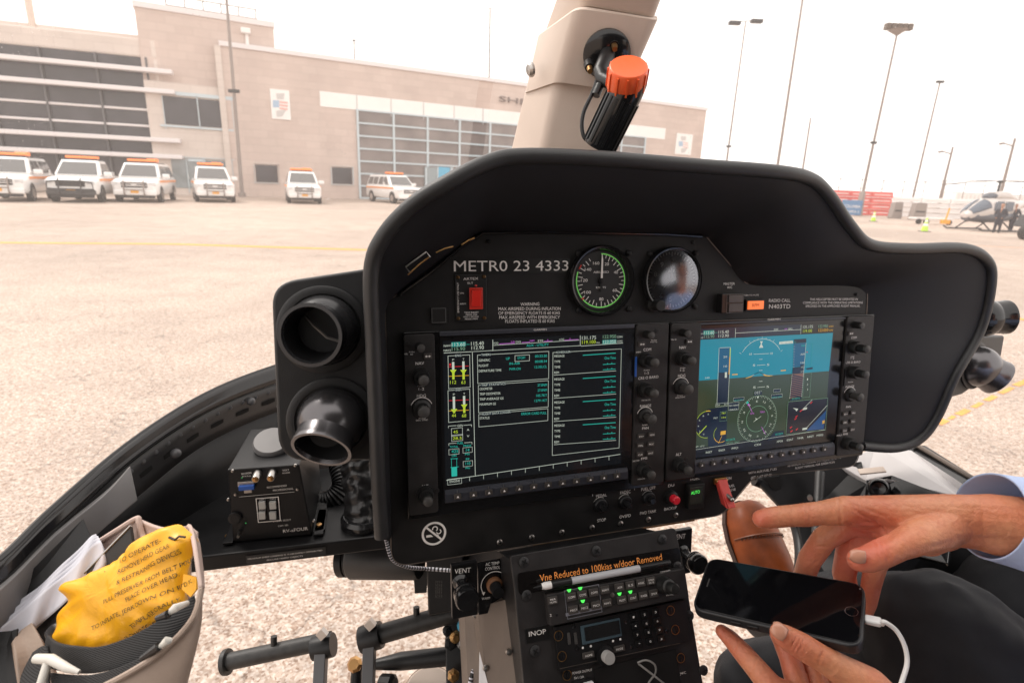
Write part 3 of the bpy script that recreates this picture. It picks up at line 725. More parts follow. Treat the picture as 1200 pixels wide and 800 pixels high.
for sy in (-1, 1):
    HS = spline([(2.36, .14, .11, .95), (2.2, .38, .30, 1.0), (1.8, .60, .50, 1.12), (1.2, .72, .68, 1.28), (.5, .76, .80, 1.38)], 6); rows = []
    for x, hy, hz_, zc in HS:
        if not (.95 < x < 2.24): continue
        r_ = []
        for k in range(9):
            t = rad(12 + 72 * k / 8); lo_ = x > 1.9
            r_.append(V((x + .01, zc + hz_ * 1.025 * math.sin(t) ** (2 / 2.3), sy * hy * 1.03 * math.cos(t) ** (2 / 2.3))))
        rows.append(r_)
    mb = MB(); mb.patch(rows); mb.build("windscreen", mat("heli_glass", (.10, .12, .15), .08), o, solid=.02)
    for x0, x1 in ((.85, .05), (-.15, -.95)):
        mb = MB(); mb.prism(rpoly([(x0, 1.30), (x1, 1.30), (x1, 1.92), (x0 - .12, 1.92)], .08), sy * .70, sy * .785); mb.build("door_window", MATS["heli_glass"], o)
mb = MB(); mb.rings([ell(.6, .3, .12, 2.15), ell(.2, .45, .28, 2.25), ell(-1.0, .45, .32, 2.28), ell(-2.2, .28, .22, 2.05)]); mb.build("engine_cowling", MATS["heli_pale_paint"], o)
mb = MB(); mb.rings([ell(.75, .2, .1, 2.12), ell(.45, .42, .22, 2.2), ell(.2, .42, .22, 2.25)]); mb.build("air_intake", MATS["heli_grey_paint"], o)
mb = MB(); mb.rings([ell(-2.3, .26, .26, 1.72), ell(-6.8, .12, .12, 2.0)]); mb.build("tail_boom", MATS["heli_pale_paint"], o)
mb = MB(); mb.prism([(-6.5, 1.6), (-7.1, 1.5), (-7.4, 2.9), (-7.0, 2.9)], -.04, .04); mb.build("tail_fin", MATS["heli_pale_paint"], o)
mb = MB(); mb.lathe([(.07, 0), (.06, .75)], (-.3, 2.5, 0), (0, 1, 0)); mb.lathe([(.16, 0), (.2, .08), (.1, .16)], (-.3, 3.1, 0), (0, 1, 0)); mast = mb.build("rotor_mast", M_carblack, o)
for k in range(4):
    a = rad(20 + 90 * k); d_ = V((math.cos(a), 0, math.sin(a))); n_ = V((-math.sin(a), 0, math.cos(a)))
    mb = MB(); rs = []
    for s_ in (0.2, .8, 2.5, 5.0):
        c = V((-.3, 3.2 - .012 * s_ * s_ + .02 * s_, 0)) + d_ * s_; w = .06 if s_ < .5 else .12
        rs.append([c - n_ * w - V((0, .02, 0)), c + n_ * w - V((0, .02, 0)), c + n_ * w + V((0, .02, 0)), c - n_ * w + V((0, .02, 0))])
    mb.rings(rs, smooth=False); mb.build("rotor_blade", mat("rotor_dark", (.13, .11, .10), .5), mast)
for sy in (-1, 1):
    mb = MB(); mb.tube([(2.5, .22, sy * 1.05), (2.1, .09, sy * 1.08), (-1.4, .07, sy * 1.08)], .05); mb.build("skid", M_carblack, o)
mb = MB()
for x in (1.3, -.8): mb.tube([(x, .08, -1.08), (x, .55, -.55), (x, .68, 0), (x, .55, .55), (x, .08, 1.08)], .045)
mb.build("cross_tube", M_carblack, o)

# ================================================================== TWO PEOPLE BY THE HELICOPTER, TUG, MISC
M_navy = mat("uniform_navy_cloth", (.035, .038, .050), .8, var=.3, vscale=6)
M_skinfar = mat("skin_plain", (.40, .21, .14), .5)
def figure(px, py, lab, face, stride, elbow):
    g = G(px, py); o = thing("person", lab, "person", Frame(g, (math.cos(face), math.sin(face), 0), (0, 0, 1)), group="crew by the parked helicopter")
    f2 = FR[o.name]; w = lambda x, y, z: f2.wld((x, y, z))   # x forward, y up, z right
    s_ = stride
    hips = w(0, .95, 0); caps = [(w(0, 1.62, 0), .085, w(.02, 1.70, 0), .10), (w(.04, 1.58, 0), .06, w(0, 1.48, 0), .06)]
    legs = []; arms = []
    for sg in (-1, 1):
        kx = s_ * sg * .14 + .03; fx = s_ * sg * .26
        legs += [(w(0, .95, sg * .09), .11, w(kx, .52, sg * .10), .075), (w(kx, .52, sg * .10), .07, w(fx, .12, sg * .11), .05)]
        arms += [(w(0, 1.42, sg * .19), .06, w(-.05, 1.12, sg * (.26 + elbow)), .048), (w(-.05, 1.12, sg * (.26 + elbow)), .045, w(.14, .95, sg * .17), .035)]
    caps += legs + arms + [(w(.14, .95, -.17), .04, w(.18, .90, -.15), .035), (w(.14, .95, .17), .04, w(.18, .90, .15), .035), (w(0, 1.0, 0), .12, w(0, 1.4, 0), .12)]
    blob("body", caps, .03, 2, M_skinfar, o)
    big = lambda cs, k: [(a, ra + k, b, rb + k) for a, ra, b, rb in cs]
    blob("jacket", big(arms, .018) + [(w(0, 1.38, -.13), .10, w(0, 1.38, .13), .10), (w(0, 1.38, -.08), .13, w(0, .98, -.06), .13), (w(0, 1.38, .08), .13, w(0, .98, .06), .13)], .03, 2, M_navy, o)
    blob("trousers", big(legs, .018), .03, 2, mat("trousers_dark_navy", (.03, .03, .04), .8), o)
    blob("hair", [(w(-.02, 1.73, 0), .095, w(-.05, 1.68, 0), .09)], .025, 1, mat("hair_dark", (.03, .02, .015), .7), o)
    for sg in (-1, 1): blob("boot", [(w(s_ * sg * .26 - .03, .07, sg * .11), .06, w(s_ * sg * .26 + .16, .05, sg * .11), .045)], .03, 1, M_carblack, o)
    return o
figure(1167, 273, "person in dark uniform standing nearer the helicopter's nose", rad(215), .3, .05)
figure(1183, 271.5, "taller person in dark uniform with hands at the waist, on the right of the pair", rad(250), .6, .12)
# small tug cut by the right edge
g = G(1201, 281); o = thing("baggage_tug", "dark tug with a white hubbed wheel, cut off by the right picture edge", "tug", WF(g))
mb = MB(); mb.cyl((0, -.12, .38), (0, .14, .38), .38, n=24); w = mb.build("wheel", M_tire, o, bevel=.03)
mb = MB(); mb.cyl((0, -.15, .38), (0, -.10, .38), .2, n=20); mb.build("rim", M_white, w)
mb = MB(); mb.hexa([(.25, .0, .62), (2.4, .0, .62), (2.4, 1.3, .62), (.25, 1.3, .62), (.5, .05, 1.25), (2.4, .05, 1.25), (2.4, 1.25, 1.25), (.5, 1.25, 1.25)]); mb.build("body", M_carblack, o, bevel=.05)
mb = MB(); mb.box(.3, -.03, .68, .6, .02, .80); mb.build("tail_lamp", M_red, o)
mb = MB(); mb.cyl((1.6, -.12, .38), (1.6, .14, .38), .38, n=24); w = mb.build("wheel", M_tire, o, bevel=.03)
# pallet truck and orange jack left of the helicopter
g = G(1112, 264); o = thing("ground_trolley", "low dark trolley with an orange hydraulic jack beside the helicopter nose", "trolley", WF(g + V((-1.4, .6, 0))))
mb = MB(); mb.box(-1.2, -.5, .35, 1.8, .5, .5); mb.build("deck", M_wb, o, bevel=.03)
for x in (-1.0, -.4, 1.4):
    mb = MB(); mb.cyl((x, -.6, .2), (x, -.45, .2), .2, n=16); mb.build("wheel", M_tire, o)
mb = MB(); mb.box(.7, -.8, .1, 1.3, -.5, .4); mb.tube([(1.0, -.65, .4), (1.1, -.65, 1.3)], .06); mb.build("jack", mat("jack_orange", (.85, .38, .05), .5), o)
# ================================================================== COCKPIT : INSTRUMENT PANEL
def screws(F, P, pts, r=.0032, z=.0, m=None, nm="screw"):
    for q in pts:
        c = F.pix(*q, z); mb = MB(); mb.lathe([(r * 1.0, 0), (r, .0012), (r * .6, .0022), (.0001, .0024)], c, n=14)
        o = mb.build(nm, m or M_alu, P)
        mb = MB(); a = random.random() * 3
        for k in (0, math.pi / 2):
            u = V((math.cos(a + k), math.sin(a + k), 0)); w = V((-u.y, u.x, 0)) * r * .12
            zc = c + V((0, 0, .0025)); mb.add([zc - u * r * .6 - w, zc + u * r * .6 - w, zc + u * r * .6 + w, zc - u * r * .6 + w], [(0, 1, 2, 3)], False)
        mb.build("recess", M_dark, o)
ip = thing("instrument_panel", "black instrument panel plate with radio call placards, rocker switch and red guarded switch", "instrument panel", PF)
P_OUT = [((451, 356), .016), ((560, 271.5), .010), ((826, 275.5), .014), ((874, 332), .008), ((1017, 333), .020), ((1006, 546), .022), ((884, 558), .030), ((846, 603), .030), ((459, 664), .020)]
loc = [PF.pix(*p) for p, r in P_OUT]
outl = rpoly([(p.x, p.y) for p in loc], [r for p, r in P_OUT], 8)
mb = MB(); mb.prism(outl, -.004, 0); pp = mb.build("panel_plate", M_panel, ip, bevel=.0008)
mb = MB(); mb.tube([V((x, y, .0004)) for x, y in outl] + [V((*outl[0], .0004))], .0006, 5); mb.build("plate_edge", mat("worn_edge", (.16, .13, .11), .4, metal=.6, var=.4, vscale=60), ip)
mb = MB()   # gold sealing strip along the lower edge, seen beneath the panel
b = loc[7].lerp(loc[8], .10); a = loc[7].lerp(loc[8], .62); mb.hexa([V((a.x, a.y - .0018, -.003)), V((b.x, b.y - .0018, -.003)), V((b.x, b.y + .0002, -.003)), V((a.x, a.y + .0002, -.003)), V((a.x, a.y - .0018, .0012)), V((b.x, b.y - .0018, .0012)), V((b.x, b.y + .0002, .0012)), V((a.x, a.y + .0002, .0012))]); mb.build("edge_strip", M_brass, ip)
# placards
mb = MB(); mb.bx(PF, (531, 303), (667.5, 319.5), 0, .0006); pl_ = mb.build("placard", mat("tape_black", (.006, .006, .006), .35), ip)
mb = MB(); mb.txt(PF, "METR0 23 4333", (532, 318), (666, 317), 13.2, .0009); mb.build("lettering", M_white, pl_)
Z1 = .0006
mb = MB()
for s, x0, x1, y in (("WARNING", 610, 632, 358.2), ("MAX AIRSPEED DURING INFLATION", 584, 657, 363.6), ("OF EMERGENCY FLOATS IS 60 KIAS", 584, 656, 368.6), ("MAX AIRSPEED WITH EMERGENCY", 585, 656, 373.6), ("FLOATS INFLATED IS 60 KIAS", 592, 650, 378.2)):
    mb.txt(PF, s, (x0, y), (x1, y - .4), 3.8, Z1)
mb.build("warning_lettering", M_white, ip)
for s, x0, x1, y, h in (("RADIO CALL", 901, 926, 354, 4), ("N403TD", 901, 926, 361.5, 5.2), ("THIS HELICOPTER MUST BE OPERATED IN", 949, 1005, 352, 2.8), ("COMPLIANCE WITH THE OPERATING LIMITATIONS", 941, 1011, 356, 2.8), ("SPECIFIED IN THE APPROVED FLIGHT MANUAL", 944, 1008, 360, 2.8),
    ("MASTER", 848, 861, 334, 3), ("W/C", 852, 858, 338.2, 3), ("PUSH TO MUTE", 871, 889, 346.8, 1.8)):
    mb = MB(); mb.txt(PF, s, (x0, y), (x1, y - .3), h, Z1); mb.build("lettering", M_white, ip)
sl = -.16
for s, x0, x1, y, h in (("FUEL CAPACITY BASIC (IMP LBS)", 870, 915, 551.5, 2.8), ("WITH AUX FUEL P LBS", 877, 910, 555.5, 2.8), ("(JET A AT 15° C)", 880, 904, 561, 2.8), ("FADEC SOFTWARE VERSION 5.400 WITH DIRECT", 923, 988, 542.5, 2.6), ("REVERSION TO MANUAL INSTALLED, REFER TO", 923, 986, 546.8, 2.6), ("FLIGHT MANUAL FOR OPERATION", 932, 978, 549.5, 2.6),
    ("PEDAL", 698.5, 711, 583, 3.6), ("FADEC", 727, 739, 579, 3.6), ("TEST", 715, 724, 575.5, 3), ("FUEL OFF", 751.5, 768, 575, 3.6), ("STOP", 700, 710, 611.5, 3.6), ("OVSPD", 726, 739, 607.2, 3.6), ("FWD TANK", 750, 769, 603, 3.6),
    ("DU", 783, 790, 570.5, 3.2), ("BACKUP", 778.5, 793, 598, 3.4), ("FADEC", 809, 820, 563, 3.4), ("MODE", 808.5, 819, 595.5, 3.4), ("ON", 851.5, 857, 562, 3.2), ("FUEL", 853, 861, 571, 3), ("VALVE", 851.5, 862, 576, 3)):
    mb = MB(); mb.txt(PF, s, (x0, y), (x1, y + sl * (x1 - x0)), h, Z1); mb.build("lettering", M_white, ip)
mb = MB()
# bracket lines around TEST
for A, B in (((694.5, 581), (694.5, 577)), ((694.5, 577.5), (712, 574.5)), ((727, 572.5), (743.5, 569.6)), ((743.5, 569.5), (743.5, 574))): mb.ln(PF, A, B, .0006, Z1)
mb.build("bracket_line", M_white, ip)
# emergency locator switch
mb = MB(); mb.bx(PF, (533, 322), (570, 375.5), 0, .0022, .002); el = mb.build("locator_switch", mat("switch_plate_black", (.012, .012, .012), .4), ip, bevel=.0004)
mb = MB(); mb.bx(PF, (549.5, 337), (565.5, 362), .0022, .0048, .001); mb.build("switch_frame", M_red, el, bevel=.0005)
c = PF.pix(557.5, 349.5, .0048)
mb = MB(); w, h = .0052, .0086
mb.hexa([(c.x - w, c.y - h, .0048), (c.x + w, c.y - h, .0048), (c.x + w, c.y + h, .0048), (c.x - w, c.y + h, .0048), (c.x - w, c.y - h, .0062), (c.x + w, c.y - h, .0062), (c.x + w, c.y + h, .0105), (c.x - w, c.y + h, .0105)]); mb.build("rocker", mat("red_rocker", (.75, .03, .02), .3), el, bevel=.0009)
mb = MB(); mb.txt(PF, "ARTEX", (543, 328.3), (560.5, 327.7), 3, .0025); mb.txt(PF, "ELT", (548, 332.8), (554.5, 332.6), 2.4, .0025); mb.txt(PF, "ON", (539, 344.5), (543.5, 344.4), 2, .0025); mb.txt(PF, "ARM", (538.8, 357), (546, 356.8), 2, .0025)
for s, x0, x1, y in (("TEST/RESET", 544, 561, 367), ("PRESS ON", 546, 559, 369.6), ("WAIT 1 SECOND", 543, 561, 372.1), ("PRESS ARM", 545, 559.5, 374.6)): mb.txt(PF, s, (x0, y), (x1, y - .3), 1.7, .0025)
p = PF.pix(537.5, 366, 0); q = PF.pix(537.5, 331, 0); mb.ltxt("EMERGENCY USE ONLY", p.x, p.y, q.y - p.y, .0019, .0025, math.pi / 2)
mb.build("lettering", M_white, el)
mb = MB(); c = PF.pix(557, 334.5); mb.lathe([(.0013, .002), (.0012, .0035), (.0001, .004)], c, n=10); mb.build("lamp", M_red, el)
screws(PF, el, [(536.5, 325), (567, 324), (537, 373), (567.5, 372.5)], .0019, .0022, M_brass)
mb = MB(); mb.bx(PF, (505, 360.5), (523.5, 378.5), 0, .003, .001); o_ = mb.build("blank_button", M_panel, ip, bevel=.0005)
mb = MB(); mb.orect(PF, (506, 361.5), (522.5, 377.5), .0005, .0032); mb.build("outline", mat("outline_grey", (.12, .12, .12), .5), o_)
# no-smoking sign
mb = MB(); c = PF.pix(508.5, 624.5)
mb.arc(PF, None, .0122, 0, 360, .0024, Z1, local=c, n=48)
a = V((c.x - .0084, c.y + .0084, Z1)); b = V((c.x + .0084, c.y - .0084, Z1)); n_ = V((1, 1, 0)).normalized() * .0011; mb.add([a - n_, b - n_, b + n_, a + n_], [(0, 1, 2, 3)])
mb.add([(c.x - .0085, c.y - .0035, Z1), (c.x - .001, c.y - .0035, Z1), (c.x - .0035, c.y - .0008, Z1), (c.x - .0085, c.y - .0008, Z1)], [(0, 1, 2, 3)])
mb.add([(c.x + .003, c.y - .0035, Z1), (c.x + .0055, c.y - .0035, Z1), (c.x + .0045, c.y - .0018, Z1), (c.x + .0015, c.y - .0008, Z1)], [(0, 1, 2, 3)])
mb.arc(PF, None, .0026, -60, 200, .0013, Z1, local=(c.x + .0012, c.y + .0052)); mb.arc(PF, None, .0024, -170, 60, .0012, Z1, local=(c.x + .0052, c.y + .0015))
mb.build("no_smoking_sign", M_white, ip)
screws(PF, ip, [(585.5, 634.5), (623, 629), (658, 623), (693.5, 617.5), (727, 613), (759.5, 608), (791.6, 603)], .0034, 0)
screws(PF, ip, [(468, 345), (572, 283), (812, 284), (1003, 345)], .0022, 0, M_dark)
# rotary and toggle controls
for x, y in ((703, 591), (732, 587.5), (759.5, 583)):
    c = PF.pix(x, y); mb = MB(); mb.lathe([(.0085, 0), (.0082, .0035), (.0070, .0045)], c, n=28); k = mb.build("push_knob", M_dark, ip, bevel=.0003)
    mb = MB(); mb.lathe([(.0045, .0045), (.0040, .011), (.0034, .012)], c, n=18); mb.build("plunger", M_gloss, k)
    mb = MB(); mb.arc(PF, None, .0095, 60, 150, .0004, Z1, local=c); mb.build("dial_mark", M_white, k)
c = PF.pix(785, 581); mb = MB(); mb.lathe([(.0085, 0), (.008, .006), (.0055, .007)], c, n=28); k = mb.build("push_button", M_knob, ip)
mb = MB(); mb.lathe([(.0052, .007), (.0052, .0145), (.0042, .0155), (.0001, .0157)], c, n=24); mb.build("cap", mat("button_red", (.75, .02, .04), .35), k)
mb = MB(); mb.bx(PF, (803.5, 566), (821, 592), 0, .007, .002); k = mb.build("annunciator", M_knob, ip, bevel=.0008)
mb = MB(); mb.bx(PF, (808, 571), (822.5, 588.5), .007, .0085); mb.build("lens", mat("annunciator_lens", (.03, .035, .03), .2), k, bevel=.0004)
mb = MB(); mb.txt(PF, "AUTO", (810, 579.5), (820, 577.5), 4, .0088); mb.build("lettering", E_led, k)
mb = MB(); mb.ln(PF, (809.5, 581), (821, 579), .0004, .0088); mb.build("divider", M_knobtop, k)
# guarded switch
a = PF.pix(843, 562, 0); mb = MB(); mb.box(a.x - .010, a.y - .004, 0, a.x + .008, a.y + .004, .004); k = mb.build("guarded_switch", M_brass, ip, bevel=.0005)
mb = MB(); g0 = a + V((-.006, 0, .004))
top = [V((-.007, .001, .002)), V((.006, .001, .002))]; 
mb.hexa([a + V((-.0075, .001, .003)), a + V((.0065, .001, .003)), a + V((.0075, -.030, .020)), a + V((-.0025, -.030, .020)), a + V((-.0075, .003, .006)), a + V((.0065, .003, .006)), a + V((.0075, -.028, .023)), a + V((-.0025, -.028, .023))])
for sx in (-.0075, .0050):
    mb.hexa([a + V((sx, 0, .001)), a + V((sx + .0015, 0, .001)), a + V((sx + .0035, -.026, .012)), a + V((sx + .002, -.026, .012)), a + V((sx, .002, .006)), a + V((sx + .0015, .002, .006)), a + V((sx + .0035, -.028, .023)), a + V((sx + .002, -.028, .023))])
mb.build("guard", M_redguard, k, bevel=.0006)
mb = MB(); mb.tube([a + V((-.002, -.010, .002)), a + V((.003, -.018, .021))], [.0022, .0028], 10); mb.sphere(a + V((.003, -.018, .021)), .0032, 12); mb.build("toggle", M_alu, k)
mb = MB(); mb.tube([a + V((-.009, .001, .005)), a + V((.008, .001, .005))], .0018, 8); mb.build("hinge_pin", M_brass, k)
# master caution block and warning light
mb = MB(); mb.bx(PF, (840, 344), (864, 365.5), 0, .010, .001); k = mb.build("caution_light", M_gloss, ip, bevel=.0006)
mb = MB(); mb.bx(PF, (853.5, 345.8), (869.5, 354), .010, .0115); mb.bx(PF, (853.5, 356), (869.5, 365), .010, .0115); mb.build("lens", mat("lens_brown_grey", (.06, .05, .048), .3), k, bevel=.0004)
mb = MB(); mb.orect(PF, (852.5, 345), (870.5, 366), .0005, .0113); mb.build("frame", M_knobtop, k)
mb = MB(); mb.bx(PF, (872, 351), (893, 363.5), 0, .004, .001); k = mb.build("warning_light", M_dark, ip, bevel=.0006)
mb = MB(); mb.bx(PF, (876, 352.7), (894, 362), .004, .0055); mb.build("lens", E_org, k, bevel=.0005)
mb = MB(); mb.txt(PF, "RPM", (881.5, 359.6), (889.5, 359.3), 4, .0058); mb.build("lettering", mat("lamp_legend", (.25, .02, .01), .5), k)
# ------------------------------------------------------------------ round gauges
ag = thing("airspeed_indicator", "round airspeed dial with a green arc and white needle", "gauge", PF.at(702, 329))
f2 = FR[ag.name]
c = f2.pix(705.5, 329, .004); R = .0395
mb = MB(); mb.rings([[c + V((math.cos(t) * r, math.sin(t) * r, z - .004)) for t in [6.2831853 * i / 64 for i in range(64)]] for r, z in ((R, 0), (R, .007), (R * .965, .009), (R * .92, .0085), (R * .86, .004), (R * .80, -.0035))], False, False); mb.build("bezel", M_gloss, ag)
cc = c.copy(); cc.z = .0008
mb = MB(); mb.disc(f2, None, R * .88, .0008, 64, local=cc); mb.build("dial", mat("dial_black", (.012, .012, .012), .5), ag)
mb = MB(); mb.m(0).arc(f2, None, R * .755, 90, -200, .0013, .0012, local=cc, n=60)
mb.m(1).arc(f2, None, R * .755, 154, 144, .0016, .0014, local=cc); mb.m(1).arc(f2, None, R * .74, 224, 219, .003, .0014, local=cc)
mb.m(2)
for k in range(34):
    a = rad(88 - k * 9.8 - (3 if k > 18 else 0)); L_ = .006 if k % 2 == 0 else .0035
    u = V((math.cos(a), math.sin(a), 0)); w = V((-u.y, u.x, 0)) * .0004; q = cc + V((0, 0, .0008)); mb.add([q + u * R * .73 - w, q + u * (R * .73 - L_) - w, q + u * (R * .73 - L_) + w, q + u * R * .73 + w], [(0, 1, 2, 3)])
for s, a in (("20", 70), ("40", 27), ("60", -32), ("80", -88), ("100", -142), ("120", 178), ("140", 142), ("160", 108)):
    r_ = R * (.52 if a not in (70,) else .50); x = cc.x + math.cos(rad(a)) * r_; y = cc.y + math.sin(rad(a)) * r_
    mb.ltxt(s, x - .0013 * len(s), y - .0016, .0026 * len(s), .0034, .0016)
mb.ltxt("AIRSPEED", cc.x - .0095, cc.y + .0085, .019, .0024, .0016); mb.ltxt("KNOTS", cc.x - .006, cc.y - .0085, .012, .0022, .0016)
mb.build("dial_marking", [mat("dial_green", (.18, .60, .12), .5, emit=(.18, .6, .12), estr=.25), mat("dial_red", (.65, .04, .03), .5), M_white], ag)  # green arc is only print; a faint glow is added to it
mb = MB(); mb.add([(cc.x - .0012, cc.y, .003), (cc.x + .0012, cc.y, .003), (cc.x + .0015, cc.y + R * .58, .003), (cc.x + .0004, cc.y + R * .74, .003), (cc.x - .0002, cc.y + R * .74, .003)], [(0, 1, 2, 3, 4)]); mb.build("needle", M_white, ag, solid=.0004)
mb = MB(); mb.lathe([(.003, .0008), (.003, .0036), (.001, .004)], cc - V((0, 0, .0008)), n=20); mb.box(cc.x - .0012, cc.y - .012, .0022, cc.x + .0012, cc.y, .0028); mb.build("needle_hub", M_dark, ag)
screws(f2, ag, [(678, 297), (737, 296.5), (678.5, 363.5), (737.5, 362)], .0032, .001, M_dark)
al = thing("altimeter", "round altimeter dial beside the airspeed dial with bright reflections and a black setting knob", "gauge", PF.at(786, 327))
f2 = FR[al.name]; c = f2.pix(788, 328, .004); R = .0385
mb = MB(); mb.rings([[c + V((math.cos(t) * r, math.sin(t) * r, z - .004)) for t in [6.2831853 * i / 64 for i in range(64)]] for r, z in ((R, 0), (R, .007), (R * .965, .009), (R * .92, .0085), (R * .90, .0065))], False, False); mb.build("bezel", M_gloss, al)
cc = c.copy(); cc.z = 0
mb = MB(); mb.disc(f2, None, R * .9, .001, 64, local=cc); mb.build("dial", mat("dial_slate", (.05, .052, .062), .45), al)
mb = MB()
for k in range(50):
    a = rad(90 - k * 7.2); L_ = .005 if k % 5 == 0 else .0028
    u = V((math.cos(a), math.sin(a), 0)); w = V((-u.y, u.x, 0)) * .0004; q = cc + V((0, 0, .0016)); mb.add([q + u * R * .84 - w, q + u * (R * .84 - L_) - w, q + u * (R * .84 - L_) + w, q + u * R * .84 + w], [(0, 1, 2, 3)])
for k in range(10):
    a = rad(90 - 36 * k); x = cc.x + math.cos(a) * R * .58; y = cc.y + math.sin(a) * R * .58; mb.ltxt(str(k), x - .002, y - .0028, .004, .0056, .0017)
mb.ltxt("ALT", cc.x - .004, cc.y + .009, .008, .0026, .0017)
mb.build("dial_marking", M_white, al)
mb = MB(); mb.add([(cc.x - .0016, cc.y - .002, .003), (cc.x + .0016, cc.y - .002, .003), (cc.x - .003, cc.y + .026, .003)], [(0, 1, 2)]); mb.add([(cc.x - .002, cc.y, .0036), (cc.x + .001, cc.y + .002, .0036), (cc.x - .012, cc.y - .010, .0036)], [(0, 1, 2)]); mb.build("needle", M_white, al, solid=.0004)
def domeglass():
    m = bpy.data.materials.new("gauge_glass"); m.use_nodes = True; nt = m.node_tree; N = nt.nodes; L = nt.links
    N.remove(N["Principled BSDF"]); t = N.new("ShaderNodeBsdfTransparent"); g = N.new("ShaderNodeBsdfGlossy"); g.inputs["Roughness"].default_value = .15; g.inputs["Color"].default_value = (.9, .92, 1, 1)
    fz = N.new("ShaderNodeFresnel"); fz.inputs[0].default_value = 2.5; x = N.new("ShaderNodeMixShader"); L.new(fz.outputs[0], x.inputs[0]); L.new(t.outputs[0], x.inputs[1]); L.new(g.outputs[0], x.inputs[2]); L.new(x.outputs[0], N["Material Output"].inputs[0]); return m
M_gg = domeglass()
mb = MB(); mb.rings([[c + V((math.cos(t) * r, math.sin(t) * r, z - .004)) for t in [6.2831853 * i / 48 for i in range(48)]] for r, z in ((R * .9, .0066), (R * .6, .0088), (R * .3, .0098), (.0001, .0101))], False, True); mb.build("glass", M_gg, al)
k0 = f2.pix(764, 357, 0); mb = MB(); mb.lathe([(.0085, 0), (.0085, .006), (.006, .007), (.0065, .018), (.0058, .0195), (.0001, .0196)], k0, n=28); mb.build("setting_knob", M_knob, al, bevel=.0003)
screws(f2, al, [(762, 297.5), (815.5, 296.5), (814.5, 359)], .0032, .001, M_dark)

# ------------------------------------------------------------------ flight displays
def knob(F, P, px, py, r, z0, kind='dual', label=None):
    c = F.pix(px, py, z0); mb = MB()
    def ribbed(mb, r, z0_, z1_, n=20):
        rs = []
        for zz, k in ((z0_, 1), (z1_ - .0008, .97), (z1_, .9)):
            rs.append([V((c.x + math.cos(6.2831853 * i / (2 * n)) * r * k * (1 if i % 2 else .94), c.y + math.sin(6.2831853 * i / (2 * n)) * r * k * (1 if i % 2 else .94), zz)) for i in range(2 * n)])
        mb.rings(rs, False, True, smooth=False)
    if kind == 'dual':
        mb.lathe([(r * 1.12, z0 - c.z), (r * 1.12, .0012), (r, .0014)], c, n=28); ribbed(mb, r, z0 + .001, z0 + .010); k = mb.build("knob", M_knob, P)
        mb = MB(); ribbed(mb, r * .62, z0 + .009, z0 + .020, 14); mb.build("inner_knob", M_knob, k); mb = MB(); mb.lathe([(r * .62, .0195), (r * .58, .0225), (r * .3, .0238), (.0001, .024)], c, n=24); mb.build("knob_cap", M_knobtop, k)
    elif kind == 'single':
        ribbed(mb, r, z0, z0 + .011, 14); k = mb.build("knob", M_knob, P); mb = MB(); mb.lathe([(r * .92, .0105), (r * .85, .0128), (.0001, .0136)], c, n=24); mb.build("knob_cap", M_knobtop, k)
    elif kind == 'pan':
        mb.lathe([(r * 1.15, 0), (r * 1.1, .003), (r * .8, .0045)], c, n=28); k = mb.build("knob", M_knob, P); mb = MB(); mb.lathe([(r * .5, .004), (r * .6, .012), (r * .75, .015), (r * .7, .0175), (r * .35, .019), (.0001, .0192)], c, n=24); mb.build("knob_cap", M_knobtop, k)
        mb = MB(); mb.arc(F, None, r * 1.32, 20, 160, .0007, z0 + .0004, local=c); mb.build("dial_mark", M_white, k)
    return k
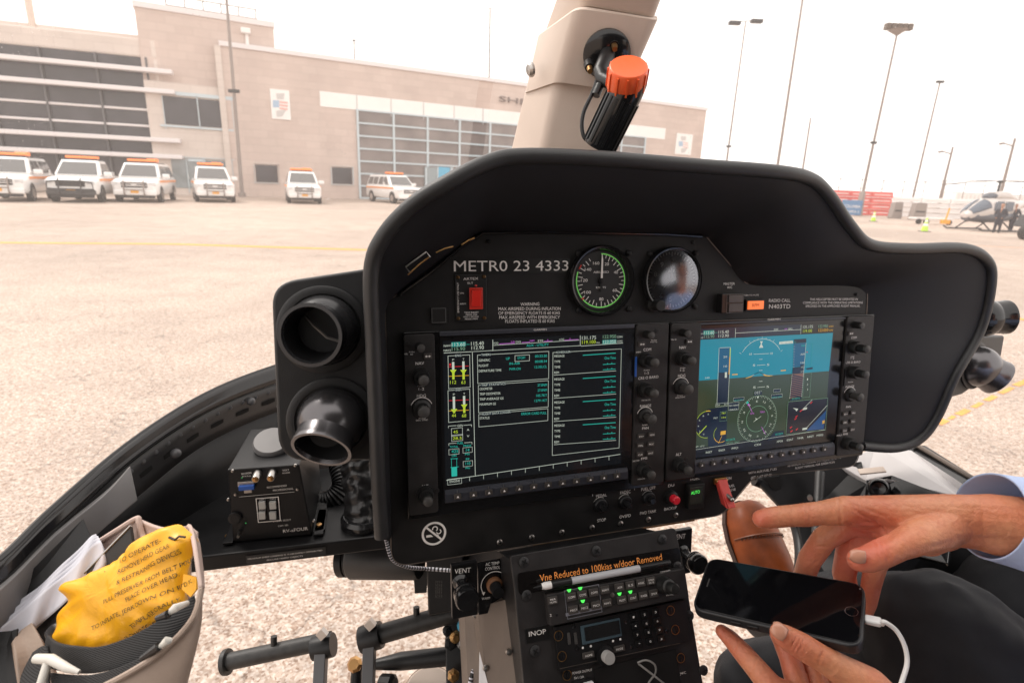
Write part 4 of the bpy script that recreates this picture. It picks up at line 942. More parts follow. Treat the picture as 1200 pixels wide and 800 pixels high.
def display(label, D_):
    F = PF.at(*D_['o']); o = thing("flight_display", label, "display", F, group="pair of flight displays")
    F = FR[o.name]; Zs = .008
    mb = MB(); mb.bx(F, D_['house'][0], D_['house'][1], 0, .004, .003); mb.build("housing", M_gloss, o, bevel=.0006)
    ls, rs_ = D_['ls'], D_['rs']
    for s_ in (ls, rs_):
        mb = MB(); mb.bx(F, s_[0], s_[1], .004, .009, .0035); mb.build("control_strip", M_bezel, o, bevel=.0008)
    mb = MB(); mb.bx(F, D_['glass'][0], D_['glass'][1], .004, .0062); mb.build("display_glass", M_gloss, o)
    mb = MB(); mb.bx(F, D_['top'][0], D_['top'][1], .004, .0085, .001); t_ = mb.build("top_bar", M_softbar, o, bevel=.0008)
    x, y = D_['brand']; mb = MB(); mb.txt(F, "GARMIN", (x - 7.5, y + 1), (x + 7.5, y + .4), 2.3, .0087); mb.build("lettering", M_white, t_)
    # softkey bar with a rolled upper lip
    A, B = D_['bar']; a = F.pix(*A, .004); b = F.pix(*B, .004); x0, x1 = a.x, b.x; y1, y0 = a.y, b.y
    hgt = y1 - y0
    mb = MB(); prof = [(y1, .004), (y1, .0065), (y1 - hgt * .08, .0085), (y1 - hgt * .3, .0098), (y0 + .001, .0098), (y0, .0088), (y0, .004)]
    mb.rings([[V((xx, yy, zz)) for yy, zz in prof] for xx in (x0, x1)], smooth=False); bar = mb.build("softkey_bar", M_softbar, o, bevel=.0006)
    k0, k1 = F.pix(*D_['k'][0], .010), F.pix(*D_['k'][1], .010)
    for i in range(12):
        c = k0.lerp(k1, i / 11); c.y = (k0.y + k1.y) / 2; w, h = .0040, .0030
        mb = MB(); mb.prism(rpoly([(c.x - w, c.y - h), (c.x + w, c.y - h), (c.x + w, c.y + h), (c.x - w, c.y + h)], .0008), .0098, .0125); k = mb.build("softkey", M_key, o, bevel=.0004)
        mb = MB(); mb.add([(c.x - .0014, c.y - .0012, .0127), (c.x + .0014, c.y - .0012, .0127), (c.x, c.y + .0014, .0127)], [(0, 1, 2)]); mb.build("arrow_mark", M_white, k)
        mb = MB(); mb.box(c.x - .0003, c.y + .0035, .0096, c.x + .0003, y1 - .0005, .0100); mb.build("key_divider", M_alu, bar)
    for px, py, r, kd in D_['knobs']: knob(F, o, px, py, r, .009, kd)
    for px, py, s in D_['btn']:
        c = F.pix(px, py, .009); w, h = (.0042, .0029); mb = MB(); mb.prism(rpoly([(c.x - w, c.y - h), (c.x + w, c.y - h), (c.x + w, c.y + h), (c.x - w, c.y + h)], .0008), .009, .0112); k = mb.build("button", M_key, o, bevel=.0004)
        mb = MB()
        if s == '<>':
            mb.add([(c.x - .003, c.y, .0115), (c.x - .0012, c.y - .0012, .0115), (c.x - .0012, c.y + .0012, .0115)], [(0, 1, 2)]); mb.add([(c.x + .003, c.y, .0115), (c.x + .0012, c.y - .0012, .0115), (c.x + .0012, c.y + .0012, .0115)], [(0, 1, 2)]); mb.add([(c.x - .0014, c.y - .0003, .0115), (c.x + .0014, c.y - .0003, .0115), (c.x + .0014, c.y + .0003, .0115), (c.x - .0014, c.y + .0003, .0115)], [(0, 1, 2, 3)])
        else: mb.ltxt(s, c.x - .003, c.y - .001, .006, .002, .0115)
        mb.build("legend", M_white, k)
    for s, x0, x1, y0_, y1_, h in D_['lab']: mb = MB(); mb.txt(F, s, (x0, y0_), (x1, y1_), h, .0094); mb.build("lettering", M_white, o)
    for px, py in D_.get('scr', []):
        c = F.pix(px, py, .009); mb = MB(); mb.lathe([(.0028, .0), (.0028, .0006), (.0014, .0008), (.0012, .0003)], c, n=14); mb.build("screw", M_bezel, o)
    # memory card slots on the right strip
    for A, B, m in D_['slots']:
        mb = MB(); mb.bx(F, A, B, .009, .0108); mb.build("card_slot", m, o, bevel=.0002)
    scr = MB(); scr.rect(F, D_['scr4'][0], D_['scr4'][1], .0065); s_o = scr.build("screen", E_black, o)
    D_['draw'](F, o, s_o)
    return o
SC = [E_cyan, E_white, E_green, E_red, E_mag, E_amber, E_tint, E_tape, E_arc, E_navy]
def header(mb, F, z, T):   # shared radio header line; T maps (u,v) 0..1 to photo px
    pass
def draw_left(F, o, s_o):
    z = .0068; z2 = .0071; mb = MB(); W_ = 1
    wt = .00055
    def T(m, s, x0, x1, y, h, y1=None): mb.m(m).txt(F, s, (x0, y), (x1, y - .045 * (x1 - x0) if y1 is None else y1), h, z2)
    mb.m(6).fill(F, [(529, 401), (545.8, 400.2), (545.8, 405.6), (529, 406.4)], z)
    T(1, "NAV1", 520, 528.5, 406.4, 2.6); T(1, "113.60", 529.5, 545.2, 405.8, 4.3); T(0, "<>", 546.5, 550.5, 404.5, 2); T(1, "115.40", 552, 567, 404.6, 4.3)
    T(1, "NAV2", 520, 528.5, 411.8, 2.6); T(8, "115.90", 529.5, 545, 411, 4.3); T(1, "112.90", 552.5, 567, 409.6, 4.3)
    mb.m(1).ln(F, (577.5, 398), (577.6, 411), wt, z2); mb.ln(F, (520, 413.5), (552, 412), wt, z2); mb.ln(F, (552, 412), (681, 404.8), wt * .8, z2); mb.ln(F, (681, 405.4), (730, 401.8), wt, z2)
    mb.ln(F, (577.6, 404.6), (679, 398.4), wt * .8, z2); mb.ln(F, (680, 393), (680, 405), wt, z2)
    T(1, "FOD", 578.5, 584, 403.2, 2.3); mb.m(4).ln(F, (585, 402.9), (603, 402), wt, z2); T(4, "LG", 599, 603, 401.4, 2.2); T(1, "DIS", 604.5, 610.5, 401.8, 2.4); mb.m(4).ln(F, (611.5, 401.3), (621, 400.8), wt, z2); T(4, "NM", 621, 626, 400.4, 2.2)
    T(1, "ETE", 630.5, 636.5, 400.4, 2.4); mb.m(4).ln(F, (637, 400), (647.5, 399.3), wt, z2); T(1, "LOG", 655.5, 661, 398.9, 2.4); mb.m(4).ln(F, (661.5, 398.6), (678, 397.6), wt, z2); mb.ln(F, (642, 399.8), (642, 397.5), wt, z2); mb.ln(F, (668, 398.2), (668, 396), wt, z2)
    T(0, "AUX - UTILITY", 617, 643, 406.2, 3)
    T(1, "131.175", 682, 698.5, 398, 4.2); T(2, "119.100", 682, 698, 403, 4.2); T(1, "MW", 699, 703, 402.4, 1.8); T(8, "122.950", 706.5, 722, 396.5, 4); mb.m(6).fill(F, [(706, 398.4), (722.2, 397.6), (722.2, 402.4), (706, 403.2)], z); T(1, "123.050", 706.8, 721.8, 402.3, 3.8); T(1, "COM1", 723, 729.5, 395.8, 2.2); T(1, "COM2", 723, 729.5, 400.8, 2.2)
    # boxes
    def box(x0, y0, x1, y1, title=None, tx=None, th=2.4, m=1):
        A, B = (x0, y0), (x1, y1); mb.m(m).orect(F, A, B, wt * .8, z2)
        if title:
            a, b = tx; mid = F.pix(x0, y0, z2); ya = y0
            p = F.pix(a, ya, z2); t = PF
            pa = F.pix(x0, y0, z2); q0 = F.pix(a, ya, z2).x; q1 = F.pix(b, ya, z2).x
            mb.m(9).add([(q0 - .0005, pa.y - .0012, z2 + .0001), (q1 + .0005, pa.y - .0012, z2 + .0001), (q1 + .0005, pa.y + .0012, z2 + .0001), (q0 - .0005, pa.y + .0012, z2 + .0001)], [(0, 1, 2, 3)])
            mb.m(m).ltxt(title, q0, pa.y - .0011, q1 - q0, .0023, z2 + .0002)
    mb.m(1).ln(F, (553.5, 412.5), (557, 557), wt, z2)
    for (y0, y1, tt, vals, hts) in ((417, 453.5, "ENG", ("112", "63"), (434, 434)), (457.5, 492.5, "XMSN", ("44", "68"), (480, 474.5))):
        box(525, y0, 551, y1, tt, (533.5, 540.5))
        dx = (y0 - 417) * .02
        for k, xx in enumerate((531 + dx, 543 + dx)):
            t0 = y0 + 5.5 - k * .8; mb.m(1).txt(F, "P" if k == 0 else "T", (xx - 1, t0), (xx + 1.2, t0), 2.2, z2)
            mb.m(8 if False else 1)
            p = F.pix(xx, t0 + 1.5, z2); q = F.pix(xx, y1 - 9, z2); yy = F.pix(xx, hts[k], z2).y
            mb.m(0 if False else 1).add([(p.x - .0012, yy, z2), (p.x + .0012, yy, z2), (p.x + .0012, p.y, z2), (p.x - .0012, p.y, z2)], [(0, 1, 2, 3)])
            mb.m(2).add([(p.x - .0012, q.y, z2), (p.x + .0012, q.y, z2), (p.x + .0012, yy, z2), (p.x - .0012, yy, z2)], [(0, 1, 2, 3)])
            mb.add([(p.x - .0035, yy + .0008, z2 + .0001), (p.x, yy - .004, z2 + .0001), (p.x + .0035, yy + .0008, z2 + .0001)], [(0, 1, 2)])
            s = vals[k]; mb.txt(F, s, (xx - 1.8 * len(s) / 1.5, y1 - 3.8), (xx + 1.8 * len(s) / 1.5, y1 - 4), 4, z2)
        for yy, m in (((429 if tt == "ENG" else 468.5), 3), ((440 if tt == "ENG" else 480.5), 5)):
            mb.m(m).ln(F, (525.8, yy + .8), (549.5, yy - .3), .0006, z2 - .0001)
    mb.m(3).disc(F, (527.5, 427), .0012, z2, 12)
    # generator
    def br(x0, x1, y, tt, tx, m=1, mt=1):
        mb.m(m).ln(F, (x0, y), (tx[0] - 1, y - .6), wt * .8, z2); mb.ln(F, (tx[1] + 1, y - .9), (x1, y - 1.6), wt * .8, z2); mb.ln(F, (x0, y), (x0, y + 2.5), wt * .8, z2); mb.ln(F, (x1, y - 1.6), (x1, y + .8), wt * .8, z2); T(mt, tt, tx[0], tx[1], y + .8, 2.6)
    br(525.5, 552.5, 499, "GEN", (536, 542.5)); T(2, "45", 531, 536.5, 507.5, 3.4); T(2, "28.5", 530.5, 541, 515, 3.4); mb.m(1).orect(F, (529, 502), (542, 509.5), wt * .7, z2); mb.orect(F, (529.3, 509.8), (542.3, 515.8), wt * .7, z2); T(1, "A", 547, 550, 504.6, 2.6); T(1, "V", 547, 550, 512, 2.6)
    br(526, 553, 519.5, "FUEL", (536, 543), 1, 0); T(0, "TOTAL", 527, 537, 524.6, 2.5); T(0, "PRESS", 543, 552, 523.4, 2.5); T(0, "425", 529, 537, 530.4, 3.6); T(0, "14", 546, 550, 528.6, 3.4); T(0, "LBS", 529.5, 535, 534.8, 2.4); T(0, "PSI", 545, 550, 533, 2.4); T(0, "FF", 546, 550, 539, 2.6); T(0, "110", 545.5, 551, 544.4, 3.4); T(0, "PPH", 545.5, 550.5, 549.4, 2.4)
    mb.m(1).orect(F, (526, 526.5), (538, 531.5), wt * .6, z2); mb.orect(F, (542.5, 524.5), (553.5, 529.5), wt * .6, z2); mb.orect(F, (542.8, 540.5), (553.8, 545.5), wt * .6, z2)
    mb.m(0).orect(F, (529, 537.5), (535.5, 557), wt * .7, z2); mb.rect(F, (529.2, 547.5), (535.4, 557.5), z2 - .0001); mb.ln(F, (528, 537.3), (536.5, 537), wt, z2); mb.ln(F, (528, 547.5), (537.5, 546.6), wt, z2)
    # text boxes
    box(559.5, 416, 643, 443.5, "TIMERS", (564, 575)); T(1, "GENERIC", 561, 574.5, 423.6, 2.9); T(1, "FLIGHT", 561, 572.5, 429.8, 2.9); T(1, "DEPARTURE TIME", 561, 587.5, 436, 2.9)
    T(0, "UP", 593, 597.5, 421.5, 3); T(0, "STOP?", 606.5, 615.5, 420.8, 3); mb.m(1).orect(F, (603.5, 416.5), (620.5, 422.5), wt * .8, z2 + .0003); T(0, "IN-AIR", 597, 609.5, 427.4, 3); T(0, "PWR-ON", 597, 610, 433.8, 3)
    T(0, "00:33:30", 627, 641, 418.8, 3); T(0, "00:08:34", 627, 641, 425, 3); T(0, "12:35LCL", 626.5, 641, 431.4, 3)
    box(560.5, 451.5, 642.5, 476.5, "TRIP STATISTICS", (564, 592.5)); T(1, "ODOMETER", 562, 577, 457, 2.9); T(1, "TRIP ODOMETER", 562, 586.5, 463, 2.9); T(1, "TRIP AVERAGE GS", 562, 590, 469, 2.9); T(1, "MAXIMUM GS", 562, 581, 475, 2.9)
    T(0, "27.0NM", 630, 641, 452.6, 3); T(0, "27.0NM", 630, 641, 458.6, 3); T(0, "105.7KT", 628.5, 641, 464.8, 3); T(0, "1279.1KT", 626.5, 641, 470.8, 3)
    box(561, 485.5, 642, 492.5, "FLIGHT DATA LOGGER", (565, 598.5)); T(1, "STATUS", 562, 573.5, 491.2, 2.9); T(0, "ERROR CARD FULL", 611, 640.5, 486.2, 3)
    # scheduler
    mb.m(1).orect(F, (648, 413), (725.5, 524.5), wt * .8, z2); 
    p = F.pix(648, 413, z2); q0 = F.pix(652, 412, z2).x; q1 = F.pix(668.5, 411, z2).x
    mb.m(9).add([(q0, p.y - .0012, z2 + .0001), (q1, p.y - .0012, z2 + .0001), (q1, p.y + .0012, z2 + .0001), (q0, p.y + .0012, z2 + .0001)], [(0, 1, 2, 3)]); mb.m(1).ltxt("SCHEDULER", q0, p.y - .0011, q1 - q0, .0023, z2 + .0002)
    for k in range(4):
        dy = 27.4 * k - .3 * k
        for j, (s, x1) in enumerate((("MESSAGE", 661.5), ("TYPE", 656.5), ("TIME", 656.5), ("REM", 655))): T(1, s, 649.5, x1, 418.6 + 6.4 * j + dy, 2.8)
        mb.m(0).ln(F, (683, 416.2 + dy), (721.5, 413.6 + dy), .0008, z2); T(0, "One Time", 708.5, 721.5, 421 + dy, 3.2)
        for j in (0, 1):
            y = 427 + dy + 6.2 * j; mb.m(0).ln(F, (706.5, y), (721.3, y - 1), .0006, z2); mb.ln(F, (712, y - .2), (712, y - 1.8), .0006, z2); mb.ln(F, (717, y - .5), (717, y - 2.4), .0006, z2)
        mb.m(1).ln(F, (649, 439.5 + dy), (722, 434.3 + dy), wt * .8, z2)
    # softkey baseline
    mb.m(1).ln(F, (523, 562.5), (727, 532), wt, z2)
    for k in range(1, 12):
        x = 523 + 204 * k / 12 + 8 * (1 - k / 12) + 3; y = 562.5 - (x - 523) * .1495; mb.ln(F, (x, y), (x, y + 5), wt * .8, z2)
    mb.orect(F, (524.5, 561.5), (541, 566), wt * .6, z2); T(1, "ENGINE", 527, 539, 565.4, 2.7, 564)
    mb.build("readout", SC, s_o)
L_ = dict(o=(627, 475), house=((471, 389), (776, 566)), ls=((472, 391.5), (513, 597.5)), rs=((743.5, 379.5), (775, 563)), glass=((514.5, 390), (741.5, 549)), top=((514.5, 388), (741.5, 384)), brand=(633, 386.5), bar=((520.5, 573), (733, 559.5)), k=((536, 581), (722.5, 556.4)), scr4=((518.5, 399.5), (728, 543)),
    knobs=[(491.5, 406, .0046, 'single'), (493, 441, .0088, 'dual'), (494, 478, .0085, 'pan'), (498, 578, .0085, 'dual'), (757, 391.5, .0046, 'single'), (756, 421.5, .0085, 'dual'), (755.5, 456.5, .0085, 'dual'), (755.5, 487, .0080, 'pan'), (752.5, 549, .0085, 'dual')],
    btn=[(501, 417, '<>'), (751.5, 403, '<>'), (750.5, 510.5, 'D>'), (763, 508.5, 'MENU'), (749.8, 521.2, 'FPL'), (762.2, 519.4, 'PROC'), (749.2, 531.8, 'CLR'), (761.4, 530, 'ENT')],
    lab=[("VOL", 473.5, 478, 415.6, 415.4, 1.9), ("PUSH", 479.5, 485.5, 413.2, 413, 1.5), ("ID", 481, 484, 416, 415.8, 1.6), ("NAV", 487, 497, 427.5, 427, 3.6), ("PUSH", 489.5, 497, 453, 452.6, 1.8), ("1-2", 490.5, 497, 457.3, 457, 3.2), ("HDG", 488.5, 499, 465.4, 465, 3.6), ("PUSH", 491, 498.5, 491, 490.6, 1.6), ("HDG SYNC", 487.5, 501.5, 493.4, 492.4, 1.8), ("ALT", 493.5, 502, 571.4, 570.6, 3.6),
         ("PUSH", 763, 769.5, 399.4, 399.2, 1.4), ("VOL SQ", 762, 770, 401.4, 401, 1.3), ("COM", 754, 763, 411.4, 410.8, 3.4), ("EMERG", 745.5, 751, 413.4, 413, 1.6), ("PUSH", 754.5, 761, 434.6, 434.2, 1.5), ("1-2", 755.5, 760.5, 438.4, 438, 2.8), ("CRS O BARO", 748, 771.5, 444.8, 442.6, 3.2), ("PUSH CRS CTR", 752, 762, 469.8, 469, 1.5), ("RANGE", 750, 763, 477.4, 476.2, 3.2), ("PUSH", 752.5, 758.5, 498.8, 498.2, 1.6), ("PAN", 752.5, 760, 503.2, 502.4, 3), ("DFLT MAP", 741.5, 749, 541, 540, 1.7), ("FMS", 751.5, 758.5, 538.8, 537.6, 2.9), ("PUSH CRSR", 747.5, 756, 562, 561, 1.5)],
    scr=[(477, 402), (512, 574.5), (770, 387.5), (747, 393)], slots=[((744, 418), (745.2, 441), mat("card_blue", (.02, .10, .42), .4)), ((744, 452), (745.5, 474), M_dark)], draw=draw_left)
display("left flight display showing the black utility page with teal timers", L_)
def draw_right(F, o, s_o):
    z = .0067; z2 = .0070; z3 = .0073; z4 = .0076
    bgm = MB(); bgm.m(0).fill(F, [(815.6, 398.3), (976.2, 389.8), (971.5, 434.6), (813.8, 446.3)], z); bgm.m(1).fill(F, [(813.8, 446.3), (971.5, 434.6), (966.8, 501), (811.2, 525.5)], z)
    bgm.m(2).fill(F, [(817, 385.5), (862, 383.3), (862, 395.3), (816.4, 397.6)], z); bgm.m(2).fill(F, [(862, 383.5), (939, 380), (938.8, 391), (862, 395.3)], z)
    bgm.build("picture", [E_sky, E_land, E_navy], s_o)
    mb = MB(); wt = .0005
    def T(m, s, x0, x1, y, h, k=-.05): mb.m(m).txt(F, s, (x0, y), (x1, y + k * (x1 - x0)), h, z3)
    mb.m(6).fill(F, [(824.5, 387.4), (837, 386.8), (837, 391.8), (824.5, 392.4)], z2); T(1, "NAV1", 818, 824, 392.2, 2); T(1, "113.60", 825, 837, 391.8, 3.8); T(0, "<>", 838, 841, 390.6, 1.8); T(1, "115.40", 842, 854, 390.9, 3.8); T(1, "NAV2", 818, 824, 396.8, 2); T(8, "115.90", 825, 837, 396.2, 3.6); T(1, "112.90", 842, 854, 395.3, 3.6)
    mb.m(1).ln(F, (862, 384.5), (861.6, 395.6), wt, z2); mb.ln(F, (862, 390.2), (938.8, 386), wt, z2); mb.ln(F, (938.8, 380.5), (938.4, 391.2), wt, z2)
    T(1, "DIS", 907, 912, 387, 2.2); T(4, "NM", 919.5, 922.5, 386.4, 1.8); T(1, "BRG", 924, 928.5, 386.4, 2.2); T(1, "131.175", 941, 952.5, 384.8, 3.6); T(2, "119.100", 941, 951.5, 389.6, 3.6); T(8, "122.950", 959, 970, 384, 3.4); T(5, "123.050", 959, 970.5, 388.6, 3.4); T(5, "COM1", 971.2, 976.5, 383.4, 2); T(5, "COM2", 971.2, 976, 387.8, 2)
    # airspeed tape
    mb.m(7).fill(F, [(843, 407.6), (855.6, 407), (854.6, 435.8), (842.2, 436.4)], z2); mb.m(9).fill(F, [(842.2, 436.4), (854.8, 436), (852.6, 473), (840.3, 474)], z2)
    mb.m(5).ln(F, (855.4, 418), (854.4, 438.6), .0016, z3); mb.m(2).ln(F, (855.8, 408), (855.5, 417.6), .0012, z3); mb.m(1).ln(F, (843, 407.4), (856, 407), wt, z3); mb.ln(F, (842.7, 408), (840.2, 473.5), wt, z3); mb.ln(F, (856.2, 407), (853.2, 472.6), wt, z3)
    T(1, "20", 847.5, 852, 419.2, 2.4); T(1, "10", 848, 852, 430.2, 2.4); mb.m(1).fill(F, [(849.5, 436), (852, 435.9), (851.8, 442.4), (849.3, 442.5)], z4); T(1, "GS     KT", 839.5, 853, 475.4, 1.8, -.08); mb.m(1).orect(F, (838.8, 472.8), (853.2, 475.4), wt * .6, z3)
    # attitude arc & pointer
    c = F.pix(891.2, 429, z3); R = .0345
    mb.m(1).arc(F, None, R, 34, 146, .0005, z3, local=c, n=40)
    for a in (30, 45, 60, 70, 80, 90, 100, 110, 120, 135, 150):
        u = V((math.cos(rad(a)), math.sin(rad(a)), 0)); L = .0035 if a % 30 == 0 else .002; w = V((-u.y, u.x, 0)) * .0002; q = c; mb.add([q + u * R - w, q + u * (R + L) - w, q + u * (R + L) + w, q + u * R + w], [(0, 1, 2, 3)])
    for pts in ([(890.6, 399.8), (894, 399.6), (892.2, 403.6)], [(889.5, 407.5), (894.5, 407.2), (892, 402)]): mb.fill(F, pts, z4)
    for y, w, s in ((414.5, 9, "10"), (427.6, 5, "5"), (453.4, 4.5, "5")):
        mb.ln(F, (892 - w, y + .4), (892 + w, y - .4), wt, z3); mb.txt(F, s, (892 - w - 5, y + 1.6), (892 - w - 2, y + 1.4), 2.6, z3); mb.txt(F, s, (892 + w + 1.5, y + .8), (892 + w + 4.5, y + .6), 2.6, z3)
    for y in (421, 434, 446.8): mb.ln(F, (889.5, y), (893.5, y - .3), wt, z3)
    mb.m(5); mb.fill(F, [(873.5, 443), (881, 440.2), (885, 438), (880, 441.6), (874, 443.3)], z4); mb.fill(F, [(892.8, 437.4), (899, 439.6), (906.5, 439.8), (901, 440.8), (896, 440.2)], z4); mb.ln(F, (858, 438.8), (864.5, 438.4), .0013, z4); mb.ln(F, (915, 434.2), (921, 433.6), .0013, z4); mb.m(9).ln(F, (884, 438.4), (890, 436), .0008, z4); mb.ln(F, (890, 436), (895, 438.4), .0008, z4)
    T(1, "340", 826, 831.5, 443.6, 2)
    # altitude tape
    mb.m(7).fill(F, [(930, 402.6), (944.6, 401.8), (943, 428.5), (929, 430)], z2); mb.m(9).fill(F, [(930.4, 397.6), (945, 396.6), (944.7, 401.4), (930.2, 402.4)], z3); mb.m(9).fill(F, [(929, 430.4), (938, 429.4), (938, 427), (942.6, 426.6), (941.4, 437), (928.2, 438)], z3); T(1, "40", 938.5, 942, 431.4, 2.6); T(1, "20", 938, 941.5, 436.6, 2.6)
    mb.m(1).fill(F, [(913.2, 400.4), (929.4, 399), (929.4, 402.2), (913, 403.4)], z3); T(9, "VS  1.0  NM", 915, 928, 402.6, 1.6); T(0, "C", 931, 933, 402, 2.4); T(1, "200", 938, 943, 416, 2.2); T(1, "100", 938, 942.5, 426, 2.2); T(0, "300", 939, 943.5, 406, 2)
    mb.m(5).m(8)
    # hatch
    hp = [(928, 438.4), (941.8, 437), (938.8, 465), (925.4, 466.4)]; mb.m(10).fill(F, hp, z2)
    for k in range(11):
        t = k / 11; xl = 928 - 2.6 * t; xr = 941.8 - 3 * t; y = 438.6 + 27.4 * t; mb.m(9).fill(F, [(xl, y), (xr, min(y + 3.2, 465)), (xr, min(y + 4.8, 465.6)), (xl, y + 1.5)], z3)
    mb.m(1).ln(F, (944.6, 402), (939.4, 465), wt, z3); mb.ln(F, (928.3, 438), (925.4, 467), wt, z3); mb.m(6).orect(F, (945.2, 403), (950.6, 428), wt * .7, z3); mb.m(3).disc(F, (945.8, 412.5), .0009, z4, 10); mb.m(9).fill(F, [(944, 431.6), (952.5, 430), (952.3, 432.4), (946, 433.2)], z4); mb.m(8).orect(F, (942.6, 437), (948.8, 465), wt * .6, z3)
    for k, s in enumerate(("1", "2", "3")): mb.m(1).txt(F, s, (945.6, 445.4 + 6 * k), (946.8, 445.3 + 6 * k), 2.4, z3)
    for k in range(9): mb.m(1).ln(F, (929.8 - .1 * k, 406 + 3 * k), (931.6 - .1 * k, 405.9 + 3 * k), wt * .6, z3)
    mb.m(9).fill(F, [(926, 467.6), (939, 465.6), (938.8, 468), (925.8, 470)], z3); T(0, "30.08IN", 928, 937, 468.4, 2, -.12)
    # HSI
    c = F.pix(887.5, 490.5, z3); Ro = .0305; Ri = .0168
    mb.m(8).arc(F, None, Ro * .985, -180, 180, .0003, z3, local=c, n=60); mb.m(8).arc(F, None, Ri, 0, 360, .0005, z3, local=c, n=50)
    for k in range(72):
        a = rad(5 * k); u = V((math.cos(a), math.sin(a), 0)); w = V((-u.y, u.x, 0)) * .00018; L = .0032 if k % 2 == 0 else .0018; mb.m(1).add([c + u * Ro - w, c + u * (Ro - L) - w, c + u * (Ro - L) + w, c + u * Ro + w], [(0, 1, 2, 3)])
    for k, s in enumerate(("E", "12", "15", "S", "21", "24", "W", "30", "33", "N", "3", "6")):
        a = math.pi / 2 - math.pi / 6 * k + rad(5); x = c.x + math.cos(a) * Ro * .76; y = c.y + math.sin(a) * Ro * .76; rt = a - math.pi / 2; w = .0018 * len(s) + .001; co, si = math.cos(rt), math.sin(rt)
        mb.m(1).ltxt(s, x - w / 2 * co + .0013 * si, y - w / 2 * si - .0013 * co, w, .0026, z3, rt)
    mb.m(9).fill(F, [(883.6, 458.5), (893, 457.5), (892.8, 462.3), (883.4, 463.3)], z3); T(1, "085°", 884.2, 892.4, 461.8, 3.4, -.1); mb.m(1).fill(F, [(886.8, 464.6), (889.4, 464.3), (888, 467)], z4)
    mb.m(0).disc(F, (876, 471.5), .0018, z4, 10); mb.m(4).disc(F, (877.2, 474), .0014, z4 + .0002, 10); mb.m(4).ln(F, (878, 475.5), (881.5, 482.5), .0006, z4); mb.ln(F, (892.5, 500), (897, 508.5), .0006, z4); T(4, "GPS", 879, 883.6, 485.4, 2); T(4, "TERM", 890.5, 896, 483.6, 2)
    mb.m(1).fill(F, [(884.5, 489), (888, 491), (884.6, 492.4), (886, 490.8)], z4); mb.ln(F, (883, 494), (892, 487.5), wt, z4)
    # boxes around the rose
    for (A, B, s, m) in (((859.5, 466.2), (871.8, 468.6), "HDG 071°", 0), ((854, 472), (865.6, 479.6), "NO WPNS DATA", 1), ((906.5, 456), (914.5, 458.6), "", 1), ((904, 462.4), (916.5, 465), "CRS 071", 0)):
        a = F.pix(*A, z2); b = F.pix(*B, z2); y0, y1 = b.y, a.y; 
        if y0 > y1: y0, y1 = y1, y0
        y0 -= .001
        mb.m(9).add([(a.x, y0, z2 + .0001), (b.x, y0, z2 + .0001), (b.x, y1, z2 + .0001), (a.x, y1, z2 + .0001)], [(0, 1, 2, 3)])
        mb.m(1).orect(F, A, B, wt * .5, z3)
        if s == "NO WPNS DATA": mb.ltxt("NO HDNG", a.x + .0006, (y0 + y1) / 2 + .0006, b.x - a.x - .0012, .0022, z3); mb.ltxt("DATA", a.x + .002, y0 + .0008, (b.x - a.x) - .004, .0022, z3)
        elif s: mb.m(m).ltxt(s, a.x + .0006, y0 + .0007, b.x - a.x - .0012, .0018, z3)
    # engine gauge lower left
    mb.m(9).fill(F, [(829, 479.2), (852.6, 476), (851, 521), (830, 523)], z2 - .0001)
    c1 = F.pix(828.5, 497, z2); mb.m(9).disc(F, None, .0170, z2, 40, local=c1); mb.m(2).arc(F, None, .0170, 75, 275, .0005, z3, local=c1); mb.m(5).arc(F, None, .0170, 78, 98, .0011, z3, local=c1); mb.m(2).ln(F, (828, 498.6), (819, 508.4), .0009, z4)
    for k, s in enumerate(("10", "8", "6", "4", "2", "0")): a = rad(85 + 33 * k); mb.m(1).ltxt(s, c1.x + math.cos(a) * .0128 - .001, c1.y + math.sin(a) * .0128 - .001, .0018, .0020, z3)
    T(1, "MGT", 836, 841, 490.6, 2); T(2, "787", 845.5, 850.5, 485, 2); T(2, "104", 845.5, 850.5, 490, 2); mb.m(8).orect(F, (844, 482.6), (851.4, 492.6), wt * .5, z3)
    c2 = F.pix(845, 508, z2); mb.m(2).arc(F, None, .0110, 130, 205, .0004, z3, local=c2); mb.m(5).arc(F, None, .0110, 205, 300, .0007, z3, local=c2); mb.m(5).ln(F, (846, 510.6), (841.8, 519.4), .0006, z4); mb.m(5).fill(F, [(844.6, 505.2), (850.6, 504.2), (850.3, 508.6), (844.3, 509.6)], z4)
    T(1, "OAT  15°C", 813, 825.5, 524.8, 2, -.13); T(0, "NO DATA", 850.5, 861.5, 516.8, 2.4, -.14); T(8, "HDG 061", 850.5, 866, 520.4, 2, -.14)
    mb.m(9).fill(F, [(907.6, 505.4), (918.8, 504), (918.2, 512.4), (899, 516)], z2 + .0001); T(0, "NO DATA", 908.5, 917.5, 510, 2.4, -.14)
    # inset map
    mb.m(11).rect(F, (923.6, 470.6), (967.2, 503.5), z2 + .0002)
    a = F.pix(923.6, 470.6, z2); b = F.pix(967.2, 503.5, z2); X0, X1, Y1, Y0 = a.x, b.x, a.y, b.y; w, h = X1 - X0, Y1 - Y0
    q = lambda u, v: (X0 + w * u, Y0 + h * v, z3)
    mb.m(12).add([q(.50, .04), q(.95, .04), q(.98, .62)], [(0, 1, 2)])
    for (u0, v0, u1, v1) in ((.46, .08, 1, .78), (.35, .70, .60, 1.0)):
        p_ = V(q(u0, v0)); r_ = V(q(u1, v1)); d_ = (r_ - p_).normalized(); n_ = V((-d_.y, d_.x, 0)) * .0003; mb.m(1).add([p_ - n_, r_ - n_, r_ + n_, p_ + n_], [(0, 1, 2, 3)])
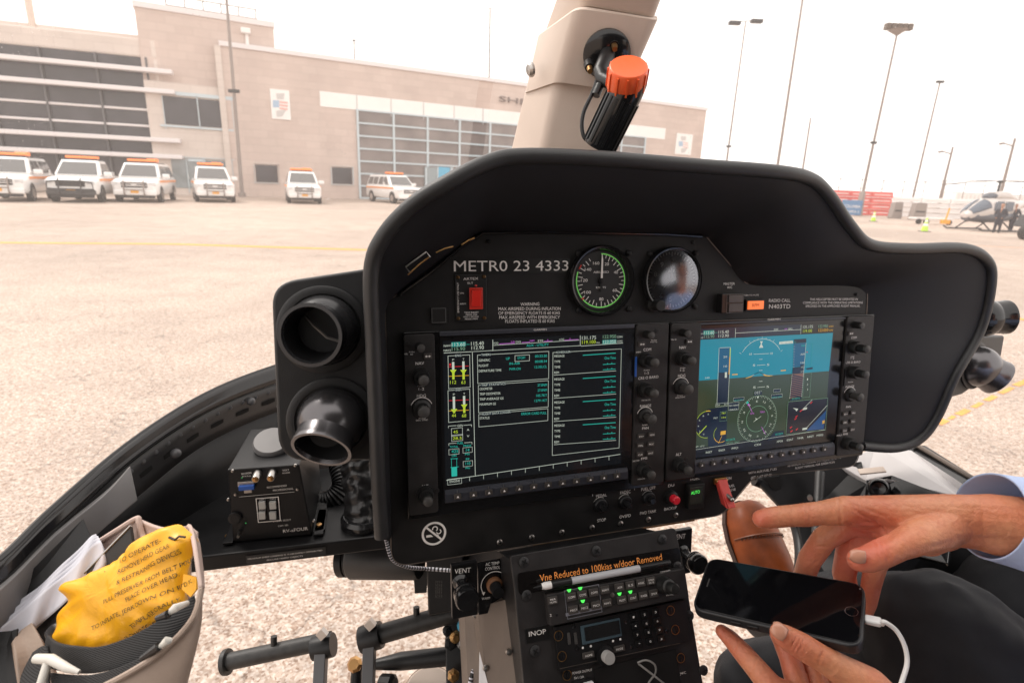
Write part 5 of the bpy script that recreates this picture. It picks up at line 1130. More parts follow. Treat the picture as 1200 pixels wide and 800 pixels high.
    mb.m(1).add([q(.12, .80), q(.26, .76), q(.22, .68), q(.19, .74)], [(0, 1, 2, 3)]); mb.m(1).add([q(.38, .76), q(.48, .78), q(.48, .72), q(.38, .70)], [(0, 1, 2, 3)]); mb.add([q(.40, .14), q(.52, .15), q(.52, .09), q(.40, .08)], [(0, 1, 2, 3)])
    for (u, v) in ((.08, .20), (.18, .45), (.20, .52), (.30, .68), (.36, .72), (.55, .90), (.10, .08), (.23, .12)): mb.m(3).add([q(u, v), q(u + .05, v + .04), q(u + .06, v + .02), q(u + .01, v - .03)], [(0, 1, 2, 3)])
    mb.m(5).add([q(.90, .30), q(.96, .32), q(.96, .22), q(.90, .20)], [(0, 1, 2, 3)]); mb.m(8).orect(F, (923.6, 470.6), (967.2, 503.5), wt * .8, z4)
    # softkey labels
    mb.m(1).ln(F, (811.6, 527.2), (966.5, 503.2), wt * .8, z3)
    for x, s in ((827, "INSET"), (842, "SENSOR"), (857.5, "PFD"), (884, "CDI"), (910, "XPDR"), (922, "IDENT"), (934, "TMR"), (946, "NRST"), (957, "MSG")):
        y = 533.6 - (x - 811) * .153; T(1, s, x, x + 7.5, y, 2.4, -.14)
    mb.build("readout", SC + [E_brown, emi("map_dark", (.008, .009, .016), 1), E_map], s_o)
R_ = dict(o=(895, 455), house=((783, 377), (1008, 532)), ls=((784, 378.5), (811.5, 557)), rs=((989.5, 370.5), (1007.5, 529)), glass=((813, 381.5), (984, 514)), top=((817.5, 380.5), (988, 371.3)), brand=(907, 374.5), bar=((811.5, 538), (973.5, 532)), k=((821.6, 544.2), (965, 525.2)), scr4=((816.3, 385.8), (968, 512)),
    knobs=[(799.5, 389.5, .0046, 'single'), (798.5, 419.5, .0085, 'dual'), (797.5, 453, .0085, 'pan'), (794.5, 544, .0085, 'dual'), (1001, 380.5, .0046, 'single'), (999, 406.5, .0085, 'dual'), (998, 435.5, .0085, 'dual'), (995.5, 462.5, .0080, 'pan'), (991.5, 518.5, .0085, 'dual')],
    btn=[(807, 400, '<>'), (996, 390.5, '<>'), (989.5, 484.5, 'D>'), (998.6, 483, 'MENU'), (989, 494.4, 'FPL'), (998.2, 493, 'PROC'), (988.4, 504, 'CLR'), (997.6, 502.6, 'ENT')],
    lab=[("VOL ID", 786, 792.5, 398.6, 398.4, 1.6), ("NAV", 796, 804, 408.8, 408.4, 3.4), ("PUSH", 797, 803, 432, 431.6, 1.5), ("1-2", 797, 802, 435, 434.8, 2.8), ("HDG", 794.5, 803, 441.8, 441.4, 3.4), ("PUSH", 793.5, 800, 464.2, 463.6, 1.5), ("HDG SYNC", 791.5, 803, 466.8, 465.6, 1.7), ("ALT", 792, 798.5, 534, 533.2, 3.3),
         ("COM", 997.5, 1004, 397, 396.6, 2.8), ("PUSH", 997, 1001, 418.6, 418.2, 1.4), ("1-2", 997, 1001, 420.6, 420.4, 2.2), ("CRS O BARO", 991, 1008, 426, 425, 2.6), ("PUSH", 994, 999.5, 448.4, 448, 1.4), ("RANGE", 991, 1001, 454.4, 453.4, 2.6), ("PAN", 991.5, 997, 478, 477.2, 2.6), ("DFLT", 980.5, 986.5, 511, 510.2, 1.6), ("FMS", 988, 993.5, 509.8, 509, 2.4)],
    scr=[(790, 389.5), (804.5, 538)], slots=[((990, 402), (991, 424), M_dark), ((989.5, 432), (990.5, 452), M_dark)], draw=draw_right)
display("right flight display with blue sky and green ground picture", R_)

# ================================================================== GLARESHIELD
HP = [((447, 628), 0.045, (458, 628)), ((443, 560), 0.05, (456.5, 560)), ((440, 480), 0.055, (454, 480)), ((437, 400), 0.06, (452, 410)), ((435, 318), 0.07, (451, 366)), ((449, 278), 0.08, (462, 347)), ((483, 241), 0.09, (500, 318)), ((527, 213), 0.1, (535, 291)), ((572, 191), 0.1, (560, 274)), ((612, 183.5), 0.1, (590, 273)), ((700, 186), 0.1, (680, 273.5)), ((820, 195), 0.1, (780, 275)), ((912, 202), 0.1, (824, 277)), ((948, 210), 0.09, (838, 288)), ((969, 228), 0.08, (852, 307)), ((995, 265), 0.07, (868, 328)), ((1019, 287), 0.06, (885, 334)), ((1067, 291.5), 0.055, (925, 334.5)), ((1127, 291), 0.05, (985, 334.5)), ((1154, 304), 0.045, (1008, 339)), ((1160, 330), 0.04, (1016, 354)), ((1148, 385), 0.03, (1015, 390)), ((1118, 440), 0.03, (1012, 440)), ((1096, 489), 0.02, (1010, 490)), ((1076, 514), 0.015, (1008, 515)), ((1048, 524), 0.01, (1007, 525)), ((1009, 522), 0.006, (1005, 531))]
gs_ = thing("glareshield", "big matte black glareshield hood wrapped around the instrument panel", "glareshield", PF)
outp = [PF.pix(*a, h) for a, h, b in HP]; inp = [PF.pix(*b, -.001) for a, h, b in HP]
both = spline([(*o, *i) for o, i in zip(outp, inp)], 6)
cen = V((PF.pix(760, 400).x, PF.pix(760, 400).y, 0))
rows = []; rimc = []
for q in both:
    o = V(q[:3]); i = V(q[3:]); d = (o - i); d2 = V((d.x, d.y, 0)); L = d2.length or 1e-6; u = d2 / L; h = o.z - i.z; z = V((0, 0, 1)); row = []
    row.append(i - V((0, 0, .004)))
    for t in (0, .12, .28, .45, .62, .8, .93, 1.0):      # concave hood interior
        row.append(i + d2 * t + z * (h * (1 - (1 - t) ** 1.7 if True else t)))
    R = .006
    for a in (70, 30, -20, -60): row.append(o + z * (R * math.sin(rad(a))) + u * (R * math.cos(rad(a))))
    for t in (.02, .06, .12): row.append(o + u * (R * .9 - .03 * t) - z * t)
    rows.append(row); rimc.append(o)
mb = MB(); mb.patch(rows); mb.build("hood", M_hood, gs_, solid=.0015)
mb = MB(); mb.tube([p + V((0, 0, .001)) for p in rimc], .0070, 12); mb.build("edge_trim", M_rim, gs_)
mb = MB(); ii = [PF.pix(*p, .004) for p in ((470, 347), (505, 322), (540, 293), (566, 276.5), (640, 275), (700, 276), (780, 277.5), (822, 280))]
mb.tube([p + V((0, .003, 0)) for p in ii], .0022, 8); mb.build("seal_strip", M_gloss, gs_)
# metal retaining clips along the left slope
for (A, B) in (((478, 322), (503, 301)), ((511, 296), (531, 289)), ((541, 287), (556, 279))):
    a = PF.pix(*A, .045); b = PF.pix(*B, .045); mb = MB(); mb.tube([a, a.lerp(b, .5) + V((0, .001, .001)), b], .0008, 6); mb.build("retaining_clip", M_brass, gs_)
a = PF.pix(480, 319, .048); b = PF.pix(504, 301.5, .048); d_ = (b - a).normalized(); n_ = V((-d_.y, d_.x, 0))
mb = MB(); mb.tube([a, a + n_ * .006, b + n_ * .006, b], .0009, 6); mb.build("latch_bracket", M_alu, gs_)
# ================================================================== HELICOPTER-FRAME COORDINATES (x right, y forward, z up from the eye)
_hx = V((PF.a.x, PF.a.y, 0)).normalized(); _hy = V((0, 0, 1)).cross(_hx)
def H(x, y, z): return CAM + _hx * x + _hy * y + V((0, 0, z))
HCF = Frame(CAM, _hx, _hy)
DP = D((0, 0, 1))
def VF(px, py, d, adir=(1, 0, 0), bdir=(0, -1, 0)): return Frame(C(px, py, d), D(adir), D(bdir))

# ------------------------------------------------------------------ cabin shell behind and above the eye
M_head = mat("headliner_grey", (.055, .052, .05), .85, bump=.3, bscale=300); M_seatl = mat("seat_black_leather", (.018, .017, .016), .5, bump=.3, bscale=120)
cab = thing("cabin_shell", "dark lined cabin roof, floor and rear bulkhead enclosing the seats", "cabin", HCF)
mb = MB(); rows = []
for y, z, w in ((.10, .30, .62), (-.1, .36, .70), (-.5, .40, .74), (-1.0, .38, .74), (-1.35, .28, .70)):
    rows.append([V((.33 + w * t, y, z - .10 * abs(t) ** 3)) for t in (-1, -.8, -.5, -.2, 0, .2, .5, .8, 1)])
mb.patch(rows); mb.build("roof", M_head, cab, solid=.03)
mb = MB(); mb.box(-.42, -1.38, -1.1, 1.08, -1.34, .30); mb.build("bulkhead", M_head, cab)
mb = MB(); mb.box(-.42, -1.36, -1.12, 1.08, .22, -1.08); mb.build("floor", M_head, cab)
for s in (-.42,):
    mb = MB(); mb.box(s - .02, -1.36, -1.1, s + .02, -.35, .26); mb.build("side_panel", M_head, cab)

# ------------------------------------------------------------------ windscreen and chin windows
def screen_glass():
    m = bpy.data.materials.new("dusty_acrylic"); m.use_nodes = True; nt = m.node_tree; N = nt.nodes; L = nt.links; N.remove(N["Principled BSDF"])
    tc = N.new("ShaderNodeTexCoord"); t = N.new("ShaderNodeBsdfTransparent"); t.inputs[0].default_value = (.97, .965, .96, 1)
    d = N.new("ShaderNodeBsdfDiffuse"); d.inputs[0].default_value = (.9, .86, .84, 1); tl = N.new("ShaderNodeBsdfTranslucent"); tl.inputs[0].default_value = (.95, .88, .84, 1)
    mx1 = N.new("ShaderNodeMixShader"); mx1.inputs[0].default_value = .6; L.new(d.outputs[0], mx1.inputs[1]); L.new(tl.outputs[0], mx1.inputs[2])
    v = N.new("ShaderNodeTexVoronoi"); v.inputs["Scale"].default_value = 210; L.new(tc.outputs["Object"], v.inputs["Vector"])
    lt = N.new("ShaderNodeMath"); lt.operation = 'LESS_THAN'; lt.inputs[1].default_value = .13; L.new(v.outputs["Distance"], lt.inputs[0])
    n = N.new("ShaderNodeTexNoise"); n.inputs["Scale"].default_value = 5; L.new(tc.outputs["Object"], n.inputs["Vector"])
    gt = N.new("ShaderNodeMapRange"); gt.inputs[1].default_value = .48; gt.inputs[2].default_value = .66; gt.inputs[3].default_value = 0; gt.inputs[4].default_value = .42; L.new(n.outputs["Fac"], gt.inputs[0])
    mu = N.new("ShaderNodeMath"); mu.operation = 'MULTIPLY'; L.new(lt.outputs[0], mu.inputs[0]); L.new(gt.outputs[0], mu.inputs[1])
    ad = N.new("ShaderNodeMath"); ad.operation = 'ADD'; ad.inputs[1].default_value = .105; L.new(mu.outputs[0], ad.inputs[0])
    mx2 = N.new("ShaderNodeMixShader"); L.new(ad.outputs[0], mx2.inputs[0]); L.new(t.outputs[0], mx2.inputs[1]); L.new(mx1.outputs[0], mx2.inputs[2])
    L.new(mx2.outputs[0], N["Material Output"].inputs[0]); return m
M_scr = screen_glass()
def gpt(az, z):     # point on the bubble: azimuth (0 = forward) and height
    k = math.sqrt(max(.02, 1 - ((z + .20) / .95) ** 2)); return V((.33 + .93 * k * math.sin(az), 1.30 * k * math.cos(az) - .02, z))
for nm, lab, a0, a1 in (("windscreen", "left windscreen half with dust specks in front of the terminal", -78, -3), ("windscreen", "right windscreen half in front of the parked helicopter", -1, 62)):
    o = thing(nm, lab, "windscreen", HCF, group="windscreen halves"); mb = MB()
    mb.patch([[gpt(rad(a0 + (a1 - a0) * i / 24), -.46 + (.44 + .46) * j / 14) for i in range(25)] for j in range(15)]); mb.build("pane", M_scr, o)

# ------------------------------------------------------------------ centre post and map light
post = thing("windscreen_post", "beige centre post of the windscreen rising behind the black hood", "post", WF(C(650, 176, .72)))
def sect(q, d, dl, n=5):    # q: four pixel corners L(back left), FL, FR, BR
    P = [C(*q[0], d + dl), C(*q[1], d), C(*q[2], d), C(*q[3], d + dl)]
    out = []
    for i in range(4):
        p, a, b = P[i], P[i - 1], P[(i + 1) % 4]
        q0 = p.lerp(a, .13); q1 = p.lerp(b, .13)
        for k in range(n + 1): t = k / n; out.append(q0 * (1 - t) ** 2 + p * 2 * t * (1 - t) + q1 * t * t)
    return out
low = [((612, 108), (652, 94), (736, 104), (735, 100)), ((596, 176), (636, 172), (702, 178), (701, 172)), ((578, 255), (618, 258), (668, 262), (668, 255))]
ds = (.66, .70, .76)
mb = MB(); mb.rings([sect(q, d, .075) for q, d in zip(low, ds)]); mb.build("lower_cover", M_beige, post, world=True)
mb = MB(); mb.rings([sect(((627, 44), (678, 7), (771, 22), (769, 18)), .597, .08), sect(((626, 46), (676, 10), (771, 24), (769, 20)), .595, .08), sect(((612, 110), (652, 96), (734, 108), (732, 100)), .652, .08), sect(((612, 108), (652, 94), (733, 106), (731, 98)), .655, .08)]); mb.build("collar", M_beige, post, world=True)
mb = MB(); mb.rings([sect(((634, 42), (683, 6), (767, 21), (765, 12)), .602, .078), sect(((649, 0), (699, -42), (785, -28), (783, -35)), .56, .078), sect(((668, -50), (718, -100), (806, -86), (804, -95)), .52, .078)]); mb.build("upper_cover", M_beige, post, world=True)
c = C(621, 82, .668); ax = (C(600, 84, .66) - c).normalized(); mb = MB(); mb.lathe([(.0085, 0), (.0085, .003), (.006, .0055), (.0001, .006)], c - ax * .003, ax, n=18); mb.build("screw", M_alu, post, world=True)
lamp = thing("map_light", "black gooseneck map light with an orange cap mounted on the beige post", "lamp", WF(C(711, 62, .60)))
bn = (CAM - C(711, 62, .62)).normalized()
q1_, q2_, q3_ = C(676, 10, .595), C(771, 24, .595), C(652, 96, .652); bx_ = (q2_ - q1_).cross(q3_ - q1_).normalized()
if bx_.dot(CAM - q1_) < 0: bx_ = -bx_
r_ = ray(711, 63); c0 = CAM + r_ * ((q1_ - CAM).dot(bx_) / r_.dot(bx_)) + bx_ * .0005
mb = MB(); mb.lathe([(.0265, 0), (.0265, .004), (.022, .008), (.009, .011), (.0001, .0115)], c0, bx_, n=36); mb.build("base_plate", M_gloss, lamp, world=True)
for (x, y) in ((719, 49), (690, 75)):
    p = C(x, y, .616); q = C(x + 1.5, y + 9, .600); mb = MB(); mb.tube([p, p.lerp(q, .55)], [.006, .005], 12); s_ = mb.build("connector", M_dark, lamp, world=True)
    mb = MB(); mb.tube([p.lerp(q, .5), q], [.0036, .0028], 10); mb.build("tip", M_brass, s_, world=True)
t0, t1 = C(741, 92, .548), C(702, 172, .588); axd = (t1 - t0).normalized()
mb = MB(); mb.tube([C(712, 64, .612), C(708, 74, .60), C(703, 84, .595), C(706, 92, .59), C(722, 100, .575)], [.0085, .0085, .0075, .0075, .008], 14); mb.build("swivel_arm", M_dark, lamp, world=True)
mb = MB(); Lt = (t1 - t0).length; mb.lathe([(.0165, 0), (.0175, .01), (.0178, .02), (.0178, Lt - .004), (.0165, Lt), (.008, Lt)], t0, axd, n=32); hd_ = mb.build("lamp_barrel", M_gloss, lamp, world=True)
mb = MB()
a_ = axd.orthogonal().normalized(); b_ = axd.cross(a_)
for i in range(16):
    t = 6.2831853 * i / 16; u = a_ * math.cos(t) + b_ * math.sin(t); w = axd.cross(u) * .0012; p = t0 + axd * .02 + u * .0174; q = t1 - axd * .004 + u * .0174
    mb.hexa([p - w, p + w, q + w, q - w, p - w + u * .0014, p + w + u * .0014, q + w + u * .0014, q - w + u * .0014])
mb.build("grip_ribs", M_dark, hd_, world=True)
cc0 = C(737, 77, .535); cax = (C(733, 104, .556) - cc0).normalized()
mb = MB(); mb.lathe([(.0001, 0), (.013, 0), (.0180, .0005), (.0190, .002), (.0192, .022), (.0185, .0235), (.0001, .0235)], cc0, cax, n=40); cp = mb.build("orange_cap", M_orange, lamp, world=True, bevel=.0004)
mb = MB(); a_ = cax.orthogonal().normalized(); b_ = cax.cross(a_)
for i in range(12):
    t = 6.2831853 * i / 12; u = a_ * math.cos(t) + b_ * math.sin(t); w = cax.cross(u) * .0009; p = cc0 + cax * .003 + u * .0188; q = cc0 + cax * .022 + u * .0188
    mb.hexa([p - w, p + w, q + w, q - w, p - w + u * .0016, p + w + u * .0016, q + w + u * .0016, q - w + u * .0016])
mb.build("cap_rib", M_orange, cp, world=True)
mb = MB(); mb.tube([V(p) for p in spline([tuple(C(x, y, d)) for x, y, d in ((704, 78, .60), (699, 96, .592), (693, 112, .588), (684, 132, .588), (682, 150, .588), (686, 163, .588), (697, 167, .588))], 6)], .0022, 8); mb.build("lead", M_dark, lamp, world=True)
mb = MB(); mb.tube([C(703, 100, .588), C(698, 112, .587)], .0048, 10); mb.build("strain_relief", M_dark, lamp, world=True)

# ------------------------------------------------------------------ eyeball air vents
def vent(F, P, cx, cy, R, rb, dirv, nl, rn, m, z=0.0):
    """flange on plane F at pixel centre, ball radius rb, nozzle along dirv (frame axes), length nl, mouth radius rn"""
    c = F.pix(cx, cy, z); d = V(dirv).normalized(); n = 40
    mb = MB(); mb.lathe([(R, 0), (R, .0025), (R * .96, .0035), (R * .82, .0030), (R * .80, -.002)], c, n=n, cap0=False, cap1=False); fl = mb.build("vent_flange", M_rim, P)
    bc = c + V((0, 0, .004)); s = math.sqrt(max(1e-6, rb * rb - rn * rn * .98)); am = math.acos(s / rb)
    mb = MB(); mb.lathe([(rb * math.sin(t_), rb * math.cos(t_)) for t_ in [am + (math.pi - am) * k_ / 20 for k_ in range(21)]], bc, d, n=n, cap0=False, cap1=False); ball = mb.build("vent_ball", m, P)
    mb = MB(); mb.lathe([(rn * .99, s), (rn * 1.0, nl - .006), (rn * 1.03, nl - .004), (rn * 1.03, nl), (rn * .92, nl), (rn * .88, nl - .004)], bc, d, n=n, cap0=False, cap1=False); noz = mb.build("nozzle", m, ball)
    mb = MB(); mb.lathe([(rn * .88, nl - .004), (rn * .86, nl - .02), (rn * .80, 0), (rn * .7, -.02), (.0001, -.021)], bc, d, n=n, cap0=False, cap1=False); mb.build("throat", mat("throat_matte_black", (.006, .006, .007), .5), ball)
    t = d.orthogonal().normalized(); mb = MB(); q = bc + d * (nl - .012)
    q = bc + d * .006; t = (V((-.6, .6, 0)) - d * V((-.6, .6, 0)).dot(d)).normalized(); mb.tube([q + t * rn * .7, q + t * rn * .3 + d * .004, q - t * rn * .3 + d * .002, q - t * rn * .7 - d.cross(t) * rn * .2], .0014, 6); mb.build("damper_lever", M_alu, noz)
    return ball
vp = thing("air_vent_pod", "rounded black pod left of the panel holding two eyeball air vents", "air vent", PF.at(376, 440, .004))
f2 = FR[vp.name]
o4 = [f2.pix(*p) for p in ((318, 332), (437, 314), (443, 539), (327, 541))]
oo = rpoly([(p.x, p.y) for p in o4], [.026, .004, .004, .030], 8)
mb = MB(); mb.prism(oo, -.022, 0); mb.build("pod", M_rim, vp, bevel=.0045, seg=4)
vent(f2, vp, 379, 386, .0425, .0335, (-.30, -.02, .95), .0360, .0282, mat('vent_satin_black', (.03, .03, .032), .25, metal=.3))
vent(f2, vp, 389, 491, .0425, .0325, (-.30, -.62, .70), .0340, .0275, mat("vent_polished_black", (.13, .125, .13), .26, metal=.8))
rv = thing("air_vent_mount", "pair of black eyeball air vents sticking out behind the right edge of the hood", "air vent", VF(1140, 425, .92, (.9, -.0444, .42), (-.0038, -.9907, -.136)))
f2 = FR[rv.name]
mb = MB(); o4 = [f2.pix(*p) for p in ((1090, 395), (1178, 393), (1171, 432), (1128, 462), (1100, 470))]; mb.prism(rpoly([(p.x, p.y) for p in o4], .006), -.02, 0); mb.build("pod", M_rim, rv, bevel=.003)
vent(f2, rv, 1141, 428, .040, .034, (.72, -.50, .5), .038, .029, mat("vent_polished_black", (.05, .05, .055), .18))
vent(f2, rv, 1148, 372, .034, .031, (.85, .05, .5), .036, .027, M_gloss)

# ------------------------------------------------------------------ left nose frame / door sill
def pl(lst, n=6): return [C(*p) for p in spline(lst, n)]
LA = [(-80, 716, .41), (0, 656, .46), (60, 598, .52), (150, 521, .61), (240, 463, .71), (330, 427, .83), (430, 400, .98)]
LB = [(-80, 750, .405), (0, 686, .455), (60, 627, .515), (150, 543, .60), (240, 483, .70), (330, 446, .82), (430, 420, .97)]
LS1 = [(x, y + 1, d + .004) for x, y, d in LB]
LS2 = [(-80, 800, .44), (0, 725, .48), (60, 668, .54), (162, 580, .63), (240, 520, .725), (330, 480, .84), (430, 452, .97)]
LD = [(-80, 960, .46), (0, 860, .50), (60, 790, .56), (150, 690, .64), (240, 640, .73), (330, 590, .85), (430, 560, .97)]
nf = thing("door_sill_frame", "curved black sill rail with rivets and slots sweeping round the left of the nose", "sill", WF(C(150, 540, .6)))
def shelfrail(A, B, name, m, solid, par=None, world=True):
    a, b = pl(A), pl(B); mb = MB(); mb.patch([[p, p.lerp(q, .33), p.lerp(q, .66), q] for p, q in zip(a, b)]); return mb.build(name, m, par or nf, world=True, solid=solid)
shelfrail(LA, LB, "outer_lip", M_gloss, .008)
mb = MB(); mb.tube([p + V((0, 0, -.001)) for p in pl(LA)], .0045, 8); mb.build("seal", M_dark, nf, world=True)
mb = MB(); mb.tube([p + V((0, 0, .002)) for p in pl(LB)], .003, 8); mb.build("seal", M_dark, nf, world=True)
M_flange = mat("flange_grey_black", (.045, .045, .047), .4, bump=.2, bscale=900, var=.15, vscale=20); M_rivet = mat("rivet_grey", (.10, .10, .105), .35)
shelfrail(LS1, LS2, "flange", M_flange, .003)
shelfrail(LS2, LD, "lower_panel", M_dark, .003)
a, b = pl(LS1, 12), pl(LS2, 12)
N0 = len(a)
for i in range(N0):
    p, q = a[i].lerp(b[i], .22), a[i].lerp(b[i], .22)
    x = (p - CAM)
    if 36 <= i <= 60 and i % 2 == 0:
        n_ = (CAM - p).normalized(); mb = MB(); mb.lathe([(.0030, 0), (.0026, .0014), (.0001, .002)], p + n_ * .002, n_, n=10); mb.build("rivet", M_rivet, nf, world=True)
    if 37 <= i <= 57 and i % 4 == 1:
        n_ = (CAM - p).normalized() * .0035; u0 = a[i].lerp(b[i], .55); u1 = a[i + 2].lerp(b[i + 2], .55); w = (b[i] - a[i]).normalized() * .0030
        mb = MB(); mb.add([u0 - w + n_, u0.lerp(u1, .5) - w * 1.3 + n_, u1 - w + n_, u1 + w + n_, u0.lerp(u1, .5) + w * 1.3 + n_, u0 + w + n_], [(0, 1, 2, 3, 4, 5)]); mb.build("slot", mat("slot_shade_black", (.002, .002, .002), .9), nf, world=True)  # slots are flat black patches, their inner shade put into the colour
for (x, y, d) in ((206, 531, .66), (294, 470, .77)):
    p = C(x, y, d); n_ = (CAM - p).normalized(); mb = MB(); mb.lathe([(.006, 0), (.0055, .002), (.003, .004), (.0001, .0045)], p, n_, n=16); mb.build("screw", M_rivet, nf, world=True)
# grey inner panel
ga = spline([(-80, 751, .40), (0, 687, .45), (60, 628, .51), (122, 578, .565), (152, 546, .59)], 6); gb = spline([(-80, 800, .405), (0, 732, .452), (62, 672, .512), (112, 626, .555), (161, 586, .585)], 6)
mb = MB(); mb.patch([[C(*p), C(*p).lerp(C(*q), .5), C(*q)] for p, q in zip(ga, gb)]); mb.build("inner_panel", M_greymetal, nf, world=True, solid=.006, bevel=.001)

# ------------------------------------------------------------------ equipment shelf, recorder box, boot, blower
ZS = CAMH - .42
sh = thing("equipment_shelf", "black horizontal shelf with a white printed placard under the recorder box", "shelf", WF(AZ(325, 640, ZS)))
q = [AZ(185, 658, ZS), AZ(470, 625, ZS), AZ(470, 535, ZS), AZ(150, 600, ZS)]
q[3] = AZ(190, 575, ZS); dn_ = V((0, 0, -.020))
mb = MB(); mb.hexa([p + dn_ for p in q] + q); mb.build("tray", M_dark, sh, world=True, bevel=.002)
SF = Frame(q[0] + V((0, 0, -.01)), q[1] - q[0], (0, 0, 1)); 
mb = MB(); a = SF.pix(289, 657.5); b = SF.pix(382, 646.5)
mb.add([SF.wld(p) for p in ((a.x, -.006, .0012), (b.x, -.006, .0012), (b.x, .005, .0012), (a.x, .005, .0012))], [(0, 1, 2, 3)]); plc = mb.build("placard", mat("placard_dark", (.03, .03, .03), .5), sh, world=True)
mb = MB(); tm = MB(); tm.ltxt("MAXIMUM SHELF LOADING IS 15 LBS EVENLY DISTRIBUTED", a.x + .002, 0.0, (b.x - a.x) - .006, .0020, .0016); tm.ltxt("SECURE HARD OBJECTS", a.x + .022, -.0045, .040, .0020, .0016)
tm.v = [SF.wld(p) for p in tm.v]; tm.build("lettering", M_white, plc, world=True)
# recorder box
F0, F1 = AZ(273, 636, ZS + .001), AZ(367, 627, ZS + .001)
BF = Frame(F0, F1 - F0, (0, 0, 1)); 
rb_ = thing("recorder_box", "black recorder box with four white square buttons and two knobs on the shelf", "recorder", BF)
B4 = [BF.pix(273, 635.5), BF.pix(366, 627), BF.pix(350.5, 543), BF.pix(266.5, 551)]; B4[0].y = .001; B4[1].y = .001
x0, x1, yt = B4[0].x, B4[1].x, (B4[2].y + B4[3].y) / 2
xa_, xb_ = B4[3].x, B4[2].x
kt = BF.pix(288, 503, -.10); kt2 = BF.pix(333, 500, -.10)
mb = MB(); mb.hexa([V((x0, .001, -.11)), V((x1, .001, -.11)), V((x1, .001, 0)), V((x0, .001, 0)), V((xa_ + .004, kt.y, -.10)), V((xb_ + .006, kt.y, -.10)), V((xb_, yt, 0)), V((xa_, yt, 0))]); mb.build("case", M_dark, rb_, bevel=.0015)
zf = .0012
for xx in (x0 - .010, x1 + .002): mb = MB(); mb.box(xx, .0012, -.05, xx + .011, .004, .004); mb.build("mounting_foot", M_dark, rb_, bevel=.0005)
for p in ((274, 630, .004), (374, 584, 0), (377, 617, 0), (268, 628, .004)):
    pass
for (x, y) in ((272.5, 551.5), (346, 545), (276, 579), (348.5, 573), (267.5, 585), (368, 610)):
    c = BF.pix(x, y, zf); mb = MB(); mb.lathe([(.0018, -.001), (.0016, .001), (.0001, .0014)], c, n=12); mb.build("screw", M_alu, rb_)
for (x, y) in ((302, 558), (319.5, 557)):
    c = BF.pix(x, y - 3, zf); mb = MB(); mb.lathe([(.0048, -.001), (.0048, .004), (.0042, .012), (.0038, .013)], c, n=24); k = mb.build("knob", M_alu, rb_, bevel=.0003); mb = MB(); mb.lathe([(.0034, .013), (.0001, .0135)], c, n=16); mb.build("knob_cap", M_brass, k)
mb = MB(); mb.bx(BF, (279, 563), (299, 567), 0, .004); mb.build("card_slot", M_alu, rb_, bevel=.0004); mb = MB(); mb.bx(BF, (281, 566.5), (299.5, 570), 0, .007); mb.build("memory_card", mat("card_blue", (.02, .10, .42), .4), rb_, bevel=.0004)
mb = MB(); mb.bx(BF, (286, 571), (295.5, 576), 0, .002); mb.build("usb_port", M_alu, rb_)
mb = MB(); mb.orect(BF, (300, 584), (328.5, 609.5), .0009, zf + .001); mb.build("button_frame", M_white, rb_)
for x in (303.5, 316):
    for y in (586.5, 598.5):
        mb = MB(); mb.bx(BF, (x, y), (x + 8.5, y + 7.5), 0, .004, .0006); mb.build("button", mat("button_pale", (.50, .50, .47), .5), rb_, bevel=.0004)
mb = MB()
for s, A, B, h in (("RECORDER", (283, 556), (295, 554.5), 2), ("STATUS", (284, 559), (294, 558), 1.6), ("VOLT", (331, 552), (339, 551), 2), ("POWER", (331, 555), (340, 554), 1.6), ("RECOMMENDED", (313, 572), (336, 569.5), 2.2), ("PROFESSIONAL", (320, 575.5), (344, 573), 2.2), ("CAM 1", (304, 586), (311, 585.5), 1.6), ("CAM 2", (316.5, 585), (323.5, 584.5), 1.6), ("CAM 3", (304, 598), (311, 597.5), 1.6), ("CAM 4", (316.5, 597), (323.5, 596.5), 1.6), ("RV-aFOUR", (332, 624), (361, 620.5), 4), ("o VIDEO SELECT", (320, 611.5), (341, 609.5), 2), ("CAM / SEL", (326, 617), (338, 615.5), 1.8)):
    mb.txt(BF, s, A, B, h, zf)
mb.ln(BF, (280, 582), (345, 576), .0004, zf); mb.build("lettering", M_white, rb_)
mb = MB(); mb.disc(BF, (283.5, 559.5), .0009, zf + .0004, 10); mb.disc(BF, (288, 612.5), .0009, zf + .0004, 10); mb.build("status_lamp", emi("lamp_green_dim", (.02, .35, .08), .6), rb_)
mb = MB(); c = BF.pix(281, 622, 0); mb.tube([c, c + V((.002, .003, .016))], [.0022, .0016], 10); mb.build("power_switch", M_alu, rb_); c = BF.pix(276, 606, 0); mb = MB(); mb.lathe([(.0075, -.001), (.0075, .003), (.005, .0035)], c, n=20); mb.build("socket", M_dark, rb_)
pd = thing("round_pad", "round grey puck lying on top of the recorder box", "puck", BF)
c = BF.loc(C(319, 525, (BF.wld(V((xa_, yt, -.04))) - CAM).dot(DP))); tn = V((0, .10, (yt - kt.y))).normalized(); tn = V((0, .10, -(yt - kt.y) * -1)); n_ = V((0, .1, kt.y - yt)).normalized(); n_ = V((0, .10, (kt.y - yt))).normalized()
c = BF.pix(320, 527, -.045); c.y = yt + (kt.y - yt) * .45 + .003
mb = MB(); mb.lathe([(.0205, 0), (.0215, .003), (.0215, .008), (.020, .0105), (.0001, .0108)], c, (0, 1, .42), n=40); mb.build("disc", M_greymetal, pd)
for (x, y) in ((379, 585), (375, 617)):
    pass
mt = thing("mounting_rail", "short black rail with two brass screws right of the recorder box", "bracket", WF(AZ(374, 600, ZS)))
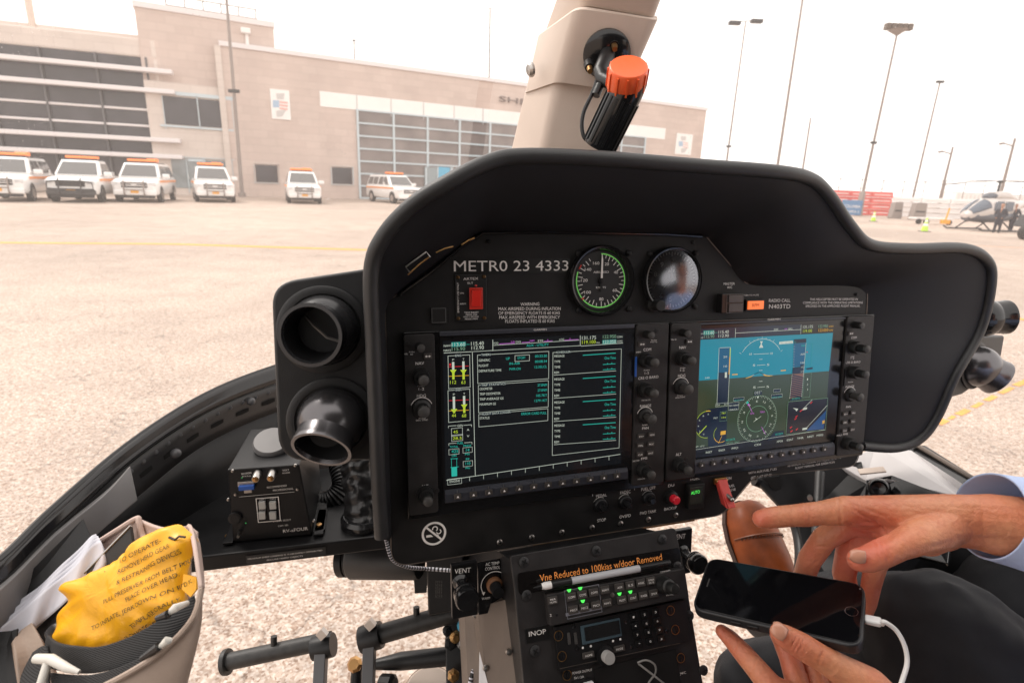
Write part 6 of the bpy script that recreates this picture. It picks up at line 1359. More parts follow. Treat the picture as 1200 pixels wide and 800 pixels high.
mb = MB(); r4 = [AZ(367, 626, ZS + .001), AZ(381, 623, ZS + .001), AZ(385, 576, ZS + .001), AZ(372, 578, ZS + .001)]; mb.hexa(r4 + [p + V((0, 0, .004)) for p in r4]); mb.build("rail", M_dark, mt, world=True, bevel=.0006)
for (x, y) in ((378, 583), (374, 615)):
    c = AZ(x, y, ZS + .005); mb = MB(); mb.lathe([(.0036, 0), (.0032, .0016), (.0001, .002)], c, (0, 0, 1), n=16); mb.build("screw", M_brass, mt, world=True)
c = AZ(267, 628, ZS + .002); mb = MB(); mb.lathe([(.0036, 0), (.0032, .0016), (.0001, .002)], c, (0, 0, 1), n=16); mb.build("screw", M_brass, rb_, world=True)
bt = thing("leather_boot", "wrinkled black leather boot standing on the shelf below the air vent pod", "boot", WF(AZ(425, 612, ZS)))
p0 = AZ(426, 612, ZS); p1 = C(416, 515, (p0 - CAM).dot(DP) + .02)
rs = []; ax = (p1 - p0); n = 40; a_ = ax.orthogonal().normalized(); b_ = ax.normalized().cross(a_)
for k in range(60):
    t = k / 59; r0 = .0215 - .0015 * math.sin(t * 3.1); ring = []
    for i in range(n):
        th = 6.2831853 * i / n; nz = noise.noise(V((math.cos(th) * 1.3, math.sin(th) * 1.3, t * 3.0))); n2 = noise.noise(V((math.cos(th) * 2.2 + 5, math.sin(th) * 2.2, t * 9)))
        w = .0028 * (1 - abs(math.sin(t * 15 + 3.2 * nz + 1.1 * math.sin(th)))) ** .7 + .003 * n2 - .001
        ring.append(p0 + ax * t + (a_ * math.cos(th) + b_ * math.sin(th)) * (r0 + w))
    rs.append(ring)
mb = MB(); mb.rings(rs); mb.build("gaiter", mat("leather_black", (.014, .014, .015), .32, bump=.4, bscale=300), bt, world=True)
mb = MB(); mb.lathe([(.028, 0), (.028, .008), (.024, .012)], p0, (0, 0, 1), n=32); mb.build("base_ring", M_gloss, bt, world=True)
hz = thing("defog_hose", "black corrugated hose lying behind the leather boot", "hose", WF(C(375, 570, .74)))
mb = MB(); pts = [V(p) for p in spline([tuple(C(*p)) for p in ((345, 560, .78), (360, 585, .76), (385, 588, .75), (402, 570, .76), (398, 545, .78))], 14)]; mb.tube(pts, [.014 + .0016 * (i % 2) for i in range(len(pts))], 14); mb.build("tube", M_dark, hz, world=True)
bl = thing("defog_blower", "dark cylindrical blower hanging under the shelf", "blower", WF(C(450, 665, .78)))
p = C(412, 655, .80); q = C(497, 655, .78); mb = MB(); mb.lathe([(.0255, 0), (.0275, .003), (.0275, .10), (.0255, .104)], p, q - p, n=32); mb.build("housing", M_rim, bl, world=True)
u = (q - p).normalized()
for k, (s, w) in enumerate(((-.016, .010), (-.003, .004))):
    mb = MB(); mb.lathe([(.0245, 0), (.0245, w)], p + u * s, u, n=32); mb.build("end_cap", M_dark, bl, world=True)
mb = MB(); mb.hexa([C(x, y, d) for x, y, d in ((484, 665, .79), (502, 663, .79), (502, 663, .82), (484, 665, .82), (486, 695, .79), (500, 694, .79), (500, 694, .82), (486, 695, .82))]); mb.build("bracket", M_dark, bl, world=True, bevel=.001)
cb = thing("pedestal_beam", "black vertical beam behind the vent knob at the pedestal's left", "beam", WF(C(520, 700, .80)))
mb = MB(); mb.hexa([C(x, y, d) for x, y, d in ((499, 640, .76), (545, 630, .76), (545, 630, .90), (499, 640, .90), (502, 721, .76), (538, 714, .76), (538, 714, .90), (502, 721, .90))]); mb.build("upper_beam", M_dark, cb, world=True, bevel=.002)
mb = MB(); mb.hexa([C(x, y, d) for x, y, d in ((521, 700, .86), (548, 700, .86), (548, 700, .92), (521, 700, .92), (524, 860, .80), (548, 860, .80), (548, 860, .86), (524, 860, .86))]); mb.build("lower_beam", M_dark, cb, world=True, bevel=.002)
mb = MB(); mb.v = []; f2 = VF(520, 690, .758); 
for k in range(4): mb.ltxt("LORD AIRFRAME PART 407", -.010 + .0026 * k, -.012, .024, .0012, 0, math.pi / 2)
mb.v = [f2.wld(p) for p in mb.v]; mb.build("lettering", mat("faint_lettering", (.15, .14, .13), .6), cb, world=True)
mb = MB(); p = C(541, 733, .80); mb.sphere(p, .007, 12, (1, 1, 1.3)); mb.build("blue_cap", mat("fitting_blue", (.02, .25, .40), .4), cb, world=True)
for k, (x, y, r, m) in enumerate(((533, 745, .008, M_brass), (528, 752, .010, M_dark), (542, 752, .009, M_alu), (531, 790, .009, M_brass), (524, 738, .007, M_dark))):
    p = C(x, y, .81 + .01 * (k % 3)); mb = MB(); mb.lathe([(r, 0), (r, .008), (r * .5, .009), (r * .5, .016)], p, D((.2, -.3, -1)), n=6 if k % 2 else 14, smooth=False); mb.build("fitting", m, cb, world=True)

# ------------------------------------------------------------------ pedals
M_ped = mat("pedal_worn_black", (.020, .019, .018), .5, bump=.3, bscale=500, var=.6, vscale=70)
def pedal(lab, A, B, r, ca, arm, peg):
    p, q = C(*A), C(*B); o = thing("pedal", lab, "pedal", WF(p), group="foot pedals"); u = (q - p); L = u.length; u.normalize()
    mb = MB(); mb.lathe([(r, 0), (r, L)], p, u, n=28); mb.build("foot_bar", M_ped, o, world=True)
    if ca: mb = MB(); mb.lathe([(r * 1.45, -.004), (r * 1.5, .001), (r * 1.45, .003)], p, u, n=28); mb.build("end_disc", M_ped, o, world=True)
    x, y, d = arm[0]; c = C(x, y, d); mb = MB(); mb.lathe([(r * 1.35, -.016), (r * 1.4, -.012), (r * 1.4, .012), (r * 1.35, .016)], c, u, n=28); cl = mb.build("clamp", M_dark, o, world=True)
    t = C(x, y - 17, d - .006); mb = MB(); mb.lathe([(.0085, 0), (.0085, .010)], t, D((0, 0, -1)), n=4, smooth=False); mb.build("clamp_lug", M_alu, cl, world=True)
    e = C(*arm[1]); w = D((1, 0, 0)) * .0085; h_ = D((0, .1, 1)) * .008; mb = MB(); mb.hexa([c - w - h_ * 2, c + w - h_ * 2, c + w, c - w, e - w - h_ * 2, e + w - h_ * 2, e + w, e - w]); mb.build("arm", mat("pedal_arm_grey", (.09, .09, .095), .4), o, world=True, bevel=.001)
    s = C(*peg); mb = MB(); mb.tube([s, s + D((0, -1, 0)) * .016], .0048, 10); mb.build("stop_peg", M_ped, o, world=True)
    tm = MB(); return o
pedal("free standing left foot pedal bar with a round end disc", (266, 775, .86), (388, 749, .86), .0128, True, ((379, 757, .855), (373, 880, .80)), (321, 757, .858))
pedal("right foot pedal bar reaching the pedestal", (431, 747, .84), (537, 716, .84), .0140, False, ((435, 746, .838), (431, 880, .79)), (488, 723, .84))
rod = thing("control_rod", "thin tapered black control rod with a round blue badge under the right pedal", "rod", WF(C(490, 772, .88)))
mb = MB(); a = [C(422, 780, .88), C(440, 778, .88), C(470, 774, .88), C(520, 769, .88), C(552, 766, .88)]; mb.tube(a, [.005, .008, .0135, .0140, .0140], 20); mb.build("tube", M_dark, rod, world=True)
f2 = VF(528, 765, .862, (.99, -.1, 0), (-.1, -1, 0)); mb = MB(); mb.arc(f2, None, .0052, 0, 360, .0012, 0, local=(0, 0), n=30); mb.ltxt("T", -.0022, -.0025, .0044, .005, 0); mb.v = [f2.wld(p) for p in mb.v]; mb.build("badge", mat("badge_blue", (.10, .25, .38), .5), rod, world=True)
js = thing("rod_end_joint", "brass and black rod end joint left of the right pedal's arm", "joint", WF(C(418, 780, .87)))
mb = MB(); mb.lathe([(.011, 0), (.012, .008), (.008, .014)], C(417, 778, .87), D((0, -.6, -1)), n=8, smooth=False); mb.build("nut", M_brass, js, world=True)
mb = MB(); mb.tube([C(418, 782, .875), C(416, 850, .84)], [.0085, .012], 14); mb.build("shaft", M_dark, js, world=True)
mb = MB(); mb.lathe([(.014, 0), (.014, .02), (.009, .024)], C(448, 800, .87), D((1, -.2, -.4)), n=10, smooth=False); mb.build("bolt_head", M_dark, js, world=True)
cp_ = thing("round_cover", "pale round cover at the bottom edge beneath the pedals", "cover", WF(C(503, 815, .88)))
mb = MB(); mb.lathe([(.038, -.03), (.040, -.002), (.038, .001), (.0001, .004)], C(503, 812, .88), D((.05, -.75, -.65)), n=40); mb.build("cap", M_beige, cp_, world=True); mb = MB(); mb.lathe([(.0415, -.006), (.0415, -.001)], C(503, 812, .88), D((.05, -.75, -.65)), n=40, cap0=False, cap1=False); mb.build("ring", M_alu, cp_, world=True)
# lone straight braided cable
bc_ = thing("braided_cable", "black and white braided cable running down left of the pedestal", "cable", WF(C(553, 740, .66)))
pts = [V(p) for p in spline([tuple(C(*p)) for p in ((548, 705, .66), (553, 725, .66), (558, 750, .65), (557, 775, .64), (551, 800, .63), (546, 840, .62))], 14)]
mb = MB()
for i in range(len(pts) - 1): mb.m(i % 2 if i % 3 else 0).tube([pts[i], pts[i + 1]], .0026, 8, False)
mb.build("braid", [M_dark, mat("braid_white", (.5, .5, .55), .7)], bc_, world=True)
bc2 = thing("braided_cable", "short white flecked cable hanging at the lower left corner of the panel", "cable", WF(C(462, 650, .60)))
pts = [V(p) for p in spline([tuple(C(*p)) for p in ((450, 618, .60), (453, 635, .605), (460, 655, .61), (478, 664, .63), (500, 666, .66), (528, 668, .66))], 14)]
mb = MB()
for i in range(len(pts) - 1): mb.m(i % 2).tube([pts[i], pts[i + 1]], .0022, 8, False)
mb.build("braid", [M_dark, MATS["braid_white"]], bc2, world=True)

# ------------------------------------------------------------------ vent knobs, temperature control
KF = PF
def vent_knob(lab, A, B, kx, ky, tx0, tx1, ty, z):
    F = PF.at((A[0] + B[0]) / 2, B[1], z); o = thing("vent_control", lab, "control", F, group="vent pull knobs"); F = FR[o.name]
    mb = MB(); mb.bx(F, A, B, -.006, 0, .001); mb.build("plate", M_dark, o, bevel=.0006)
    mb = MB(); mb.bx(F, (tx0 - 2.5, ty - 8.2), (tx1 + 2.5, ty + 2.2), 0, .0007); p_ = mb.build("placard", mat("tape_black", (.006, .006, .006), .35), o)
    mb = MB(); mb.txt(F, "VENT", (tx0, ty), (tx1, ty - (tx1 - tx0) * .10), 6, .001); mb.build("lettering", M_white, p_)
    c = F.pix(kx, ky, 0); r = .0125
    mb = MB(); mb.lathe([(.0088, 0), (.0088, .003), (.006, .006), (.005, .020), (r * .7, .022), (r, .025), (r, .027), (r * .95, .0278), (r, .0286), (r * 1.02, .036), (r * .9, .0385), (.0001, .039)], c, n=36); mb.build("pull_knob", M_gloss, o)
    return o
vent_knob("vent pull knob left of the temperature dial", (527.5, 659), (558.5, 716), 539, 680, 532.5, 551.5, 672, .015)
vent_knob("vent pull knob at the right of the pedestal, behind the telephone", (786, 620), (806, 668), 799, 645, 788.5, 803, 632, -.01)
ac = thing("temperature_control", "black temperature control with an arc marking and a brown knob", "control", PF.at(579, 708, .016)); F = FR[ac.name]
mb = MB(); mb.bx(F, (559, 658), (599, 709), -.006, 0, .001); mb.build("plate", M_gloss, ac, bevel=.0006)
mb = MB(); mb.txt(F, "AC TEMP", (569, 662.8), (585, 660.8), 3.8, .0006); mb.txt(F, "CONTROL", (568.5, 668.2), (586, 665.8), 3.8, .0006); mb.txt(F, "WARM", (564.5, 702.5), (574, 701.5), 3, .0006); mb.txt(F, "COOL", (587, 698.5), (595, 697.5), 2.4, .0006)
c = F.pix(579, 684, .0006); mb.arc(F, None, .0148, -42, 215, .0009, .0006, local=c, n=50)
for a in (-42, 215):
    p = V((c.x + .0148 * math.cos(rad(a)), c.y + .0148 * math.sin(rad(a)), .0007)); mb.add([p + V((-.002, .0012, 0)), p + V((.002, .0012, 0)), p + V((0, -.0028, 0))], [(0, 1, 2)])
mb.build("marking", M_white, ac)
mb = MB(); mb.lathe([(.0090, 0), (.0090, .004), (.0070, .0055)], c, n=28); k = mb.build("knob", mat("knob_bronze", (.22, .10, .045), .45), ac); mb = MB(); mb.lathe([(.0068, .005), (.0062, .018), (.0001, .0185)], c, n=24); mb.build("knob_cap", M_dark, k)

# ------------------------------------------------------------------ CENTRE PEDESTAL
cs = thing("centre_pedestal", "black and taupe centre pedestal carrying the radios below the panel", "pedestal", CF)
q4 = [CF.pix(598, 655), CF.pix(790, 626), CF.pix(836, 806), CF.pix(626, 806)]
q4 = [q4[0], q4[1], V((q4[1].x + (q4[1].x - q4[0].x) * .02, -.30, 0)), V((q4[0].x, -.30, 0))]
yt = max(q4[0].y, q4[1].y); yt = (CF.pix(596, 649.5).y + CF.pix(788, 620.5).y) / 2
X0 = CF.pix(605, 700).x; X1 = CF.pix(803, 672).x; XT0 = CF.pix(598, 655).x; XT1 = CF.pix(793, 628).x
mb = MB(); mb.prism(rpoly([(X0 - .001, -.25), (X1 + .004, -.25), (X1, CF.pix(803, 672).y), (XT1, yt), (XT0, yt), (X0 - .001, CF.pix(603, 690).y)], .003), -.004, 0); mb.build("face_plate", M_bezel, cs, bevel=.001)
mb = MB(); mb.box(X0 + .004, -.30, -.32, X1 - .004, yt - .008, -.0045); mb.build("body", M_dark, cs)
mb = MB(); mb.add([(X0 - .05, -.4, -.09), (X0 + .003, -.4, -.015), (X0 + .003, yt - .015, -.015), (X0 - .052, yt - .030, -.09)], [(0, 1, 2, 3)]); 
mb.v = []; mb.f = []; mb.mi = []; mb.sm = []
a = [CF.loc(C(*p)) for p in ((560, 712, .625), (594, 703, .60), (603, 720, .598), (629, 860, .55), (579, 860, .58))]; b = [p + V((0, 0, -.05)) for p in a]
mb.add(a + b, [(0, 1, 2, 3, 4), (9, 8, 7, 6, 5)] + [(i, (i + 1) % 5, 5 + (i + 1) % 5, 5 + i) for i in range(5)]); mb.build("side_cover", M_taupe, cs, bevel=.001)
mb = MB(); a = [CF.loc(C(*p)) for p in ((544, 716, .66), (560, 712, .648), (579, 860, .60), (552, 860, .615))]; b = [p + V((0, 0, -.04)) for p in a]; mb.hexa(b + a); mb.build("side_cover", M_taupe, cs, bevel=.001)
mb = MB(); a = [CF.loc(C(*p)) for p in ((595, 708, .60), (598, 716, .60), (602, 760, .59), (598, 762, .59))]; mb.add([p + V((0, 0, .001)) for p in a], [(0, 1, 2, 3)]); mb.build("cover_gap", M_dark, cs)
for p in ((596, 763, .583), (569, 782, .60), (557, 720, .64)):
    c = CF.loc(C(*p)); mb = MB(); mb.lathe([(.0035, 0), (.003, .003), (.0001, .004)], c, n=14); mb.build("screw", M_alu, cs)
mb = MB(); a = [CF.loc(C(*p)) for p in ((561, 762, .612), (571, 800, .60), (572, 830, .595), (560, 830, .60))]; mb.hexa([p + V((0, 0, .003)) for p in a] + [p + V((0, 0, .004)) for p in a]); mb.build("paper_slip", mat("paper_white", (.62, .62, .64), .7), cs)
screws(CF, cs, [(614, 658), (698.6, 645), (776, 631.5), (617, 697), (793.5, 663), (627, 762), (807.6, 720.7), (824, 784.6)], .0052, .0, M_rim)
mb = MB(); mb.prism(rpoly([(CF.pix(606, 676).x, CF.pix(606, 697).y), (CF.pix(797, 662).x, CF.pix(797, 662).y), (CF.pix(796, 641).x, CF.pix(796, 641).y), (CF.pix(606, 671).x, CF.pix(606, 671).y)], .004), 0, .0012); pp2 = mb.build("placard", mat("placard_gloss", (.007, .006, .006), .12), cs)
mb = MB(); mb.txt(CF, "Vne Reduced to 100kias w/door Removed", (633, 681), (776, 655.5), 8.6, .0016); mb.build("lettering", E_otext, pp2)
mb = MB(); mb.bx(CF, (615, 737), (644, 747.5), 0, .0008); p3 = mb.build("placard", mat("tape_black", (.006, .006, .006), .35), cs); mb = MB(); mb.txt(CF, "INOP", (620, 745.5), (640, 742), 6.2, .0011); mb.build("lettering", M_white, p3)
# pen
pen = thing("pen", "white and black ballpoint pen lying along the orange lettering", "pen", CF.at(700, 674, .004)); F = FR[pen.name]
A = F.pix(625, 688.5, .005); B = F.pix(785, 659, .005); L = (B - A).length; u = (B - A).normalized(); r = .0036
def seg(name, t0, t1, m, prof=None, par=pen):
    mb = MB(); a, b = A + u * L * t0, A + u * L * t1; l = (b - a).length; mb.lathe([(r * p, l * q) for p, q in (prof or [(1, 0), (1, 1)])], a, u, n=20); return mb.build(name, m, par)
seg("tip", 0, .055, M_dark, [(.15, 0), (.35, .3), (.7, 1)]); seg("nose", .055, .12, M_white, [(.75, 0), (1, .4), (1, 1)]); seg("grip", .12, .26, M_knob, [(1, 0), (1.08, .3), (1.0, .6), (1.05, 1)]); seg("barrel", .26, .76, mat("pen_silver", (.48, .48, .50), .35)); seg("cap", .76, 1.0, M_dark, [(1, 0), (1.02, .9), (.8, 1)])
a = A + u * L * .77 + V((0, 0, r)); mb = MB(); mb.tube([a, a + u * L * .2], .0012, 8); mb.build("clip", M_gloss, pen)
# audio panel
ap = thing("audio_panel", "audio selector panel with two rows of lit push buttons", "radio", CF.at(718, 690)); F = FR[ap.name]
mb = MB(); mb.bx(F, (637, 694), (794, 697.5), 0, .010, .001); fp = mb.build("face", M_bezel, ap, bevel=.0008)
zt = .010
def key(F, P, x, y, s, w, h, z0=zt, m=M_key, z1=.0025, lw=.7):
    c = F.pix(x, y, z0); mb = MB(); mb.prism(rpoly([(c.x - w, c.y - h), (c.x + w, c.y - h), (c.x + w, c.y + h), (c.x - w, c.y + h)], .0006), z0, z0 + z1); k = mb.build("button", m, P, bevel=.0004)
    if s:
        mb = MB(); lines = s.split("/")
        for i, l in enumerate(lines):
            hh = .0021 if len(lines) == 1 else .0017; ww = min(w * 2 * lw, .0019 * len(l)); mb.ltxt(l, c.x - ww / 2, c.y - hh / 2 + (0 if len(lines) == 1 else (.0012 if i == 0 else -.0014)), ww, hh, z0 + z1 + .0003)
        mb.build("legend", M_white, k)
    return k
for x, y, s in ((647, 702.5, "MKR/MUTE"), (668.7, 698.5, "COM1"), (681.7, 695.8, "COM2"), (695, 693, "COM3"), (708, 690.2, "NAV1"), (725, 687, "AUX"), (737.5, 684.5, "S.S"), (750, 682, "MARK"), (761.7, 679.8, "SPKR/ICS"), (671, 713.5, "MIC1"), (684, 711, "MIC2"), (697.5, 708, "MIC3"), (710.5, 705.4, "NAV2"), (728, 702, "PILOT"), (740.5, 699.4, "COPLT"), (753, 696.8, "PASS"), (765, 694.4, "SPKR")): key(F, ap, x, y, s, .0050, .0036)
for x, y in ((667, 691.5), (680, 689), (683, 704), (726, 695.5), (738.7, 693.2)):
    c = F.pix(x, y, zt + .0012); mb = MB(); mb.add([(c.x - .0024, c.y + .0012, c.z), (c.x + .0024, c.y + .0012, c.z), (c.x + .0010, c.y - .0014, c.z), (c.x - .0010, c.y - .0014, c.z)], [(0, 1, 2, 3)]); mb.build("indicator_lamp", E_led, ap, solid=.0006)
mb = MB(); mb.orect(F, (661.5, 692), (705.5, 716.5), .0005, zt + .0005); a = F.pix(663, 722, zt); b = F.pix(705.5, 713, zt); mb.add([(a.x, a.y + .0002, zt + .0006), (b.x, a.y + .0002, zt + .0006), (b.x, a.y + .0032, zt + .0006), (a.x, a.y + .0032, zt + .0006)], [(0, 1, 2, 3)]); mb.build("group_frame", mat("frame_lilac_grey", (.22, .22, .25), .4), ap)
for x, y, r in ((717.5, 696.5, .0022), (652.5, 720, .0012), (720, 707.5, .0010)):
    c = F.pix(x, y, zt); mb = MB(); mb.lathe([(r, 0), (r, .0006), (.0001, .0008)], c, n=16); mb.build("sensor", M_alu if r > .002 else M_dark, ap)
c = F.pix(777, 684.5, zt); mb = MB(); mb.lathe([(.0088, 0), (.0088, .004), (.0075, .006), (.0075, .012), (.0058, .0135), (.0055, .022), (.0045, .0235), (.0001, .0238)], c, n=30); mb.build("volume_knob", M_knob, ap)
mb = MB(); mb.txt(F, "2", (644.5, 722), (646.5, 721.6), 3, zt + .0004); mb.txt(F, "PUSH TO", (780, 695.5), (789, 693.8), 1.6, zt + .0004); mb.txt(F, "EXPAND", (781, 698), (790, 696.4), 1.6, zt + .0004); mb.txt(F, "ON/OFF", (774, 670.8), (786, 668.4), 1.6, zt + .0004); mb.build("lettering", M_white, ap)
# fix the audio panel's extent: drawn as two edges on the tilted plate
me = fp.data
ys = [F.pix(637, 694, 0).y, F.pix(646, 729, 0).y]; xs = [F.pix(637, 694, 0).x, F.pix(797, 668, 0).x]
lo_y, hi_y = min(v.co.y for v in me.vertices), max(v.co.y for v in me.vertices); lo_x, hi_x = min(v.co.x for v in me.vertices), max(v.co.x for v in me.vertices)
for v in me.vertices: v.co.y = ys[1] + (v.co.y - lo_y) / (hi_y - lo_y) * (ys[0] - ys[1]); v.co.x = xs[0] + (v.co.x - lo_x) / (hi_x - lo_x) * (xs[1] - xs[0])
# second radio with keypad
rd2 = thing("keypad_radio", "radio with a small dark screen, grey round knob and twelve key keypad", "radio", CF.at(722, 745)); F = FR[rd2.name]
a = F.pix(648, 733, 0); b = F.pix(656, 785, 0); e = F.pix(797, 705, 0)
mb = MB(); mb.prism(rpoly([(a.x, b.y), (e.x + .004, b.y), (e.x + .004, a.y), (a.x, a.y)], .001), 0, .0045); mb.build("face", M_dark, rd2, bevel=.0006)
zt = .0045
mb = MB(); mb.bx(F, (679.5, 731.5), (728, 743.5), zt, zt + .0018, .0006); s_ = mb.build("screen_frame", mat("screen_frame_blue", (.05, .08, .10), .3), rd2, bevel=.0003)
sx = s_.data; y0 = F.pix(684, 752, 0).y; y1 = F.pix(680, 731, 0).y; lo = min(v.co.y for v in sx.vertices); hi = max(v.co.y for v in sx.vertices)
for v in sx.vertices: v.co.y = y0 + (v.co.y - lo) / (hi - lo) * (y1 - y0)
xa0 = F.pix(680, 740, 0).x; xb0 = F.pix(725, 733, 0).x
mb = MB(); mb.add([(xa0 + .002, y0 + .003, zt + .0024), (xb0 - .002, y0 + .003, zt + .0024), (xb0 - .002, y1 - .0015, zt + .0024), (xa0 + .002, y1 - .0015, zt + .0024)], [(0, 1, 2, 3)]); mb.build("screen", M_gloss, s_)
for r_, row in enumerate((("1", "2", "3"), ("4", "5", "6"), ("7", "8", "9"), ("*", "0", "#"))):
    for k, s in enumerate(row): key(F, rd2, 741.2 + 12.9 * k + r_ * 2.3, 721.8 - 2.9 * k + r_ * 10.4, s, .0042, .0034, zt, M_gloss, .002, .9)
for x, y, s in ((725, 759, "MODE"), (689, 766.5, "HOME")): key(F, rd2, x, y, s, .0062, .0028, zt, M_key, .002, .85)
c = F.pix(709, 767, zt); mb = MB(); mb.lathe([(.0095, 0), (.0095, .003), (.007, .0035)], c, n=28); k = mb.build("tuning_knob", M_dark, rd2); mb = MB(); mb.lathe([(.0060, .003), (.0060, .010), (.0055, .0112), (.0001, .0114)], c, n=28); mb.build("knob_cap", mat("knob_pale_grey", (.36, .35, .34), .5), k)
for x, y in ((654, 744), (658, 768), (785, 714.5), (790.6, 737), (797, 770), (664, 790)):
    c = F.pix(x, y, zt - (.004 if y > 786 or x > 795 else 0)); mb = MB(); mb.lathe([(.0050, 0), (.0050, .0012), (.0040, .0012), (.0040, .0006), (.0036, .0006), (.0034, .0018), (.0001, .0020)], c, n=22); k = mb.build("fastener", M_dark, rd2); mb = MB(); mb.arc(F, None, .0045, 0, 360, .0006, c.z + .0014, local=c); mb.build("fastener_ring", M_brass, k)
    mb = MB(); mb.box(c.x - .0006, c.y - .003, c.z + .0018, c.x + .0006, c.y + .003, c.z + .0024); mb.build("fastener_slot", M_gloss, k)
for A_, B_ in (((664, 741), (667.5, 754)), ((672, 741), (675, 754))):
    a = F.pix(*A_, zt); b = F.pix(*B_, zt); mb = MB(); mb.box(a.x, b.y, zt, a.x + .003, a.y, zt + .0015); mb.build("slide", M_knobtop, rd2, bevel=.0003)
for x, y in ((672, 733), (676, 759), (734, 728), (740, 757), (781, 739)):
    c = F.pix(x, y, zt); mb = MB(); mb.lathe([(.0024, 0), (.0022, .0006), (.0001, .0002)], c, n=14); mb.build("screw", M_gloss, rd2)
for x, y in ((683, 758.5), (692.5, 756.5), (718.5, 750.5), (727, 748.5)):
    c = F.pix(x, y, zt); mb = MB(); mb.lathe([(.0012, 0), (.0001, .0004)], c, n=10); mb.build("icon_dot", M_white, rd2)
mb = MB(); mb.ln(F, (656, 783), (797, 753), .0005, .0047); mb.build("edge_line", MATS["worn_edge"], rd2)
# lower bay with a painted dark opening and a usb outlet
ub = thing("usb_outlet", "usb power outlet beside a dark open pedestal bay with loose white cables", "outlet", CF.at(722, 792)); F = FR[ub.name]
yb = F.pix(656, 787, 0).y
mb = MB(); a = F.pix(696, 787, 0); b = F.pix(793, 772, 0); mb.box(a.x, -.16, .0004, b.x, yb - .004, .0012); mb.build("bay_shade_plate", mat("hollow_shade_black", (.003, .002, .002), .8), ub)  # flat black plate; the shade inside the bay is painted on
mb = MB(); mb.txt(F, "USB POWER OUTPUT", (664.5, 791), (694, 785.5), 3, .0008); mb.txt(F, "5V / 2A", (673, 795.5), (684.5, 793.4), 3, .0008); mb.txt(F, "J4/C", (797, 790), (804, 788.6), 3, .0008); mb.build("lettering", M_white, ub)
mb = MB(); c = F.pix(681, 800, 0); mb.box(c.x - .010, c.y - .006, 0, c.x + .010, c.y + .004, .006); mb.build("socket", M_dark, ub, bevel=.0006)
c = F.pix(690, 799, .006); mb = MB(); mb.box(c.x - .006, c.y - .012, .004, c.x + .004, c.y + .001, .010); mb.build("plug", mat("plug_white", (.75, .75, .75), .4), ub, bevel=.001)
wc = thing("charging_cable", "loose white cables looping inside the open pedestal bay", "cable", CF.at(760, 785)); F = FR[wc.name]
for pts in ([(747, 776, .004), (757, 773, .008), (767, 778, .010), (768, 788, .008), (760, 800, .006), (755, 815, .004)], [(748, 777, .004), (765, 790, .010), (780, 802, .012), (800, 820, .012)]):
    mb = MB(); mb.tube([V(p) for p in spline([tuple(F.pix(x, y, h)) for x, y, h in pts], 8)], .0010, 8); mb.build("wire", mat("wire_grey_white", (.22, .21, .20), .5), wc)

# ------------------------------------------------------------------ RIGHT SIDE OF THE NOSE
rs_ = thing("side_console", "dark side console with a pale glossy top right of the panel", "console", WF(C(1000, 570, .9)))
def slab(P, name, m, pts, th, bev=.002, par=None):
    v = [C(*p) for p in pts]; n_ = (v[1] - v[0]).cross(v[2] - v[0]).normalized(); 
    if n_.dot(CAM - v[0]) < 0: n_ = -n_
    n = len(v); mb = MB(); mb.add([p - n_ * th for p in v] + v, [tuple(range(n))[::-1], tuple(range(n, 2 * n))] + [(i, (i + 1) % n, n + (i + 1) % n, n + i) for i in range(n)], False); return mb.build(name, m, P, world=True, bevel=bev)
M_pale = mat("grey_paint_with_glare", (.50, .48, .48), .35, var=.08, vscale=10)  # sky glare on the grey surfaces, put into a paler base colour
slab(rs_, "front_panel", M_dark, [(880, 556, .95), (1010, 540, .93), (1016, 568, .90), (1040, 640, .84), (1000, 720, .78), (918, 700, .80), (950, 680, .86), (935, 615, .90)], .01)
slab(rs_, "top_panel", M_pale, [(985, 545, .93), (1025, 522, .97), (1060, 527, .95), (1125, 582, .80), (1040, 560, .86), (1014, 562, .90)], .008)
slab(rs_, "top_label", M_beige, [(1005, 549, .905), (1035, 546, .895), (1039, 552, .885), (1008, 555, .895)], .003, .0005)
slab(rs_, "side_box", M_gloss, [(1014, 562, .885), (1045, 556, .865), (1120, 585, .79), (1110, 660, .72), (1030, 640, .82)], .01)
c = C(1030, 572, .86); n_ = (CAM - c).normalized(); mb = MB(); mb.lathe([(.016, 0), (.014, .01), (.012, .012), (.009, .006), (.0001, .005)], c, n_, n=24); mb.build("knob", M_gloss, rs_, world=True)
slab(rs_, "recess", mat("hollow_shade_black", (.003, .002, .002), .8), [(894, 560, .935), (914, 557, .935), (915, 575, .93), (910, 577, .93)], .002, 0)  # shade of the hollow, painted as a flat black slab
p = C(961, 553, .915); q = C(957, 625, .86); mb = MB(); mb.tube([p, q], .0075, 12); mb.build("column", M_rim, rs_, world=True)
mb = MB(); mb.tube([C(949, 582, .90), C(949.5, 584, .885)], .004, 10); mb.build("screw", M_alu, rs_, world=True)
slab(rs_, "lower_panel", M_dark, [(1010, 640, .86), (1110, 610, .84), (1260, 600, .80), (1260, 760, .80), (1000, 760, .82)], .01)
rf = thing("chin_window_frame", "curved black frame of the chin window beside the brown shoe", "frame", WF(C(930, 620, .92)))
mb = MB(); pts = [V(p) for p in spline([tuple(C(*p)) for p in ((884, 562, .95), (905, 572, .95), (925, 595, .93), (936, 625, .91), (939, 655, .88), (935, 690, .84), (925, 740, .80))], 8)]
mb.tube(pts, .010, 12); mb.build("frame_tube", M_dark, rf, world=True)
mb = MB(); mb.tube([p + D((.013, -.002, .0)) for p in pts], .005, 8); mb.build("seal", M_gloss, rf, world=True)
rl = thing("door_sill_frame", "straight black and grey sill rail running to the right edge behind the pointing hand", "sill", WF(C(1130, 570, .8)))
